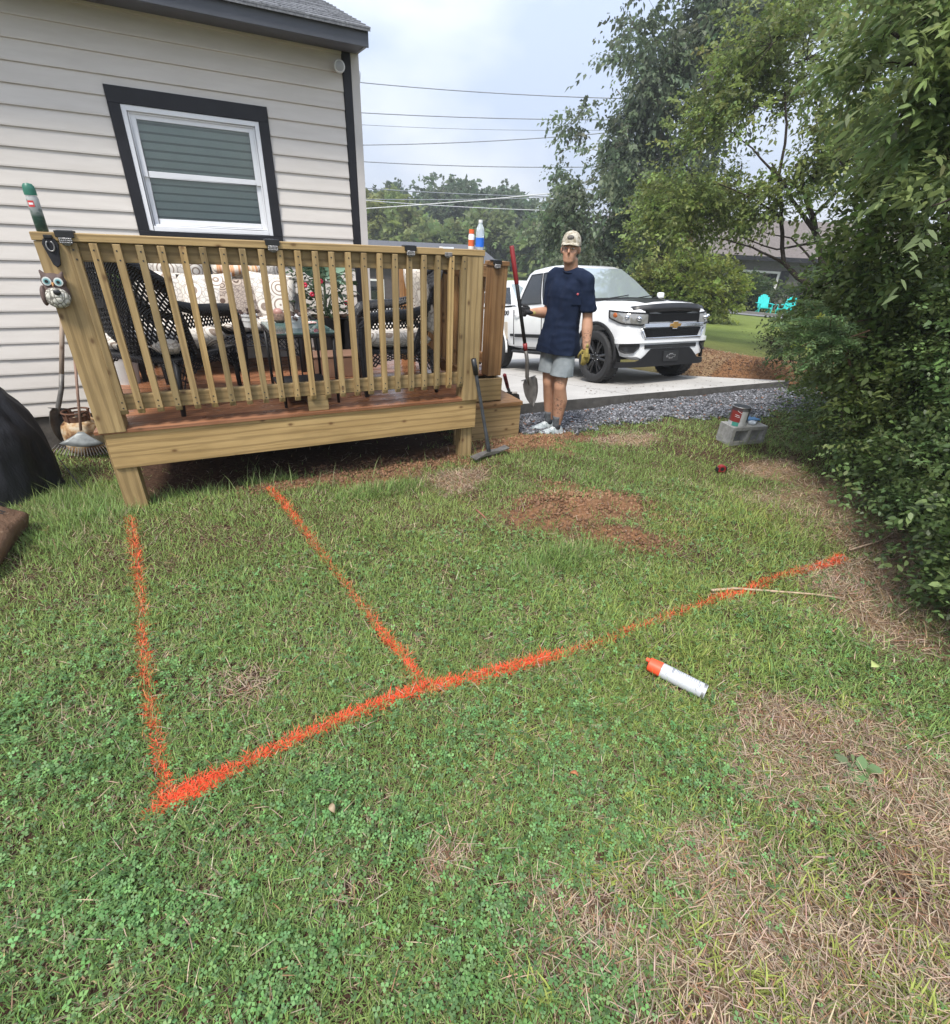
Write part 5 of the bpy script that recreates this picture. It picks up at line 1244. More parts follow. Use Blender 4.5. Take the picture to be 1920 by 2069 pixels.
    sr = m.build('shorts', gsm, A); remesh(sr, .009, 4, .5); wrinkle(sr, .010, 7, 21, (1.2, 1.2, .5)); cutz(sr, .612, .96); so = sr.modifiers.new('s', 'SOLIDIFY'); so.thickness = .004; so.offset = -1; evaluated(sr)
    # socks and shoes
    sockm = plain('grey_sock', (.10, .11, .12), .9, var=.2, nscale=50, bump=.4); shoem = NT('grey_trainer'); vv = shoem.coord('Object'); shm = shoem.bsdf(shoem.ramp(shoem.noise(vv, 30, 4), [(.35, (.22, .26, .27)), (.6, (.44, .48, .49))]), .7, 0, shoem.bump(shoem.noise(vv, 90, 3), .4, .003), .3)
    solem = plain('pale_sole', (.50, .53, .52), .6, var=.1)
    for an, kn in ((anL, knL), (anR, knR)):
        a, k = Vector(an), Vector(kn); m = MB(); m.tube([a + Vector((0, 0, -.03)), a.lerp(k, .05), a.lerp(k, .20), a.lerp(k, .27)], [.040, .041, .044, .046], 14); m.build('sock', sockm, A, smooth=True)
        F = Matrix.Translation(a + Vector((0, 0, -.095))) @ Matrix.Rotation(math.atan2(-.60, -.80), 4, 'Z')
        m = MB(); prof = [(-.075, .030, .050), (-.05, .040, .075), (-.01, .043, .085), (.04, .044, .070), (.10, .048, .052), (.15, .047, .042), (.19, .036, .034), (.205, .02, .026)]
        q = []
        for x, w, hh in prof: q += [(x, w * math.cos(b_), .018 + hh * max(0, math.sin(b_))) for b_ in np.linspace(-.25, math.pi + .25, 11)]
        m.grid(q, 11, len(prof)); m.f.append(tuple(range(11))); m.m.append(0); m.f.append(tuple(range(11 * (len(prof) - 1), 11 * len(prof)))[::-1]); m.m.append(0)
        so_ = m.build('shoe', shm, A, smooth=1.0); so_.matrix_local = F; subsurf(so_, 1)
        m = MB(); out = [(x, w * 1.06) for x, w, _ in prof] + [(x, -w * 1.06) for x, w, _ in prof[::-1]]; m.prism(out, 'z', 0, .026); m.build('sole', solem, so_, bevel=.006)
        for k_ in range(4): m = MB(); x = .035 + k_ * .022; m.tube([(x, -.026, .078 - k_ * .006), (x + .003, 0, .090 - k_ * .008), (x, .026, .078 - k_ * .006)], .003, 5); m.build('lace', MAT['white_plastic'], so_)
    # cap
    t = NT('camo_cap'); vv = t.coord('Object'); cc = t.ramp(t.noise(vv, 34, 4), [(.36, (.20, .17, .12)), (.47, (.36, .32, .25)), (.62, (.50, .47, .40))]); capm = t.bsdf(cc, .9, 0, t.bump(t.noise(vv, 260, 2), .25, .002), .1)
    m = MB(); q = []
    for i in range(9):
        ph = i / 8 * math.pi / 2
        for j in range(24):
            a = 2 * math.pi * j / 24; q.append(hx((.0855 * math.cos(a) * math.cos(ph) ** .75, .014 + .103 * math.sin(a) * math.cos(ph) ** .75, .036 + .112 * math.sin(ph) - .012 * math.sin(a) * (1 - i / 8))))
    m.grid(q, 24, 9, closed_u=True); cp = m.build('cap', capm, A, smooth=True)
    m = MB(); q = []
    for i in range(5):
        r = i / 4
        for a in np.linspace(math.pi * 1.14, math.pi * 1.86, 13): q.append(hx((.0865 * math.cos(a) * (1 + .05 * r), .012 + (.101 + .046 * r) * math.sin(a) + .01 * r, 0.058 - .012 * r - .016 * r * abs(math.cos(a)))))
    m.grid(q, 13, 5); b = m.build('brim', capm, cp, smooth=True); so = b.modifiers.new('s', 'SOLIDIFY'); so.thickness = .005; evaluated(b)
    m = MB(); m.ell(hx((0, -.078, .098)), (.030, .012, .019), 12, 8, Matrix.Rotation(R_(-32), 3, 'X')); m.build('cap_badge', plain('badge', (.10, .09, .08), .7, var=.5, nscale=90), cp, smooth=True)
    m = MB(); m.ell(hx((0, .014, .150)), (.008, .008, .004), 8, 5); m.build('cap_button', capm, cp)
    # gloves
    black = plain('black_glove', (.012, .012, .014), .8, var=.3, nscale=60, bump=.4); yel = plain('yellow_knit', (.42, .36, .12), .9, var=.15, nscale=80, bump=.5); oliv = plain('olive_glove', (.27, .21, .055), .9, var=.25, nscale=50, bump=.5)
    # left hand hangs: fingers down
    d = (Vector(wrL) - Vector(elL)).normalized(); zz = -d; xx = Vector((-.9, -.3, 0)); xx = (xx - zz * xx.dot(zz)).normalized(); yy = zz.cross(xx)
    glove_hand('glove', basis(Vector(wrL), xx, yy, zz), oliv, yel, A, [.22, .26, .30, .34, .3], 1)
    # right hand closes round the shaft
    d = (Vector(wrR) - Vector(elR)).normalized(); zz = -d; xx = Vector((.10, 0, 1)); xx = (xx - zz * xx.dot(zz)).normalized(); yy = zz.cross(xx)
    glove_hand('glove', basis(Vector(wrR), xx, yy, zz), black, yel, A, [1.25, 1.3, 1.3, 1.3, 1.2], 1)
    A.scale = (1.03, 1.03, 1.025)
    return A, basis(Vector(wrR), xx, yy, zz)
man, GR = make_man()
def shovel(name, label, M, L=1.02, handle='black', blade='round', grip=True):
    """blade tip at origin, shaft up +z, hollow of the blade towards -y"""
    S = empty(name, (0, 0, 0), 0, label, 'shovel'); S.matrix_world = M
    m = MB(); q = []; n = 9; rows = 10
    for i in range(rows):
        t_ = i / (rows - 1); z = .29 * t_
        w = (.105 * (1 - (1 - min(1, t_ * 1.35)) ** 2.2) if blade == 'round' else .115) * (1 if t_ < .93 else 1 - .25 * (t_ - .93) / .07)
        for j in range(n): u = -1 + 2 * j / (n - 1); q.append((w * u, .030 * (1 - u * u) * (.4 + .6 * t_) + .02 * (1 - t_) ** 2 * 0, z))
    m.grid(q, n, rows); b = m.build('blade', MAT['rust_steel'], S, smooth=True); so = b.modifiers.new('s', 'SOLIDIFY'); so.thickness = .004; evaluated(b)
    m = MB()
    for s in (-1, 1): m.box(min(s * .035, s * .098), max(s * .035, s * .098), .0, .022, .285, .291)
    m.build('step', MAT['rust_steel'], b)
    m = MB(); m.tube([(0, .030, .20), (0, .030, .30), (0, .014, .38), (0, .0, .46), (0, .0, .58)], [.010, .019, .019, .0185, .0185], 10); m.build('socket', MAT['rust_steel'], S, smooth=True)
    m = MB(); m.tube([(0, 0, .55), (0, 0, L + .42)], .0175, 12); m.build('shaft', MAT['black_plastic'] if handle == 'black' else MAT['ash'], S, smooth=True)
    if grip:
        m = MB(); m.tube([(0, 0, L + .12), (0, 0, L + .13), (0, 0, L + .425), (0, 0, L + .435)], [.018, .0215, .0215, .017], 12); m.build('grip', MAT['red_plastic'], S, smooth=True)
        m = MB(); m.tube([(0, 0, .555), (0, 0, .62)], .0215, 12); m.build('collar', MAT['red_plastic'], S, smooth=True)
    return S
MAT['ash'] = wood('ash_handle', 'z', (.34, .27, .21), (.25, .19, .15), rough=.6)
bpy.context.view_layer.update()
def held_shovel():
    # the shaft passes through the closed right fist
    G = man.matrix_world @ GR; c = G @ Vector((0, -.034, -.098))
    tip_px = dp(1078, 822, math.hypot(c.x, c.y) - .03); tip = Vector(tip_px); z = (c - tip).normalized(); fc = Vector((-c.x, -c.y, 0)).normalized(); y = -(fc - z * fc.dot(z)).normalized(); y = (Matrix.Rotation(R_(48), 3, z) @ y); x = y.cross(z)
    shovel('shovel', 'long handled round point shovel with red grip held by the person', basis(tip, x, y, z))
held_shovel()
# ================================================================ lawn
def in_view(x, y, z=0, m=1.10):
    d = np.stack([x, y, np.full_like(x, z - CAM_H) if np.isscalar(z) else z - CAM_H], 0); c = RW.T @ d
    u = FPX * c[0] / np.maximum(c[2], 1e-3); v = FPX * c[1] / np.maximum(c[2], 1e-3)
    return (c[2] > .05) & (np.abs(u) < 960 * m) & (np.abs(v) < 1034 * m)
def blades(x, y, z, L, Wd, az, lean, curl, col, seg=2):
    n = len(x); d = np.stack([np.cos(az), np.sin(az)], 1); s = np.stack([-d[:, 1], d[:, 0]], 1) * (Wd / 2)[:, None]
    def pt(t):
        an = lean + curl * t; r = L * t * np.sin((lean + an) / 2); h = L * t * np.cos((lean + an) / 2)
        return np.stack([x + d[:, 0] * r, y + d[:, 1] * r, z + np.maximum(h, .002 + .004 * t)], 1)
    b, m_, t_ = pt(0.0), pt(.55), pt(1.0); b[:, 2] -= .006
    S = np.concatenate([s, np.zeros((n, 1))], 1)
    if seg == 2:
        V = np.stack([b - S, b + S, m_ - S * .8, m_ + S * .8, t_], 1); f = np.array([[0, 1, 3], [0, 3, 2], [2, 3, 4]]); k = 5
    else:
        V = np.stack([b - S, b + S, t_], 1); f = np.array([[0, 1, 2]]); k = 3
    F = (f[None] + (np.arange(n) * k)[:, None, None]).reshape(-1, 3)
    shade = np.linspace(.86, 1.12, k)[None, :, None]
    return V.reshape(-1, 3), F, (np.repeat(col[:, None], k, 1) * 1.0).reshape(-1, 3)
def merge(parts):
    V = []; F = []; C = []; o = 0
    for v, f, c in parts: V.append(v); F.append(f + o); C.append(c); o += len(v)
    return np.concatenate(V), np.concatenate(F), np.concatenate(C)
MAT['grass'] = leaf_material('grass_blade', .30, .55)
def noise2(x, y, s, seed):
    a = seed * 1.7
    return .5 + .25 * (np.sin(x * s + a + 1.9 * np.sin(y * s * .7 + a)) + np.sin(y * s * 1.13 - a + 1.7 * np.sin(x * s * .83 + 2 * a)))
def fields(x, y):
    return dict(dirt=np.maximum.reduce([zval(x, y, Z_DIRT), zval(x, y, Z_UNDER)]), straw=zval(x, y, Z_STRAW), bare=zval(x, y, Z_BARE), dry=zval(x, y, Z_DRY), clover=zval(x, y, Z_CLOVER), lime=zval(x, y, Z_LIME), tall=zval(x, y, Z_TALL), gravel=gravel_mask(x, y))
LINES = {   # photo polylines (px, py, half width in m)
 'left': [(262, 1043, .018), (275, 1110, .018), (284, 1200, .016), (290, 1300, .016), (300, 1400, .017), (316, 1490, .019), (331, 1575, .023), (336, 1615, .02)],
 'middle': [(545, 990, .022), (572, 1018, .024), (620, 1082, .013), (680, 1160, .010), (738, 1232, .010), (780, 1290, .024), (812, 1330, .027), (858, 1400, .023)],
 'front': [(298, 1636, .006), (345, 1608, .035), (400, 1585, .045), (455, 1562, .026), (520, 1532, .018), (600, 1495, .020), (700, 1452, .022), (790, 1422, .024), (860, 1400, .023), (960, 1374, .022), (1050, 1350, .026), (1125, 1328, .022), (1150, 1320, .007), (1250, 1285, .010), (1350, 1245, .011), (1425, 1222, .014), (1470, 1208, .028), (1510, 1196, .020), (1560, 1172, .010), (1620, 1152, .013), (1670, 1138, .022), (1702, 1124, .026)]}
LINEW = {k: [(gp(a, b)[0], gp(a, b)[1], w * {'left': .58, 'middle': .62, 'front': .86}[k] - .001) for a, b, w in v] for k, v in LINES.items()}
def line_dist(x, y, pl):
    """signed distance outside the painted band"""
    best = np.full_like(x, 9.0)
    for (ax, ay, aw), (bx, by, bw) in zip(pl[:-1], pl[1:]):
        dx, dy = bx - ax, by - ay; t = np.clip(((x - ax) * dx + (y - ay) * dy) / (dx * dx + dy * dy), 0, 1)
        best = np.minimum(best, np.hypot(x - ax - t * dx, y - ay - t * dy) - (aw + t * (bw - aw)))
    return best
def sample(n, rect):
    return rng.uniform(rect[0], rect[1], n), rng.uniform(rect[2], rect[3], n)
OFF_SLAB = lambda x, y: (y < np.interp(x, [-9, 2.3, 2.5, 3.03, 7.75, 9], [9, 9, 5.1, 5.06, 4.70, 4.6]))
def make_lawn():
    parts = []
    rect = (-3.0, 6.2, -1.1, 5.6); A = (rect[1] - rect[0]) * (rect[3] - rect[2])
    for (d0, d1, dens, seg, ls, ws) in ((0, 1.75, 42000, 2, .72, .95), (1.75, 2.7, 27000, 2, .8, 1.1), (2.7, 4.6, 19000, 1, .95, 1.5), (4.6, 8.5, 6500, 1, 1.1, 2.2)):
        x, y = sample(int(A * dens), rect); D = np.hypot(x, y); k = (D >= d0) & (D < d1) & (y < 5.45) & (in_view(x, y, 0, 1.06) | (in_view(x, y, 0, 1.7) & (rng.random(len(x)) < .4))); x, y = x[k], y[k]
        k = OFF_SLAB(x, y); x, y = x[k], y[k]
        f = fields(x, y); n = len(x)
        ld = np.minimum.reduce([line_dist(x, y, pl) for pl in LINEW.values()])
        clump = noise2(x, y, 9, 1) * .5 + noise2(x, y, 31, 2) * .5
        p = .42 + .62 * clump
        p = p * (1 - .90 * f['dirt'] ** 1.5) * (1 - .85 * f['bare']) * (1 - .75 * f['straw']) * (1 - .42 * f['dry']) * (1 - f['gravel']) * np.where(ld < 0, .25, 1) * (1 + .5 * f['tall'])
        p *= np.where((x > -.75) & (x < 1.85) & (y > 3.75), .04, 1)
        k = rng.random(n) < p; x, y = x[k], y[k]; f = {a: b[k] for a, b in f.items()}; n = len(x)
        z = terrain(x, y)
        g1 = noise2(x, y, 2.3, 3)[:, None]; g2 = noise2(x, y, 14, 4)[:, None]
        base = np.array([.168, .262, .072]) * (1 - g1) + np.array([.222, .285, .080]) * g1
        base = base * (1 - f['clover'][:, None] * .4) + np.array([.128, .235, .076]) * f['clover'][:, None] * .4
        base = base * (1 - f['lime'][:, None] * .6) + np.array([.255, .295, .070]) * f['lime'][:, None] * .6
        base = base * (1 - f['tall'][:, None] * .5) + np.array([.150, .250, .072]) * f['tall'][:, None] * .5
        dryp = np.clip(.16 + .55 * f['dry'] + .3 * f['straw'] + .45 * (g2[:, 0] - .55), 0, .9); dr = rng.random(n) < dryp
        base[dr] = np.array([.40, .335, .20]) * rng.uniform(.55, 1.25, (dr.sum(), 1))
        col = base * rng.uniform(.55, 1.45, (n, 1)) * (1 + rng.normal(0, .07, (n, 3)))
        L = rng.gamma(5, .0060, n) * ls * (1 + 1.1 * f['tall'] + .5 * f['lime']) + .012; Wd = rng.uniform(.0021, .0046, n) * ws * (1 + .3 * f['lime'])
        lean = np.clip(rng.normal(.75, .38, n), .05, 1.45); lean = np.where(dr, np.clip(rng.normal(1.25, .2, n), .5, 1.5), lean); lean = np.where(f['tall'] > .4, lean * .6, lean)
        parts.append(blades(x, y, z, L, Wd, rng.uniform(0, 6.28, n), lean, rng.uniform(.1, 1.1, n), np.clip(col, .005, .8), seg))
    V, F, C = merge(parts)
    tag(link('grass', fast_mesh('grass', V, F, MAT['grass'], False, C)), 'mown green lawn grass with drying patches', 'grass', kind='stuff')
    # dead straw lying flat
    parts = []
    for (d0, d1, dens, ws) in ((0, 2.2, 24000, 1.0), (2.2, 4.2, 10000, 1.4), (4.2, 10.5, 2600, 2.2)):
        rect2 = (-2, 10.5, -1.1, 8.6); x, y = sample(int((rect2[1] - rect2[0]) * (rect2[3] - rect2[2]) * dens), rect2); D = np.hypot(x, y); k = (D >= d0) & (D < d1) & (in_view(x, y, 0, 1.06) | (in_view(x, y, 0, 1.7) & (rng.random(len(x)) < .4))); x, y = x[k], y[k]
        f = fields(x, y); e = x - slab_right(y); bank = np.clip(1 - np.abs(e - .6) / .75, 0, 1) * (y > 4.9) * (y < 8.5) * .9
        p = np.maximum.reduce([.40 * f['dry'], .9 * f['straw'], .35 * f['bare'], np.full_like(x, .022) * (1 - f['dirt']), bank * np.where(y > 6, 1, .3), .015 * f['dirt']]); k = (rng.random(len(x)) < p) & (OFF_SLAB(x, y) | (bank > 0)) & ~((f['gravel'] > .5) & (y < 5)) & ((y < 5.4) | (x > 5)); x, y = x[k], y[k]; n = len(x)
        col = np.array([.47, .36, .26]) * rng.uniform(.35, 1.25, (n, 1)) * (1 + rng.normal(0, .06, (n, 3))); red = rng.random(n) < .18; col[red] *= np.array([.75, .55, .42])
        parts.append(blades(x, y, terrain(x, y) + rng.uniform(.002, .022, n), rng.gamma(5, .0085, n) + .010, rng.uniform(.0017, .0034, n) * ws, rng.uniform(0, 6.28, n), np.clip(rng.normal(1.38, .15, n), .8, 1.55), rng.uniform(-.3, .4, n), np.clip(col, .01, .8), 2 if d1 < 5 else 1))
    V, F, C = merge(parts)
    tag(link('straw', fast_mesh('straw', V, F, MAT['grass'], False, C)), 'pale dead straw and thatch lying on the bare patches', 'straw', kind='stuff')
    # clover: three leaflets on a stalk
    rect3 = (-1.6, 3.2, -.3, 2.6); x, y = sample(int((rect3[1] - rect3[0]) * (rect3[3] - rect3[2]) * 9000), rect3); k = in_view(x, y); x, y = x[k], y[k]; f = fields(x, y)
    p = np.clip(.10 + .62 * f['clover'] * (.1 + 1.3 * noise2(x, y, 12, 7) ** 2), 0, 1) * (1 - .8 * f['dry']) * (1 - f['bare']) * (1 - f['dirt']); ld = np.minimum.reduce([line_dist(x, y, pl) for pl in LINEW.values()])
    k = (rng.random(len(x)) < p) & (ld > .01); x, y = x[k], y[k]; n = len(x); z = terrain(x, y) + rng.uniform(.012, .034, n)
    r = rng.uniform(.0036, .0072, n); a0 = rng.uniform(0, 6.28, n); tilt = rng.normal(0, .35, (n, 2)); V = []
    for k_ in range(3):
        a = a0 + k_ * 2.094; c, s = np.cos(a), np.sin(a)
        for (u, w) in ((0, 0), (1.1, .75), (1.9, 0), (1.1, -.75)):
            dx = r * (u * c - w * s); dy = r * (u * s + w * c); V.append(np.stack([x + dx, y + dy, z + dx * tilt[:, 0] + dy * tilt[:, 1] + (.12 * r if w else 0)], 1))
    V = np.stack(V, 1).reshape(-1, 3); f4 = np.array([[0, 1, 2, 3], [4, 5, 6, 7], [8, 9, 10, 11]]); F = (f4[None] + (np.arange(n) * 12)[:, None, None]).reshape(-1, 4)
    col = np.array([.122, .232, .078]) * rng.uniform(.5, 1.55, (n, 1)) * (1 + rng.normal(0, .06, (n, 3)))
    tag(link('clover', fast_mesh('clover', V, F, MAT['grass'], False, np.repeat(col, 12, 0))), 'low clover growing through the lawn', 'clover', kind='stuff')
    # coarse bright tufts, taller weeds
    P = [(1560, 1560), (1440, 1700), (1620, 1660), (1700, 1640), (1330, 1850), (1500, 1850), (1390, 1960), (1640, 1990), (1740, 1960), (1830, 1880), (1870, 1760), (1240, 1800), (1290, 1640), (1180, 1470), (1370, 1500), (1530, 1330), (1690, 1420), (1060, 1480), (380, 1660), (120, 1790), (560, 1900), (1600, 1280), (1480, 1250), (1400, 1440), (1480, 1400), (1850, 2030), (1560, 2040), (1100, 2020), (1060, 2000), (1850, 1990), (1780, 1840)]
    P += [(rng.uniform(1180, 1900), rng.uniform(1560, 2060)) for _ in range(34)] + [(rng.uniform(1250, 1750), rng.uniform(1180, 1560)) for _ in range(16)]
    parts = []
    for (a, b) in P:
        q = gp(a + rng.normal(0, 12), b + rng.normal(0, 12)); n = rng.integers(14, 34); ang = rng.uniform(0, 6.28, n); x = q[0] + rng.normal(0, .022, n); y = q[1] + rng.normal(0, .022, n)
        c = np.array([.27, .31, .07]) if a > 1000 else np.array([.17, .25, .075]); col = c * rng.uniform(.6, 1.4, (n, 1))
        parts.append(blades(x, y, terrain(x, y), rng.uniform(.03, .078, n), rng.uniform(.0032, .0058, n), ang, rng.uniform(.4, 1.25, n), rng.uniform(.3, 1.1, n), col, 2))
    # wispy seed stalks along the deck edge and the grill
    for (a, b, n) in ((420, 985, 14), (500, 985, 16), (560, 980, 12), (640, 985, 10), (760, 965, 12), (850, 960, 14), (330, 1000, 10), (90, 1030, 14), (150, 1000, 10), (980, 925, 8), (1490, 900, 22), (1540, 895, 14)):
        q = gp(a, b); x = q[0] + rng.normal(0, .09, n); y = q[1] + rng.normal(0, .05, n); col = np.array([.20, .25, .095]) * rng.uniform(.7, 1.4, (n, 1))
        parts.append(blades(x, y, terrain(x, y), rng.uniform(.10, .26, n), rng.uniform(.003, .005, n), rng.uniform(0, 6.28, n), rng.uniform(.1, .7, n), rng.uniform(.2, 1.0, n), col, 2))
    V, F, C = merge(parts); tag(link('weeds', fast_mesh('weeds', V, F, MAT['grass'], False, C)), 'coarse bright weed tufts and wispy stalks in the lawn', 'weeds', kind='stuff')
make_lawn()
def make_paint():
    t = NT('orange_marking_paint'); at = t.n('ShaderNodeAttribute', attribute_name='col'); t.bsdf(at.outputs['Color'], .6, 0, None, .3); MAT['orange'] = t.m
    labs = {'left': 'left orange sprayed line on the grass running out from the deck leg', 'middle': 'middle orange sprayed line thinning towards the underside of the deck', 'front': 'long orange sprayed line crossing the lawn parallel to the deck'}
    for k_, pl in LINEW.items():
        xs = [p[0] for p in pl]; ys = [p[1] for p in pl]; rect = (min(xs) - .08, max(xs) + .08, min(ys) - .08, max(ys) + .08)
        x, y = sample(int((rect[1] - rect[0]) * (rect[3] - rect[2]) * 120000), rect); d = line_dist(x, y, pl)
        rag = .014 * (noise2(x, y, 60, 5) - .6) + rng.normal(0, .0045, len(x)); k = (d < rag) & (rng.random(len(x)) < np.clip(.5 + .8 * noise2(x, y, 45, 8), 0, 1)); x, y, dd = x[k], y[k], d[k]; n = len(x)
        thin = np.array([.62, .115, .045]); hot = np.array([.86, .082, .028]); core = np.clip(-dd / .014, 0, 1)[:, None]
        col = (thin * (1 - core) + hot * core) * rng.uniform(.62, 1.12, (n, 1)) * (1 + rng.normal(0, .03, (n, 3)))
        gr = rng.random(n) < np.where(dd > -.008, .35, .06); col[gr] = np.array([.15, .16, .05]) * rng.uniform(.6, 1.3, (gr.sum(), 1))
        V, F, C = blades(x, y, terrain(x, y) + .002, rng.gamma(6, .0036, n) + .007, rng.uniform(.0026, .0046, n), rng.uniform(0, 6.28, n), np.clip(rng.normal(1.05, .3, n), .2, 1.5), rng.uniform(.1, 1.0, n), np.clip(col, .01, .95), 2)
        # spray from above: tips fully coated, feet of the blades still green; a mist of coated tips beside the band
        C = C.reshape(-1, 5, 3); foot = np.array([.13, .15, .05]); C[:, :2] = C[:, :2] * .45 + foot * .55; C = C.reshape(-1, 3)
        xm, ym = sample(int((rect[1] - rect[0]) * (rect[3] - rect[2]) * 30000), rect); dm = line_dist(xm, ym, pl); km = (dm < .035) & (dm > -.004) & (rng.random(len(xm)) < .30 * np.exp(-np.maximum(dm, 0) / .010)); xm, ym = xm[km], ym[km]; nm = len(xm); cm = (np.array([.155, .212, .058]) * .55 + np.array([.7, .11, .04]) * .45) * rng.uniform(.7, 1.2, (nm, 1))
        V2, F2, C2 = blades(xm, ym, terrain(xm, ym) + .002, rng.gamma(6, .005, nm) + .01, rng.uniform(.0024, .004, nm), rng.uniform(0, 6.28, nm), np.clip(rng.normal(.9, .3, nm), .2, 1.5), rng.uniform(.1, 1, nm), cm, 2)
        F = np.concatenate([F, F2 + len(V)]); V = np.concatenate([V, V2]); C = np.concatenate([C, C2])
        tag(link('paint_line', fast_mesh('paint_line', V, F, MAT['orange'], False, C)), labs[k_], 'paint line', 'orange marking lines on the lawn')
make_paint()
def make_clods():
    # loose crumbs and lumps of red clay
    x, y = sample(75000, (-.2, 4.2, 1.2, 4.6)); f = zval(x, y, Z_DIRT); k = (rng.random(len(x)) < f * .8) & ~((x > -.75) & (x < 1.85) & (y > 3.9)); x, y = x[k][:18000], y[k][:18000]; n = len(x)
    bx, by = sample(9000, (7.0, 9.4, 4.5, 7.2)); be = bx - slab_right(by); kb = (be > .04) & (be < 1.2); x = np.concatenate([x, bx[kb]]); y = np.concatenate([y, by[kb]]); n = len(x)
    s = np.minimum(rng.gamma(1.4, .0044, n), .016) + .0025 + np.where(x > 6.5, .006, 0) * rng.random(n); z = terrain(x, y) + s * .2
    base = np.array([[1, 0, 0], [0, 1, 0], [-1, 0, 0], [0, -1, 0], [0, 0, .8], [0, 0, -.8]]); V = base[None] * s[:, None, None] * rng.uniform(.55, 1.3, (n, 6, 1)); a = rng.uniform(0, 6.28, n); ca, sa = np.cos(a)[:, None], np.sin(a)[:, None]
    P = np.stack([V[..., 0] * ca - V[..., 1] * sa + x[:, None], V[..., 0] * sa + V[..., 1] * ca + y[:, None], V[..., 2] + z[:, None]], -1).reshape(-1, 3)
    f8 = np.array([[0, 1, 4], [1, 2, 4], [2, 3, 4], [3, 0, 4], [1, 0, 5], [2, 1, 5], [3, 2, 5], [0, 3, 5]]); F = (f8[None] + (np.arange(n) * 6)[:, None, None]).reshape(-1, 3)
    col = (np.array([.235, .128, .068])[None] * (1 - noise2(x, y, 5, 3)[:, None]) + np.array([.115, .062, .038]) * noise2(x, y, 5, 3)[:, None]) * rng.uniform(.6, 1.4, (n, 1))
    tag(link('clay_crumbs', fast_mesh('clay_crumbs', P, F, MAT['gravel'], False, np.repeat(col, 6, 0))), 'loose red clay crumbs over the dug patches', 'soil', kind='stuff')
make_clods()
# ================================================================ trees, hedge, shrubs
def twig_spray(C, Dr, L, nl, ls, lw, col, g, droop=.2, spread=.9, cvar=.35, six=False):
    """C,Dr (n,3): twig bases and directions; every twig carries nl leaves in two rows"""
    n = len(C); Dr = Dr / np.linalg.norm(Dr, axis=1, keepdims=True)
    up = np.array([0, 0, 1.0]) + g.normal(0, .35, (n, 3)); S = np.cross(Dr, up); S /= np.linalg.norm(S, axis=1, keepdims=True) + 1e-9; N = np.cross(S, Dr)
    V = []; K = []
    tw = g.uniform(.7, 1.35, (n, 1))
    ccol = col * g.uniform(1 - cvar, 1 + cvar, (n, 1)) * (1 + g.normal(0, .06, (n, 3)))
    for i in range(nl):
        t = (i + .5) / nl; side = 1 if i % 2 else -1
        P = C + Dr * (L[:, None] * t) + g.normal(0, 1, (n, 3)) * (L[:, None] * .06) - np.array([0, 0, 1.0]) * (droop * L[:, None] * t * t)
        d = Dr * .55 + S * side * spread * (1 - .45 * t) + N * g.normal(.05, .3, (n, 1)) + np.array([0, 0, -droop]) + g.normal(0, .22, (n, 3)); d /= np.linalg.norm(d, axis=1, keepdims=True)
        w = np.cross(d, N + g.normal(0, .35, (n, 3))); w /= np.linalg.norm(w, axis=1, keepdims=True) + 1e-9
        s = ls * g.uniform(.65, 1.3, (n, 1)) * tw; nn = np.cross(w, d)
        if six:
            dz = np.array([0, 0, 1.0]) * s * droop * .5
            V.append(np.stack([P, P + d * s * .28 + w * s * lw * .85 + nn * s * .05, P + d * s * .66 + w * s * lw * .75 + nn * s * .03 - dz * .4, P + d * s - dz, P + d * s * .66 - w * s * lw * .75 + nn * s * .03 - dz * .4, P + d * s * .28 - w * s * lw * .85 + nn * s * .05], 1))
        else:
            V.append(np.stack([P, P + d * s * .45 + w * s * lw + nn * s * .06, P + d * s - np.array([0, 0, 1.0]) * s * droop * .5, P + d * s * .45 - w * s * lw + nn * s * .06], 1))
        K.append(np.repeat((ccol * g.uniform(.8, 1.2, (n, 1)))[:, None], 6 if six else 4, 1))
    V = np.stack(V, 1).reshape(-1, 3); K = np.clip(np.stack(K, 1).reshape(-1, 3), .004, .6); F = np.arange(len(V)).reshape(-1, 6 if six else 4)
    return V, F, K
def lobe_twigs(lobes, n, g, shell=.55, clump=3.0, thr=-.1):
    """twig bases spread through ellipsoid lobes (cx,cy,cz,rx,ry,rz); denser near the skin, with holes"""
    W_ = np.array([l[3] * l[4] + l[4] * l[5] + l[3] * l[5] for l in lobes]); W_ = W_ / W_.sum(); C = []; D = []
    k = g.choice(len(lobes), int(n * 1.9), p=W_); Lb = np.array(lobes)[k]
    v = g.normal(0, 1, (len(k), 3)); v /= np.linalg.norm(v, axis=1, keepdims=True); r = shell + (1 - shell) * g.random((len(k), 1)) ** .7; r *= 1 + g.normal(0, .10, (len(k), 1))
    P = Lb[:, :3] + v * Lb[:, 3:] * r
    ns = np.array([mnoise.noise((p[0] * clump, p[1] * clump, p[2] * clump)) for p in P]); keep = ns > thr; P, v = P[keep][:n], v[keep][:n]
    return P, v
def limbs(mb, paths, n=7):
    for pts, r0, r1 in paths:
        k = len(pts); q = []
        P = [Vector(p) for p in pts]
        # smooth and wobble
        out = []
        for i in range(k - 1):
            for s in range(3): out.append(P[i].lerp(P[i + 1], s / 3))
        out.append(P[-1]); m = len(out)
        out = [p + Vector((random.uniform(-1, 1), random.uniform(-1, 1), random.uniform(-1, 1))) * (r0 * .35 if 0 < i < m - 1 else 0) for i, p in enumerate(out)]
        mb.tube(out, [r0 + (r1 - r0) * (i / (m - 1)) ** .8 for i in range(m)], n)
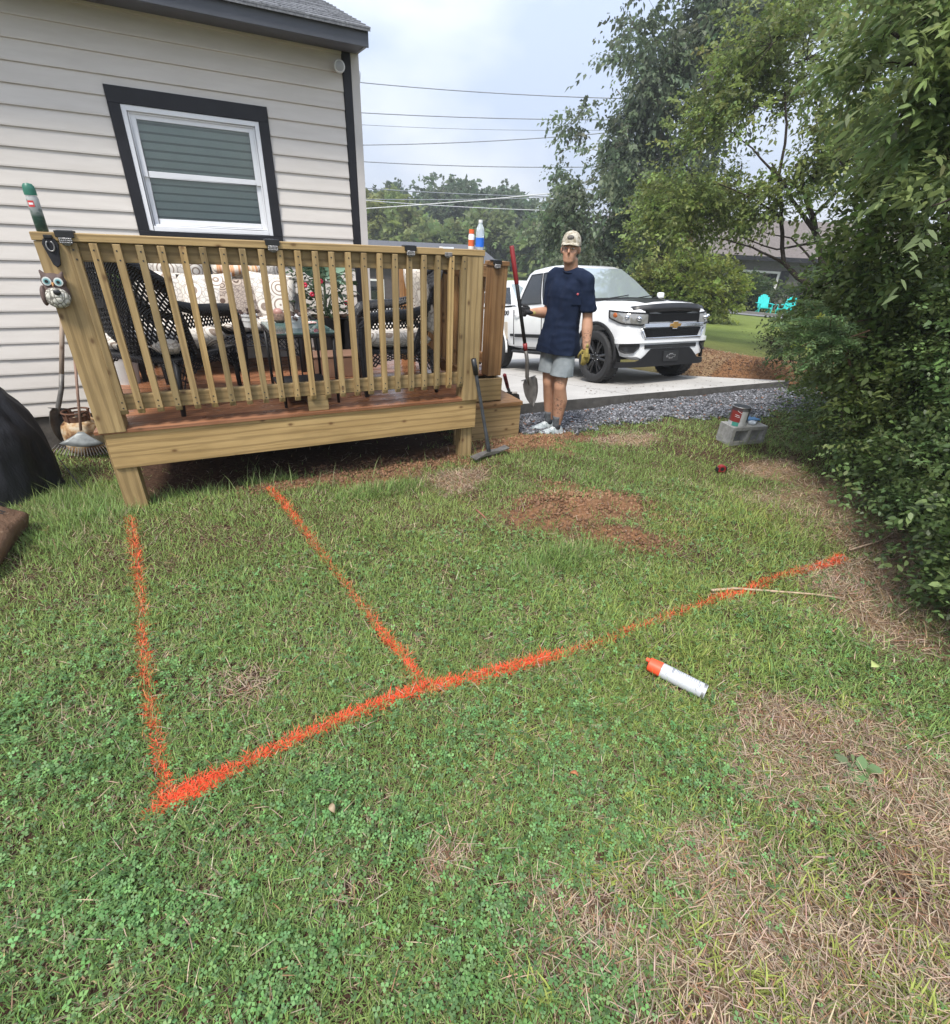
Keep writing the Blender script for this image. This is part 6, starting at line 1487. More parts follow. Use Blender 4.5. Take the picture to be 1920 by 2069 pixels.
def bark(name, a, b): 
    t = NT(name); v = t.coord('Object', (9, 9, 2)); return t.bsdf(t.ramp(t.noise(v, 3, 6, .7), [(.3, a), (.7, b)]), .95, 0, t.bump(t.noise(v, 6, 5), .8, .03), .1)
MAT['bark_dark'] = bark('dark_bark', (.018, .014, .011), (.06, .048, .038)); MAT['bark_pale'] = bark('pale_bark', (.13, .115, .10), (.30, .275, .24)); MAT['bark_tan'] = bark('tan_bark', (.09, .055, .03), (.20, .13, .08))
def plant(name, base, lobes, nt, nl, L, ls, lw, col, label, cat, seed, group=None, paths=(), barkm='bark_dark', droop=.2, shell=.55, clump=3.0, thr=-.1, updir=.35, mat='leaf', cvar=.35, parts=('trunk', 'crown'), spread=.9, six=False):
    g = np.random.default_rng(seed); r = empty(name, base, 0, label, cat, group); b = np.array(base)
    C, v = lobe_twigs(lobes, nt, g, shell, clump, thr)
    d = v * np.array([1, 1, .8]) + np.array([0, 0, updir]) + g.normal(0, .45, v.shape)
    V, F, K = twig_spray(C, d, g.uniform(.6, 1.3, len(C)) * L, nl, ls, lw, np.array(col), g, droop, spread, cvar, six)
    link(parts[1], fast_mesh(parts[1], V - b, F, MAT[mat], False, K), r)
    m = MB(); limbs(m, [([tuple(np.array(p) - b) for p in pts], r0, r1) for pts, r0, r1 in paths])
    # fine twigs inside the crown
    for i in range(0, len(C), max(1, len(C) // 160)):
        p = C[i] - b; q = np.array(lobes[0][:3]) - b; l = min(lobes, key=lambda l_: np.sum((np.array(l_[:3]) - C[i]) ** 2)); q = np.array(l[:3]) - b
        m.tube([tuple(q), tuple((p + q) / 2 + g.normal(0, .06, 3) * np.linalg.norm(p - q)), tuple(p)], [max(.004, ls * .10), max(.003, ls * .06), max(.002, ls * .03)], 4, cap=False)
    if m.v: m.build(parts[0], MAT[barkm], r, smooth=True)
    return r
def L_(px, py, rp, D, dep=1.0, sz=1.0, sx=1.0):
    """lobe seen at a photo pixel with a pixel radius, at ground distance D"""
    p = dp(px, py, D); R = rp / FPX * D * .92; return (p[0], p[1], p[2], R * sx, R * dep, R * sz)
def gz(p): return (p[0], p[1], float(terrain(p[0], p[1])))

# ---- the dense hedge along the right: shrubs standing on the lawn edge
HEDGE = [  # ground px of the near edge, radius, height, colour, leaf
 ((1890, 1250), .55, 1.25, (.105, .155, .055), .034, 'low dark privet shrub at the near right edge of the lawn'),
 ((1820, 1120), .62, 2.0, (.112, .170, .062), .032, 'dense dark green shrub leaning over the end of the orange line'),
 ((1735, 1020), .66, 2.0, (.115, .172, .058), .030, 'dark shrub in the middle of the right hand hedge'),
 ((1660, 935), .72, 2.1, (.115, .168, .056), .030, 'dark glossy shrub on the right behind the concrete block'),
 ((1618, 868), .75, 1.9, (.128, .175, .056), .034, 'shrub at the far end of the hedge beside the gravel')]
def hedge():
    for i, ((a, b), r, H, col, ls, lab) in enumerate(HEDGE):
        p = np.array(gp(a, b, 0 if b > 880 else -.1)); out = np.array([p[0], p[1], 0]); out /= np.linalg.norm(out); side = np.array([.85, -.53, 0])
        c = p + side * r * .62 + out * .12; lo = []
        g = np.random.default_rng(40 + i)
        for k in range(9):
            f = k / 8; z = .22 + (H - .5) * f; w = r * (1.0 if f < .5 else 1.0 - .25 * (f - .5)); o = g.normal(0, .10, 2)
            lo.append((c[0] + o[0] + side[0] * .22 * f, c[1] + o[1], p[2] + z, w * g.uniform(.8, 1.1), w * g.uniform(.8, 1.1), .34))
        base = (c[0], c[1], float(terrain(c[0], c[1])))
        pth = [([base, (c[0] + g.normal(0, .15), c[1] + g.normal(0, .15), base[2] + H * .5), (c[0] + g.normal(0, .35), c[1] + g.normal(0, .35), base[2] + H * .95)], .018, .006) for _ in range(6)]
        plant('shrub', base, lo, 2100 if i < 3 else 1700, 12, .20, ls, .30, col, lab, 'shrub', 50 + i, 'shrubs of the right hand hedge', pth, parts=('stems', 'foliage'), shell=.5, clump=4.5, thr=-.16, cvar=.55, mat='leaf_gloss', six=True)
hedge()
# tall growth rising behind the hedge, filling the right side of the picture
def tall_right():
    # broad mass of small leaves
    D = 5.2
    lo = [L_(1870, 760, 130, D), L_(1800, 600, 130, D + .3), L_(1900, 600, 150, D), L_(1850, 470, 130, D), L_(1760, 520, 80, D + .6), L_(1920, 430, 120, D), L_(1730, 660, 90, D + .5), L_(1960, 800, 160, D), L_(1830, 380, 80, D + .3)]
    b = gz((5.7, 2.3)); top = dp(1900, 330, D)
    plant('understorey_tree', b, lo, 2700, 12, .24, .045, .30, (.135, .185, .056), 'tall dense small leaved tree rising behind the hedge on the right', 'tree', 71, None, [([b, (5.6, 2.3, 1.4), top], .06, .015), ([b, (5.4, 2.6, 1.5), dp(1780, 540, D)], .04, .01)], shell=.45, clump=1.9, thr=.0, cvar=.6, six=True)
    # long leaved branches hanging into the upper right corner
    D = 4.2
    lo = [L_(1890, 40, 80, D), L_(1840, 130, 50, D + .3), L_(1900, 190, 60, D), L_(1860, 260, 44, D + .2), L_(1915, 330, 40, D), L_(1925, 400, 36, D - .7), L_(1800, 40, 56, D + .5), L_(1940, 110, 80, D), L_(1790, 300, 30, D + .4), L_(1760, 160, 40, D + .7)]
    b = gz((4.1, 1.0)); t1 = dp(1890, 120, D + .2)
    plant('sumac_tree', b, lo, 760, 14, .26, .060, .19, (.165, .225, .080), 'young tree with long pointed leaflets hanging over the upper right corner', 'tree', 72, None, [([b, (4.05, 1.1, 1.6), t1], .05, .02), ([t1, dp(1800, 140, D + .3)], .02, .006), ([t1, dp(1780, 50, D + .4)], .02, .006), ([t1, dp(1800, 270, D + .3)], .02, .006)], droop=.32, shell=.25, clump=2.0, thr=-.08, spread=1.1, six=True)
tall_right()
# ---- small tree with fine leaves between the drive and the hedge
def near_tree():
    D = 11.5; S = [(1360, 425, 58), (1320, 485, 45), (1400, 350, 66), (1445, 270, 76), (1520, 215, 84), (1600, 190, 84), (1500, 335, 86), (1570, 310, 86), (1430, 440, 64), (1500, 410, 50), (1590, 390, 60), (1380, 480, 30), (1650, 270, 80), (1630, 120, 90), (1560, 90, 70), (1480, 160, 52), (1690, 190, 80), (1700, 330, 70), (1330, 400, 36), (1720, 90, 90)]
    lo = [L_(a, b_, r, D + rng.uniform(-.8, .9), 1.0, .85) for a, b_, r in S]
    base = gz(dp(1700, 660, 9.9)); P = lambda a, b_, d=D: dp(a, b_, d)
    pth = [([base, P(1672, 560, 10.5), P(1650, 470), P(1632, 400), P(1610, 330)], .085, .03), ([P(1650, 470), P(1600, 400), P(1560, 330)], .045, .015), ([P(1632, 400), P(1655, 330), P(1650, 240)], .04, .012),
           ([base, P(1630, 575, 10.4), P(1582, 530), P(1580, 440), P(1575, 360), P(1590, 250), P(1586, 180)], .055, .014), ([P(1582, 530), P(1520, 500), P(1450, 480)], .026, .008), ([P(1580, 440), P(1520, 400), P(1450, 370)], .024, .008), ([P(1650, 490), P(1570, 505), P(1500, 480)], .024, .008), ([P(1672, 560, 10.5), P(1600, 480), P(1545, 470)], .022, .007), ([P(1575, 360), P(1520, 300), P(1470, 260)], .022, .006), ([P(1640, 440), P(1700, 380), P(1720, 300)], .03, .008)]
    plant('elm_tree', base, lo, 3600, 14, .42, .072, .30, (.160, .205, .060), 'small fine leaved tree with dark forked stems right of the pickup', 'tree', 73, None, pth, shell=.25, clump=1.1, thr=.06, cvar=.5, droop=.3)
near_tree()
def big_tree():
    D = 25; S = [(1180, 255, 40), (1215, 330, 62), (1190, 415, 66), (1245, 480, 80), (1160, 485, 46), (1270, 250, 58), (1300, 130, 62), (1345, 60, 64), (1420, 30, 66), (1280, 390, 66), (1335, 320, 44), (1490, 60, 60), (1440, 110, 40), (1245, 180, 40), (1330, 175, 40), (1130, 455, 26), (1220, 420, 66), (1230, 545, 40), (1180, 540, 44), (1290, 470, 46), (1400, 330, 36), (1460, 200, 44), (1390, -40, 80), (1520, 140, 50), (1480, -30, 80), (1560, 0, 80), (1260, 320, 60), (1200, 360, 60), (1320, 240, 45)]
    lo = [L_(a, b_, r, D + rng.uniform(-1.6, 1.6), 1.1, .9) for a, b_, r in S]; base = gz(dp(1405, 600, D)); P = lambda a, b_, d=D: dp(a, b_, d)
    pth = [([base, P(1405, 540), P(1415, 420), P(1412, 290), P(1425, 190), P(1455, 60)], .34, .08), ([P(1414, 300), P(1402, 170)], .14, .05), ([P(1412, 420), P(1345, 280), P(1275, 205)], .16, .05), ([P(1405, 500), P(1330, 400), P(1240, 330)], .14, .04), ([P(1405, 520), P(1380, 470), P(1350, 440)], .12, .05), ([P(1425, 190), P(1470, 100), P(1500, 20)], .10, .04)]
    plant('oak_tree', base, lo, 5600, 12, .9, .165, .33, (.125, .160, .095), 'big spreading dark green tree with pale limbs behind the pickup', 'tree', 74, None, pth, 'bark_pale', shell=.25, clump=.5, thr=-.01, cvar=.45, droop=.5)
    base = gz(dp(1372, 590, 21)); P2 = lambda a, b_: dp(a, b_, 21)
    plant('ivy_tree', base, [L_(1350, 470, 26, 21), L_(1340, 520, 24, 21), L_(1345, 430, 26, 21), L_(1320, 540, 20, 21)], 260, 10, .5, .15, .33, (.085, .12, .03), 'leaning tan trunk wrapped in leafy vines behind the pickup bonnet', 'tree', 75, None, [([base, P2(1385, 520), P2(1400, 440), P2(1420, 380)], .16, .08)], 'bark_tan')
big_tree()
# ---- far trees across the road, each its own
FAR = [(760, 440, 62, 62, (.150, .175, .060), 'yellowish tree nearest the house corner'), (795, 425, 50, 74, (.082, .110, .070), 'grey green tree peeking over the yellowish tree'), (850, 465, 48, 60, (.135, .165, .06), 'light green rounded tree behind the deck rail'),
       (905, 430, 58, 72, (.088, .118, .072), 'dark domed tree left of the tallest far crown'), (960, 415, 62, 76, (.085, .115, .070), 'tallest far crown above the bottles on the rail'), (1035, 440, 58, 74, (.080, .112, .068), 'dark far tree left of the person'), (985, 475, 46, 62, (.118, .15, .06), 'mid green tree in front of the tall far crowns'), (1085, 480, 50, 58, (.10, .135, .056), 'mid green tree just behind the person'), (905, 490, 40, 58, (.12, .155, .06), 'low light green tree over the grey roof')]
for i, (a, b_, r, D, col, lab) in enumerate(FAR):
    col = tuple(c_ * 1.35 for c_ in col)
    base = gz(dp(a, 530, D)); c = dp(a, b_, D); R = r / FPX * D; g = np.random.default_rng(300 + i)
    lo = [(c[0] + g.normal(0, .45) * R, c[1] + g.normal(0, .3) * R, c[2] - R * (.1 + .55 * g.random()) + .25 * R, R * g.uniform(.4, .6), R * g.uniform(.4, .6), R * g.uniform(.35, .5)) for _ in range(9)]
    lo += [(c[0] + g.normal(0, .4) * R, c[1], base[2] + (c[2] - base[2]) * .35, R * .7, R * .6, (c[2] - base[2]) * .4)]
    plant('broadleaf_tree', base, lo, 620, 12, 1.5, .55, .36, col, lab, 'tree', 320 + i, 'far trees across the road', [([base, (c[0], c[1], c[2] - R * .3)], .3, .12)], 'bark_dark', shell=.3, clump=.4, thr=-.12, cvar=.28, mat='leaf')
def woodland():
    g = np.random.default_rng(5); n = 1700; V = []
    px = g.uniform(640, 2050, n); D = g.uniform(85, 120, n); C = np.array([dp(a, 500, d) for a, d in zip(px, D)]); C[:, 2] = -2 + g.uniform(0, 1, n) ** .8 * (7 + 1.5 * np.sin(px * .03) + 1.2 * np.sin(px * .011))
    v = g.normal(0, 1, (n, 3)); V, F, K = twig_spray(C, v, np.full(n, 2.6), 12, 1.1, .38, np.array([.115, .145, .08]), g, .2, .9, .3)
    tag(link('woodland', fast_mesh('woodland', V, F, MAT['leaf'], False, K)), 'far belt of green woodland closing the horizon', 'woodland', kind='stuff')
woodland()
# ---- shrubs by the house across the lawn
BUSH = [(1425, 560, 58, 19.5, (.125, .155, .032), .10, 'rounded yellow green bush right of the pickup roof', 1500), (1330, 575, 36, 20, (.13, .15, .04), .10, 'small yellowish bush just behind the windshield', 700), (1370, 600, 34, 19.0, (.09, .125, .028), .09, 'low green bush behind the far mirror', 600), (1495, 585, 34, 33, (.042, .066, .022), .12, 'clipped dark bush left of the turquoise chairs', 800), (1530, 583, 30, 34, (.045, .07, .022), .12, 'clipped dark bush between the bright bush and the first chair', 700), (1640, 585, 40, 34, (.046, .07, .024), .12, 'clipped dark bush behind the second chair', 800)]
for i, (a, b_, r, D, col, ls, lab, nt) in enumerate(BUSH):
    col = tuple(c_ * 1.3 for c_ in col)
    c = dp(a, b_, D); base = gz(c); R = r / FPX * D; g = np.random.default_rng(500 + i); hz = max(.4, c[2] - base[2])
    lo = [(c[0] + g.normal(0, .3) * R, c[1] + g.normal(0, .3) * R, base[2] + hz * g.uniform(.35, 1.1), R * .75, R * .7, max(.35, hz * .55)) for _ in range(6)]
    plant('bush', base, lo, nt, 11, ls * 3.2, ls, .34, col, lab, 'bush', 520 + i, 'bushes by the far house', [([base, (c[0], c[1], c[2])], .05, .02)], shell=.5, clump=1.6, thr=-.2, cvar=.35, parts=('stems', 'foliage'))
# ---- feathery mimosa branch reaching over the drive
def mimosa():
    root = gp(1700, 900); b = gz((4.85, 2.15)); r = empty('mimosa_shrub', b, 0, 'feathery mimosa fronds reaching out of the hedge over the red bank', 'shrub'); g = np.random.default_rng(9); Vs = []; o = 0
    parts = []
    tips = [(1565, 690), (1580, 720), (1600, 650), (1640, 610), (1650, 680), (1620, 700), (1680, 640), (1570, 660), (1700, 690), (1660, 740), (1610, 745)]
    stem = MB(); hub = np.array(dp(1705, 690, 4.7))
    for t in tips:
        tip = np.array(dp(t[0], t[1], 4.35 + g.uniform(-.15, .2))); base_ = hub + g.normal(0, .08, 3); ax = tip - base_; Ln = np.linalg.norm(ax); ax /= Ln
        stem.tube([tuple(base_ - b), tuple((base_ + tip) / 2 + np.array([0, 0, .05]) - b), tuple(tip - b)], [.006, .004, .002], 5)
        n = 16
        for k in range(n):
            f = .3 + .7 * k / n
            for s in (-1, 1):
                P = base_ + ax * Ln * f + np.array([0, 0, .2 * f * (1 - f)]) ; sd = np.cross(ax, [0, 0, 1]); sd /= np.linalg.norm(sd); d = ax * .5 + sd * s + np.array([0, 0, -.25]) + g.normal(0, .1, 3); parts.append((P, d / np.linalg.norm(d), .11 * (1.15 - f * .6)))
    C = np.array([p[0] for p in parts]); Dd = np.array([p[1] for p in parts]); L = np.array([p[2] for p in parts])
    V, F, K = twig_spray(C, Dd, L * 1.25, 20, .024, .20, np.array([.165, .245, .105]), g, .05, 1.3, .25)
    yl = (V[:, 0] < np.array(dp(1596, 700, 4.35))[0]); K[yl] = K[yl] * np.array([1.8, 1.5, .7])
    link('fronds', fast_mesh('fronds', V - np.array(b), F, MAT['leaf'], False, K), r)
    stem.tube([(0, 0, 0), tuple((hub - b) * .5 + np.array([.1, 0, .1])), tuple(hub - b)], [.02, .015, .008], 6); stem.build('stems', MAT['bark_tan'], r, smooth=True)
mimosa()
# thin bare shoots in front of the bank
def bare_shrub():
    b = gz((8.35, 5.0)); lo = [L_(1595, 665, 38, 9.2), L_(1560, 690, 30, 9.2), L_(1620, 700, 40, 9.0), L_(1650, 660, 36, 9.2)]
    plant('twiggy_shrub', b, lo, 420, 8, .22, .042, .28, (.05, .066, .024), 'sparse twiggy shrub at the top of the red bank', 'shrub', 88, None, [([b, dp(1595, 700, 9.3), dp(1575, 650, 9.2)], .012, .004), ([b, dp(1620, 700, 9.3), dp(1645, 630, 9.2)], .012, .004), ([b, dp(1590, 710, 9.3), dp(1540, 680, 9.2)], .012, .004)], shell=.2, clump=3, thr=-.05, parts=('stems', 'foliage'))
bare_shrub()
# ================================================================ far things
def far_house():
    D = 38; o = dp(1560, 600, D); z0 = float(terrain(o[0], o[1])); ux = Vector((o[1], -o[0], 0)).normalized(); uy = Vector((o[0], o[1], 0)).normalized()
    ux = (Matrix.Rotation(R_(10), 3, 'Z') @ ux); uy = Vector((-ux.y, ux.x, 0))
    H = empty('bungalow', (0, 0, 0), 0, 'long low grey brick bungalow with brown roof across the lawn', 'house'); H.matrix_world = basis((o[0], o[1], z0), ux, uy, (0, 0, 1))
    t = NT('painted_brick'); v = t.coord('Object'); br = t.n('ShaderNodeTexBrick'); br.inputs['Scale'].default_value = 5; br.inputs['Color1'].default_value = (.12, .11, .105, 1); br.inputs['Color2'].default_value = (.155, .142, .132, 1); br.inputs['Mortar'].default_value = (.15, .14, .13, 1)
    t.l(t.coord('Object', rot=(R_(90), 0, 0)), br.inputs['Vector']); wallm = t.bsdf(br.outputs[0], .9)
    m = MB(); m.box(-10.5, 8, 0, 7, -.5, 2.85); m.build('wall', wallm, H)
    t = NT('brown_shingle'); v = t.coord('Object', (1, 1, 1)); roofm = t.bsdf(t.ramp(t.noise(v, 9, 5), [(.3, (.10, .085, .078)), (.7, (.16, .137, .127))]), .9)
    m = MB(); m.prism([(-.7, 2.75), (-.7, 2.9), (3.5, 4.95), (7.7, 2.9), (7.7, 2.75)], 'x', -11, 8.5); m.build('roof', roofm, H)
    m = MB(); m.box(-11, 8.5, -.74, -.70, 2.70, 2.93); m.build('fascia', MAT['dark_trim'], H)
    for (x, w, za, zb) in ((-1.1, 2.3, .85, 2.15), (-4.6, 1.0, .8, 2.25), (-7.6, 1.0, .6, 2.3), (3.6, 1.5, .9, 2.15), (-9.4, .9, .2, 2.3)):
        wd = empty('window', (0, 0, 0), parent=H); m = MB(); f = .12
        for (a, b, c, d) in ((x - w / 2, x + w / 2, zb - f, zb), (x - w / 2, x + w / 2, za, za + f), (x - w / 2, x - w / 2 + f, za + f, zb - f), (x + w / 2 - f, x + w / 2, za + f, zb - f)): m.box(a, b, -.08, .02, c, d)
        if w > 2: m.box(x - w * .22, x - w * .22 + .08, -.07, .02, za + f, zb - f)
        m.build('window_frame', MAT['white_trim'], wd)
        m = MB(); m.box(x - w / 2 + f, x + w / 2 - f, -.02, .01, za + f, zb - f); m.build('pane', MAT['glass_dark'], wd)
        for s in (-1, 1): m = MB(); m.box(x + s * (w / 2 + .27) - .22, x + s * (w / 2 + .27) + .22, -.05, .01, za - .05, zb + .05); m.build('shutter', MAT['dark_trim'], wd)
    return H
far_house()
def adirondack(px, py, D, rz, label):
    p = dp(px, py, D); z = float(terrain(p[0], p[1])); R = empty('adirondack_chair', (p[0], p[1], z), math.atan2(-p[0], p[1]) + rz, label, 'chair', 'turquoise garden chairs')
    mat = MAT.setdefault('turquoise', plain('turquoise_paint', (.02, .52, .50), .5, var=.1)); s_ = 1.0
    for k in range(6):
        u = (k - 2.5) / 2.5; m = MB(); q = basis((u * .26, .18, .35), (1, 0, 0), (0, .34, .94), (0, -.94, .34)); h = .78 - .16 * u * u; m.box(-.048, .048, 0, h, -.012, .012, q); m.build('back_slat', mat, R)
    for k in range(5): m = MB(); y = -.32 + k * .11; m.box(-.27, .27, y, y + .09, .40 - .02 * k, .42 - .02 * k); m.build('seat_slat', mat, R)
    for s in (-1, 1):
        m = MB(); m.box(s * .36 - .07, s * .36 + .07, -.38, .32, .60, .63); m.build('arm', mat, R)
        m = MB(); m.box(s * .34 - .02, s * .34 + .02, -.36, -.26, 0, .60); m.build('leg', mat, R)
        m = MB(); q = basis((s * .30, -.30, .40), (1, 0, 0), (0, .86, -.5), (0, .5, .86)); m.box(-.02, .02, 0, .80, -.06, .05, q); m.build('leg', mat, R)
    R.scale = (.82, .82, .82); return R
adirondack(1546, 612, 29.6, R_(20), 'turquoise slatted garden chair left of the pair on the far lawn')
adirondack(1592, 612, 29.6, R_(-30), 'turquoise slatted garden chair right of the pair, half behind twigs')
def road():
    a, b = dp(1380, 622, 27), dp(1720, 622, 27); m = MB(); ys = []
    def st(px, d): p = dp(px, 620, d); return (p[0], p[1], float(terrain(p[0], p[1])) + .03)
    q = []
    for px in np.linspace(1250, 2100, 14): q += [st(px, 26.8), st(px, 28.4)]
    m.grid(q, 2, 14); tag(m.build('road', plain('asphalt', (.17, .17, .172), .9, var=.1)), kind='structure')
    q = []; m = MB()
    for px in np.linspace(1250, 2100, 14):
        for d, z in ((28.45, .0), (28.45, .13), (28.65, .13), (28.65, 0)): p = dp(px, 620, d); q.append((p[0], p[1], float(terrain(p[0], p[1])) + z))
    m.grid(q, 4, 14); tag(m.build('kerb', plain('kerb_stone', (.18, .175, .165), .9)), kind='structure')
road()
def neighbour():
    D = 32; o = dp(860, 530, D); ux = Vector((o[1], -o[0], 0)).normalized(); uy = Vector((o[0], o[1], 0)).normalized(); z0 = -2.6
    H = empty('neighbour_house', (0, 0, 0), 0, 'neighbouring house whose dark grey roof shows just above the deck rail', 'house'); H.matrix_world = basis((o[0], o[1], z0), ux, uy, (0, 0, 1))
    zr = lambda py, d: dp(900, py, d)[2] - z0
    m = MB(); m.box(-9, 4.0, 0, 7, 0, zr(532, D) - .1); m.build('wall', plain('dark_siding', (.07, .055, .055), .8), H)
    e, r = zr(533, D), zr(492, D + 3.5); m = MB(); m.add([(-9.5, -.4, e), (4.5, -.4, e), (4.5, 7.4, e), (-9.5, 7.4, e), (-9.5, 3.5, r), (3.3, 3.5, r), (-9.5, -.4, e - .2), (4.5, -.4, e - .2), (4.5, 7.4, e - .2), (-9.5, 7.4, e - .2)], [(0, 1, 5, 4), (1, 2, 5), (2, 3, 4, 5), (3, 0, 4), (0, 6, 7, 1), (1, 7, 8, 2), (2, 8, 9, 3), (3, 9, 6, 0), (6, 9, 8, 7)])
    m.build('roof', plain('grey_shingle', (.085, .088, .10), .9, var=.12, nscale=12), H)
    for x in (-6, -3, .5, 2.6):
        wd = empty('window', (0, 0, 0), parent=H); m = MB(); m.box(x - .6, x + .6, -.05, .01, .8, 2.0); m.build('window_frame', MAT['white_trim'], wd); m = MB(); m.box(x - .5, x + .5, -.06, -.051, .9, 1.9); m.build('pane', MAT['glass_dark'], wd)
neighbour()
WIRES = [((640, 157), (1330, 200), 34, 'highest overhead wire between the house corner and the big tree'), ((640, 222), (1400, 240), 34, 'second overhead wire from the top'), ((640, 246), (1260, 262), 40, 'faint thin wire below the second wire'), ((640, 293), (1260, 265), 34, 'overhead wire that rises to the right'), ((640, 320), (1260, 336), 34, 'thick dark wire in the middle of the sky'), ((640, 372), (1240, 398), 36, 'upper wire of the low bundle over the far trees'), ((640, 400), (1260, 392), 36, 'nearly level wire of the low bundle'), ((640, 427), (1440, 352), 30, 'pale service wire climbing right into the tree'), ((640, 396), (1240, 428), 38, 'lowest wire crossing in front of the far trees')]
wm = plain('wire', (.20, .215, .245), .6); wp = plain('pale_wire', (.42, .43, .45), .5)  # wm paled to grey-blue: distance haze is put into the wire colour
for i, (a, b, D, lab) in enumerate(WIRES):
    m = MB(); pts = []
    for t in np.linspace(-.75, 1, 18):
        p = Vector(dp(a[0] + (b[0] - a[0]) * t, a[1] + (b[1] - a[1]) * t, D)); p.z -= .7 * max(t, -.2) * (1 - t); pts.append(p)
    m.tube(pts, .015 if i in (2,) else .024, 5); tag(m.build('overhead_wire', wp if i in (7, 8) else wm), lab, 'wire', 'overhead wires')
# ================================================================ small things in the yard
def cinder_block():
    A = Vector(gp(1471, 908, -.02)); B = Vector(gp(1545, 903, -.02)); d = (B - A); d.z = 0; d.normalize(); n = Vector((-d.y, d.x, 0))
    z = float(terrain(A.x, A.y)) - .004; r = empty('concrete_block', (A.x, A.y, z), math.atan2(d.y, d.x), 'grey hollow concrete block lying on its side at the lawn edge', 'block')
    m = MB(); W_, Dp, H = .395, .195, .19; t = .033
    m.box(0, W_, 0, Dp, 0, t); m.box(0, W_, 0, Dp, H - t, H)
    for x in (0, W_ / 2 - t / 2, W_ - t): m.box(x, x + t, 0, Dp, t, H - t)
    t_ = NT('block_concrete'); v = t_.coord('Object'); m.build('block', t_.bsdf(t_.ramp(t_.noise(v, 18, 6, .7), [(.3, (.22, .215, .20)), (.7, (.40, .39, .37))]), .95, 0, t_.bump(t_.noise(v, 110, 4), .7, .006), .1), r, bevel=.005)
    def on(u, w): return Vector((A.x, A.y, z + H)) + d * u + n * w
    # paint tin
    c = on(.10, .09); T = empty('paint_tin', c, R_(-50), 'open paint tin with red and white label on the concrete block', 'tin')
    m = MB(); m.lathe([(.078, 0), (.081, .003), (.081, .178), (.078, .18)], 28); t_ = NT('paint_tin_label'); tc = t_.coord('Object'); sx = t_.n('ShaderNodeSeparateXYZ'); t_.l(tc, sx.inputs[0])
    at = t_.n('ShaderNodeMath', operation='ARCTAN2'); t_.l(sx.outputs[1], at.inputs[0]); t_.l(sx.outputs[0], at.inputs[1]); mr = t_.n('ShaderNodeMapRange'); mr.inputs[1].default_value = -3.1416; mr.inputs[2].default_value = 3.1416; t_.l(at.outputs[0], mr.inputs[0])
    c_ = t_.ramp(mr.outputs[0], [(.0, (.03, .03, .032)), (.10, (.26, .035, .03)), (.27, (.24, .03, .03)), (.275, (.50, .50, .49)), (.40, (.52, .52, .51)), (.405, (.04, .04, .042)), (.6, (.03, .03, .032))])
    for e in c_.node.color_ramp.elements: pass
    zz = t_.n('ShaderNodeMapRange'); zz.inputs[1].default_value = 0; zz.inputs[2].default_value = .18; t_.l(sx.outputs[2], zz.inputs[0])
    c_ = t_.mix(t_.ramp(zz.outputs[0], [(.0, (1, 1, 1)), (.22, (1, 1, 1)), (.23, (0, 0, 0))]), c_, t_.ramp(mr.outputs[0], [(.0, (.5, .5, .5)), (.14, (.5, .5, .5)), (.15, (.06, .28, .22)), (.26, (.06, .28, .22)), (.27, (.52, .52, .52))]))
    c_ = t_.mix(t_.ramp(zz.outputs[0], [(.80, (0, 0, 0)), (.82, (.85,) * 3)]), c_, (.05, .05, .055))
    m.build('tin', t_.bsdf(c_, .4, 0, None, .5), T, smooth=.5)
    m = MB(); m.tube([(.082 * math.cos(a), .082 * math.sin(a), .181) for a in np.linspace(0, 2 * math.pi, 29)], .0045, 6, cap=False); m.build('rim', MAT['steel'], T, smooth=True)
    m = MB(); m.lathe([(.0, .184), (.072, .184), (.074, .18)], 24); m.build('lid', MAT['black_metal'], T)
    for (z0_, z1_, a0, a1) in ((.150, .128, -1.95, -1.45), (.110, .104, -2.1, -1.6), (.094, .089, -2.1, -1.55)):
        m = MB(); m.tube([(.082 * math.cos(q), .082 * math.sin(q), z0_ + (z1_ - z0_) * i / 6) for i, q in enumerate(np.linspace(a0, a1, 7))], .0018, 5); m.build('printed_line', MAT['white_plastic'], T)
    # work gloves
    c = on(.29, .10); G = empty('work_gloves', c, .4, 'pair of blue and white work gloves dropped beside the paint tin', 'gloves')
    for k, (cx, cy, rz, mt) in enumerate(((0, 0, .2, (.50, .54, .58)), (.03, .02, -.7, (.10, .22, .40)))):
        m = MB(); m.tube([(-.075, 0, .012), (-.03, 0, .016), (.02, 0, .014)], [.032, .038, .036], 10, flat=.4)
        for j in range(4): m.tube([(.015, -.027 + j * .018, .014), (.05, -.032 + j * .021, .016), (.082 - abs(j - 1.5) * .008, -.036 + j * .024, .010)], [.010, .010, .008], 7)
        m.tube([(-.02, .028, .014), (.012, .055, .015), (.03, .062, .010)], [.012, .011, .008], 7)
        o = m.build('glove', plain('glove_knit%d' % k, mt, .9, var=.3, nscale=40, bump=.5), G); remesh(o, .005, 2); o.location = (cx, cy, k * .018); o.rotation_euler = (0, 0, rz)
    return r
cinder_block()
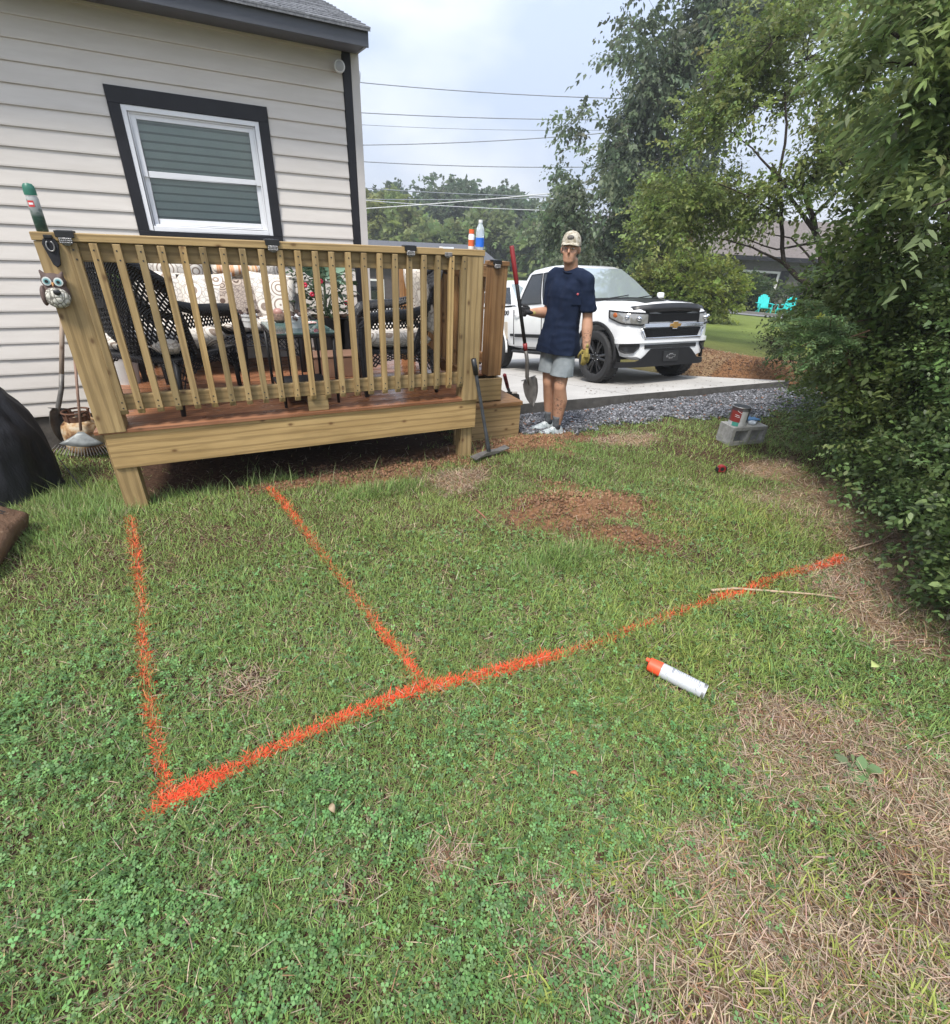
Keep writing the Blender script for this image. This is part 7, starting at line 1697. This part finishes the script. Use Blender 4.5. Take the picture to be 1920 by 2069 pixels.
def tape_measure():
    p = gp(1456, 953); r = empty('tape_measure', (p[0], p[1], float(terrain(p[0], p[1])) + .012), R_(-25), 'red and black tape measure lying in the grass', 'tape measure')
    m = MB(); m.prism([(-.036, 0), (.034, 0), (.036, .03), (.026, .056), (.0, .064), (-.028, .056), (-.036, .03)], 'y', -.018, .018); m.build('case', MAT['red_plastic'], r, bevel=.006)
    m = MB(); m.box(.030, .042, -.020, .020, .0, .05); m.box(-.042, -.030, -.020, .020, 0, .04); m.build('bumper', MAT['black_plastic'], r, bevel=.004)
    m = MB(); m.lathe([(0, .0), (.018, .0), (.019, -.004)], 16, Matrix.Translation((0, -.0185, .03)) @ Matrix.Rotation(R_(90), 4, 'X')); m.build('badge', MAT['black_plastic'], r)
tape_measure()
def marking_can():
    a, b = Vector(gp(1318, 1345, .035)), Vector(gp(1420, 1394, .035)); d = (b - a).normalized(); L = .255; c = (a + b) / 2; z0 = float(terrain(c.x, c.y)) + .042
    o = c - d * L / 2; o.z = z0; up = Vector((0, 0, 1)); d.z = -.03; d.normalize(); y = up.cross(d).normalized(); r = empty('marking_paint_can', o, 0, 'white upside down marking paint can with orange cap lying on the grass', 'spray can')
    r.matrix_world = basis(o, y.cross(d), y, d)
    m = MB(); m.lathe([(.026, .052), (.033, .062), (.033, .235), (.034, .238), (.034, .246), (.031, .25), (.012, .243), (0, .243)], 26)
    t = NT('marking_can_label'); v = t.coord('Object'); tx = t.noise(t.coord('Object', (90, 90, 500)), 1, 2); c_ = t.mix(t.ramp(tx, [(.55, (0, 0, 0)), (.60, (.35,) * 3)]), (.52, .53, .56), (.30, .31, .33)); m.build('can', t.bsdf(c_, .35, .1, None, .5), r, smooth=.6)
    m = MB(); m.lathe([(.0, .003), (.025, .003), (.030, .006), (.0315, .03), (.0325, .060), (.026, .060)], 24); m.build('cap', plain('orange_red_cap', (.80, .085, .03), .45, var=.06), r, smooth=.6)
    m = MB(); m.lathe([(.0, -.012), (.008, -.012), (.009, .004)], 10, Matrix.Translation((-.018, 0, 0))); m.build('nozzle', plain('orange_nozzle', (.80, .085, .03), .45), r)
    m = MB(); m.lathe([(.0342, .236), (.0346, .241), (.0342, .247)], 26, cap=False); m.build('bottom_seam', MAT['steel'], r, smooth=True)
    # rows of small print round the can
    gm = plain('grey_print', (.20, .21, .23), .5); g = random.Random(2)
    for z, a0, a1, w in ((.085, .3, 1.1, .0012), (.092, .2, .7, .001), (.104, -.9, .6, .0022), (.109, -.5, .7, .0016), (.120, -.9, .9, .0008), (.126, -.9, .8, .0008), (.132, -.8, .9, .0008), (.138, -.9, .5, .0008), (.146, -.9, .9, .0008), (.160, -.8, .9, .0008), (.167, -.8, .2, .0008), (.176, -.8, .9, .0008), (.184, -.9, .9, .0008), (.195, -.9, .9, .0008), (.203, -.9, .4, .0008), (.215, -.8, .9, .0012), (.221, .2, .7, .0022)):
        m = MB(); m.grid([(.0333 * math.cos(q + math.pi), .0333 * math.sin(q + math.pi), zz) for zz in (z - w, z + w) for q in np.linspace(a0, a1, 9)], 9, 2); m.build('printed_line', gm, r)
marking_can()
def twig(name, pts, r0, lab, cat, mat):
    m = MB(); P = [Vector(gp(*p)) for p in pts]; P = [Vector((p.x, p.y, float(terrain(p.x, p.y)) + .02)) for p in P]; m.tube(P, [r0 * (1 - .5 * i / (len(P) - 1)) for i in range(len(P))], 6); return tag(m.build(name, mat, smooth=True), lab, cat)
tw = plain('peeled_stick', (.38, .28, .19), .8, var=.25, nscale=20)
twig('stick', [(1435, 1200), (1480, 1195), (1560, 1200), (1640, 1206), (1705, 1214)], .008, 'pale stick lying across the far end of the orange line', 'stick', tw)
twig('stick', [(1718, 1112), (1780, 1095), (1825, 1068), (1850, 1040)], .006, 'thin curved stick poking out from under the hedge', 'stick', tw)
twig('stick', [(962, 1035), (975, 1048), (985, 1060)], .008, 'short reddish stick beside the dug patch', 'stick', plain('red_stick', (.26, .11, .07), .8))
def single_leaf(px, py, s, col, lab):
    p = gp(px, py); m = MB(); N = 7; q = []
    for i in range(N + 1):
        t = i / N; w = s * .34 * math.sin(math.pi * (t * .9 + .06)); q += [(-s / 2 + s * t, -w, .01 * math.sin(3 * t)), (-s / 2 + s * t, 0, .012 * math.sin(3 * t) - .004), (-s / 2 + s * t, w, .012 * math.sin(3 * t + .5))]
    m.grid(q, 3, N + 1); o = m.build('fallen_leaf', plain('leaf_' + lab[:6], col, .6, var=.2), smooth=True); o.location = (p[0], p[1], float(terrain(p[0], p[1])) + .045); o.rotation_euler = (.2, .15, random.uniform(0, 6)); so = o.modifiers.new('s', 'SOLIDIFY'); so.thickness = .0008; tag(o, lab, 'leaf')
single_leaf(1755, 1362, .055, (.30, .35, .12), 'single yellowish leaf on the grass near the hedge')
single_leaf(675, 1652, .03, (.28, .21, .13), 'small tan leaf on the lawn left of centre')
single_leaf(1158, 1576, .03, (.42, .16, .07), 'small orange brown leaf on the lawn below the can')
def lawn_weed():
    p = gp(1735, 1560); r = empty('broad_weed', (p[0], p[1], float(terrain(p[0], p[1]))), 0, 'broad leaved light green weed in the bare patch', 'weed'); m = MB()
    g = np.random.default_rng(5); a = np.linspace(0, 6.28, 7)[:-1]; V, F, K = twig_spray(np.zeros((6, 3)) + [0, 0, .012], np.stack([np.cos(a), np.sin(a), np.full(6, .5)], 1), np.full(6, .05), 4, .045, .33, np.array([.17, .26, .11]), g, .3, .6, .2, True); link('leaves', fast_mesh('leaves', V, F, MAT['leaf'], False, K), r)
lawn_weed()
def mattock():
    h = Vector(gp(988, 932, -.02)); h.z = float(terrain(h.x, h.y)) + .03; top = Vector(yp(957, 726, 3.50)); r = empty('mattock', h, 0, 'mattock with dark grey handle standing head down against the deck corner post', 'mattock')
    d = (top - h); L = d.length; d.normalize(); m = MB(); m.tube([(0, 0, -.02), tuple(d * L * .12), tuple(d * L * .3), tuple(d * L * .9), tuple(d * (L + .0))], [.025, .021, .017, .017, .019], 10, flat=.8); m.build('handle', plain('grey_fibreglass', (.055, .06, .068), .5, var=.35, nscale=25), r, smooth=True)
    m = MB(); m.tube([tuple(d * (L - .12)), tuple(d * (L + .004))], .0205, 10); m.build('grip', MAT['black_plastic'], r, smooth=True)
    ax = (Vector(gp(1035, 920, 0)) - Vector(gp(957, 938, 0))); ax.z = 0; ax.normalize(); sd = Vector((-ax.y, ax.x, 0)); up_ = Vector((0, 0, 1)); hm = MB(); q = []
    for (u, w, th_, z) in ((-.17, .045, .004, -.012), (-.10, .036, .008, .002), (-.035, .024, .016, .008), (.035, .024, .016, .008), (.10, .030, .007, .012), (.19, .040, .003, .030)):
        c = ax * u + up_ * z; q += [c + sd * w - up_ * th_, c + sd * w + up_ * th_, c - sd * w + up_ * th_, c - sd * w - up_ * th_]
    hm.grid([tuple(v) for v in q], 4, 6, closed_u=True); hm.f += [(0, 1, 2, 3), (20, 23, 22, 21)]; hm.m += [0, 0]; hm.build('head', MAT['rust_steel'], r, bevel=.002)
mattock()
def square_shovel():
    bt = Vector((2.86, 4.58, float(terrain(2.86, 4.58)) + .01)); bt = Vector(gp(1034, 815, -.12)); tp = Vector(dp(1003, 690, 4.98)); z = (tp - bt).normalized(); y = Vector((.55, .8, 0)); y = (y - z * y.dot(z)).normalized(); x = y.cross(z)
    shovel('flat_shovel', 'square mouthed shovel with red collar leaning behind the deck step', basis(bt, x, y, z), .35, 'black', 'square', True)
square_shovel()
# ---- left edge: covered grill, paper sack, garden tools, gas bottle
def grill():
    b = Vector(gp(20, 1000)); c = Vector((b.x - .27, b.y + .22, float(terrain(b.x - .27, b.y + .22)))); r = empty('covered_grill', c, 0, 'grill under a draped black cover at the left edge', 'grill')
    top = yp(0, 762, c.y)[2] - c.z; m = MB(); q = []; n = 40
    prof = [(1.0, .02), (.99, .12), (.985, .3), (.96, .5), (.90, .66), (.80, .80), (.62, .92), (.40, .985), (.15, 1.0)]
    for f, z in prof:
        for j in range(n):
            a = 2 * math.pi * j / n; fold = 1 + (.035 * math.sin(a * 7 + z * 2) + .025 * math.sin(a * 13 + 1 + z * 3)) * (1 - z) + .012 * math.sin(a * 5)
            ca, sa = math.cos(a), math.sin(a); sq = (abs(ca) ** 3.2 + abs(sa) ** 3.2) ** (-1 / 3.2)
            q.append((ca * sq * .44 * f * fold, sa * sq * .33 * f * fold, z * top))
    m.grid(q, n, len(prof), closed_u=True); m.f.append(tuple(range(n * 8, n * 9))); m.m.append(0)
    t = NT('black_cover'); v = t.coord('Object'); cv = t.bsdf(t.ramp(t.noise(v, 5, 5), [(.3, (.008, .008, .010)), (.7, (.022, .022, .027))]), .62, 0, t.bump(t.noise(t.coord('Object', (3, 3, 1)), 3, 5), .7, .03), .4); o = m.build('cover', cv, r, smooth=True); subsurf(o, 2); wrinkle(o, .045, 3.6, 7, (1, 1, .35)); wrinkle(o, .016, 9, 3, (1, 1, .5))
    q = []; m = MB()
    for z, off in ((.60, .0), (.66, .012), (.84, .02), (.90, .0)):
        f = np.interp(z, [p_[1] for p_ in prof], [p_[0] for p_ in prof])
        for a in np.linspace(-.95, -.25, 9): ca, sa = math.cos(a), math.sin(a); sq = (abs(ca) ** 3.2 + abs(sa) ** 3.2) ** (-1 / 3.2); q.append((ca * sq * (.445 * f + off), sa * sq * (.335 * f + off), z * top))
    m.grid(q, 9, 4); m.build('cover_flap', cv, r, smooth=True)
    m = MB()
    for sx in (-1, 1):
        for sy in (-1, 1): m.tube([(sx * .3, sy * .2, -.01), (sx * .3, sy * .2, .2)], .02, 8)
    m.build('legs', MAT['black_metal'], r)
    p0, p1 = Vector(gp(118, 925, .06)), Vector(gp(170, 984, 0)); p1.z = float(terrain(p1.x, p1.y)) + .01; m = MB(); m.tube([p0, p1], .004, 6); tag(m.build('metal_rod', MAT['black_metal']), 'thin black rod slanting from the covered grill into the grass', 'rod')
grill()
def sack():
    a = Vector(gp(57, 1066)); r = empty('paper_sack', (a.x - .10, a.y - .02, float(terrain(a.x, a.y))), 0, 'brown paper sack with dark printing at the left edge', 'sack')
    d = Vector((a.x, a.y, 0)).normalized(); t = NT('kraft_paper'); v = t.coord('Object'); c = t.ramp(t.noise(v, 6, 6, .65), [(.3, (.085, .048, .030)), (.7, (.175, .105, .066))]); c = t.mix(t.ramp(t.noise(v, 22, 4), [(.60, (0, 0, 0)), (.66, (.5,) * 3)]), c, (.30, .21, .14))
    me = pillow_mesh(.62, .42, .24, t.bsdf(c, .8, 0, t.bump(t.noise(v, 12, 6, .6), .9, .03), .2), n=22, p=14, puff=.95, seed=2); o = link('sack_body', me, r)
    yv = (Vector(gp(57, 1066)) - Vector(gp(0, 1150))); yv.z = 0; yv.normalize(); xv = Vector((yv.y, -yv.x, 0)) ; e1 = Vector(gp(57, 1066)); zt = float(terrain(e1.x, e1.y)) 
    # local x along the long side (towards the viewer), tilted so its top leans to the grill
    X = -yv; Yv = Vector((-.80, .35, .50)).normalized(); Yv = (Yv - X * Yv.dot(X)).normalized(); Z = X.cross(Yv)
    if Z.z < 0: Z = -Z
    cen = e1 + X * .29 + Yv * .20 + Vector((0, 0, .03)); r.matrix_world = basis((cen.x, cen.y, zt + .12), X, Yv, Z)
    ink = plain('sack_ink', (.025, .018, .015), .8)
    for (x, y, L_k, an) in ((-.20, .0, .09, .1), (-.16, .0, .09, -.35), (-.12, .0, .09, .1), (-.06, .0, .085, .5), (-.02, .0, .085, -.1), (-.26, .10, .05, 0)):
        m = MB(); q = basis((x, y - .05, .1085), (math.cos(an), math.sin(an), 0), (-math.sin(an), math.cos(an), 0), (0, 0, 1)); m.box(-.007, .007, -L_k / 2, L_k / 2, -.004, .004, q); m.build('printed_mark', ink, r)
sack()
def garden_tools():
    Y = 5.36
    tp, bt = Vector(yp(126, 628, Y + .08)), Vector(yp(123, 893, Y - .16)); z = (tp - bt); L = z.length; z.normalize(); x = Vector((1, 0, .0)); x = (x - z * x.dot(z)).normalized(); y = z.cross(x); bt.z = max(bt.z, -.2)
    shovel('garden_shovel', 'wooden handled shovel leaning on the siding left of the deck', basis(bt, (Matrix.Rotation(R_(55), 3, z) @ x), (Matrix.Rotation(R_(55), 3, z) @ y), z), L - .42, 'ash', 'round', False)
    hd = Vector(yp(168, 922, 4.95)); tp = Vector(yp(148, 690, 5.42)); d = tp - hd; L = d.length; d.normalize(); r = empty('leaf_rake', hd, 0, 'leaf rake with metal tines leaning by the gas bottle', 'rake')
    x = Vector((1, .1, 0)); x = (x - d * x.dot(d)).normalized(); n = x.cross(d)
    m = MB(); m.tube([tuple(d * .22), tuple(d * L)], .011, 8); m.build('handle', plain('brown_handle', (.20, .12, .085), .6, var=.3), r, smooth=True)
    fm = MB(); q = []
    for i in range(5):
        f = i / 4
        for u in np.linspace(-1, 1, 11): q.append(tuple(d * (.21 - .13 * f + .03 * f * u * u) + x * u * (.018 + .135 * f ** 1.2) + n * .006 * math.cos(u * 1.5)))
    fm.grid(q, 11, 5); fo = fm.build('head', plain('grey_tin', (.20, .215, .215), .5, .3, var=.3, nscale=20), r, smooth=True); so = fo.modifiers.new('s', 'SOLIDIFY'); so.thickness = .003; evaluated(fo)
    for k in range(20):
        u = -1 + 2 * k / 19; m = MB(); m.tube([tuple(d * (.07 + .03 * u * u) + x * u * .17), tuple(d * (-.0 + .045 * u * u) + x * u * .215), tuple(d * (-.015 + .045 * u * u) + x * u * .22 - n * .03)], .0035, 5); m.build('tine', MAT['rust_steel'], r)
    p = yp(165, 870, 5.22); zb = float(terrain(p[0], 5.22)); r = empty('gas_bottle', (p[0], 5.24, zb), 0, 'rusty cream propane bottle behind the leaf rake', 'gas bottle')
    t = NT('rusty_enamel'); v = t.coord('Object'); c = t.ramp(t.noise(v, 9, 6, .65), [(.40, (.50, .43, .32)), (.52, (.38, .24, .12)), (.64, (.13, .055, .025))]); tm = t.bsdf(c, .7, 0, t.bump(t.noise(v, 30, 4), .4, .005), .3)
    R = .148; m = MB(); m.lathe([(.10, 0), (.10, .02), (.08, .02), (.10, .03), (.135, .06), (R, .10), (R, .24), (.138, .29), (.10, .325), (.04, .34), (0, .342)], 28); m.build('tank', tm, r, smooth=.8)
    m = MB(); pts = [(.098 * math.cos(a), .098 * math.sin(a)) for a in np.linspace(.5, 2 * math.pi - .3, 22)]; q = [(a, b, .325) for a, b in pts] + [(a * 1.03, b * 1.03, .375) for a, b in pts]; m.grid(q, 22, 2); m.tube([(a * 1.03, b * 1.03, .40) for a, b in pts], .008, 6)
    for j in (1, 7, 14, 20): m.tube([(pts[j][0], pts[j][1], .33), (pts[j][0] * 1.03, pts[j][1] * 1.03, .40)], .011, 6)
    m.build('collar', plain('rust', (.11, .05, .028), .85, var=.35, nscale=20), r)
    m = MB(); m.tube([(0, 0, .335), (0, 0, .385)], .016, 8); m.tube([(0, 0, .37), (.04, -.03, .37)], .012, 8); m.build('valve', MAT['rust_steel'], r)
garden_tools()

def litter():
    g = np.random.default_rng(31); n = 150; px = g.uniform(1180, 1560, n); py = g.uniform(765, 800, n); V = []
    P = np.array([gp(a, b, -.12) for a, b in zip(px, py)]); x = P[:, 0]; y = P[:, 1]; k = (y > np.interp(x, [3.03, 7.75], [5.12, 4.76])) & (x < slab_right(y) - .05); x, y = x[k], y[k]; n = len(x); z = slab_z(x, y) + .004; s = g.uniform(.008, .024, n); a = g.uniform(0, 6.28, n)
    V = np.stack([np.stack([x + s * u * np.cos(a) - s * w * np.sin(a), y + s * u * np.sin(a) + s * w * np.cos(a), z + s * h], 1) for u, w, h in ((-1, 0, 0), (0, .45, .12), (1, 0, .05), (0, -.45, .1))], 1).reshape(-1, 3)
    col = np.array([.10, .065, .035]) * g.uniform(.4, 1.5, (n, 1)); tag(link('leaf_litter', fast_mesh('leaf_litter', V, np.arange(4 * n).reshape(-1, 4), MAT['gravel'], False, np.repeat(col, 4, 0))), 'small dry leaf scraps scattered over the concrete', 'leaf litter', kind='stuff')
    p = gp(1313, 838, -.14); m = MB(); m.ell((0, 0, 0), (.05, .035, .03), 9, 6); o = m.build('dark_stone', plain('dark_stone', (.02, .02, .022), .8, var=.4, nscale=30, bump=.6)); o.location = (p[0], p[1], float(terrain(p[0], p[1])) + .02); wrinkle(o, .012, 18, 4); tag(o, 'black lump of stone on the gravel bed', 'stone')
litter()
# ================================================================ moist summer air
def make_haze():
    m = MB(); m.box(-640, 860, -120, 1060, -7.5, 24); o = m.build('haze', None)
    o.data.materials.clear(); t = NT('humid_air'); pv = t.n('ShaderNodeVolumePrincipled'); pv.inputs['Color'].default_value = (.92, .96, 1, 1); pv.inputs['Density'].default_value = .0017; pv.inputs['Anisotropy'].default_value = .2
    t.l(pv.outputs[0], t.out.inputs['Volume']); o.data.materials.append(t.m); tag(o, 'pale humid summer haze over the whole yard', 'haze', kind='stuff')
make_haze()
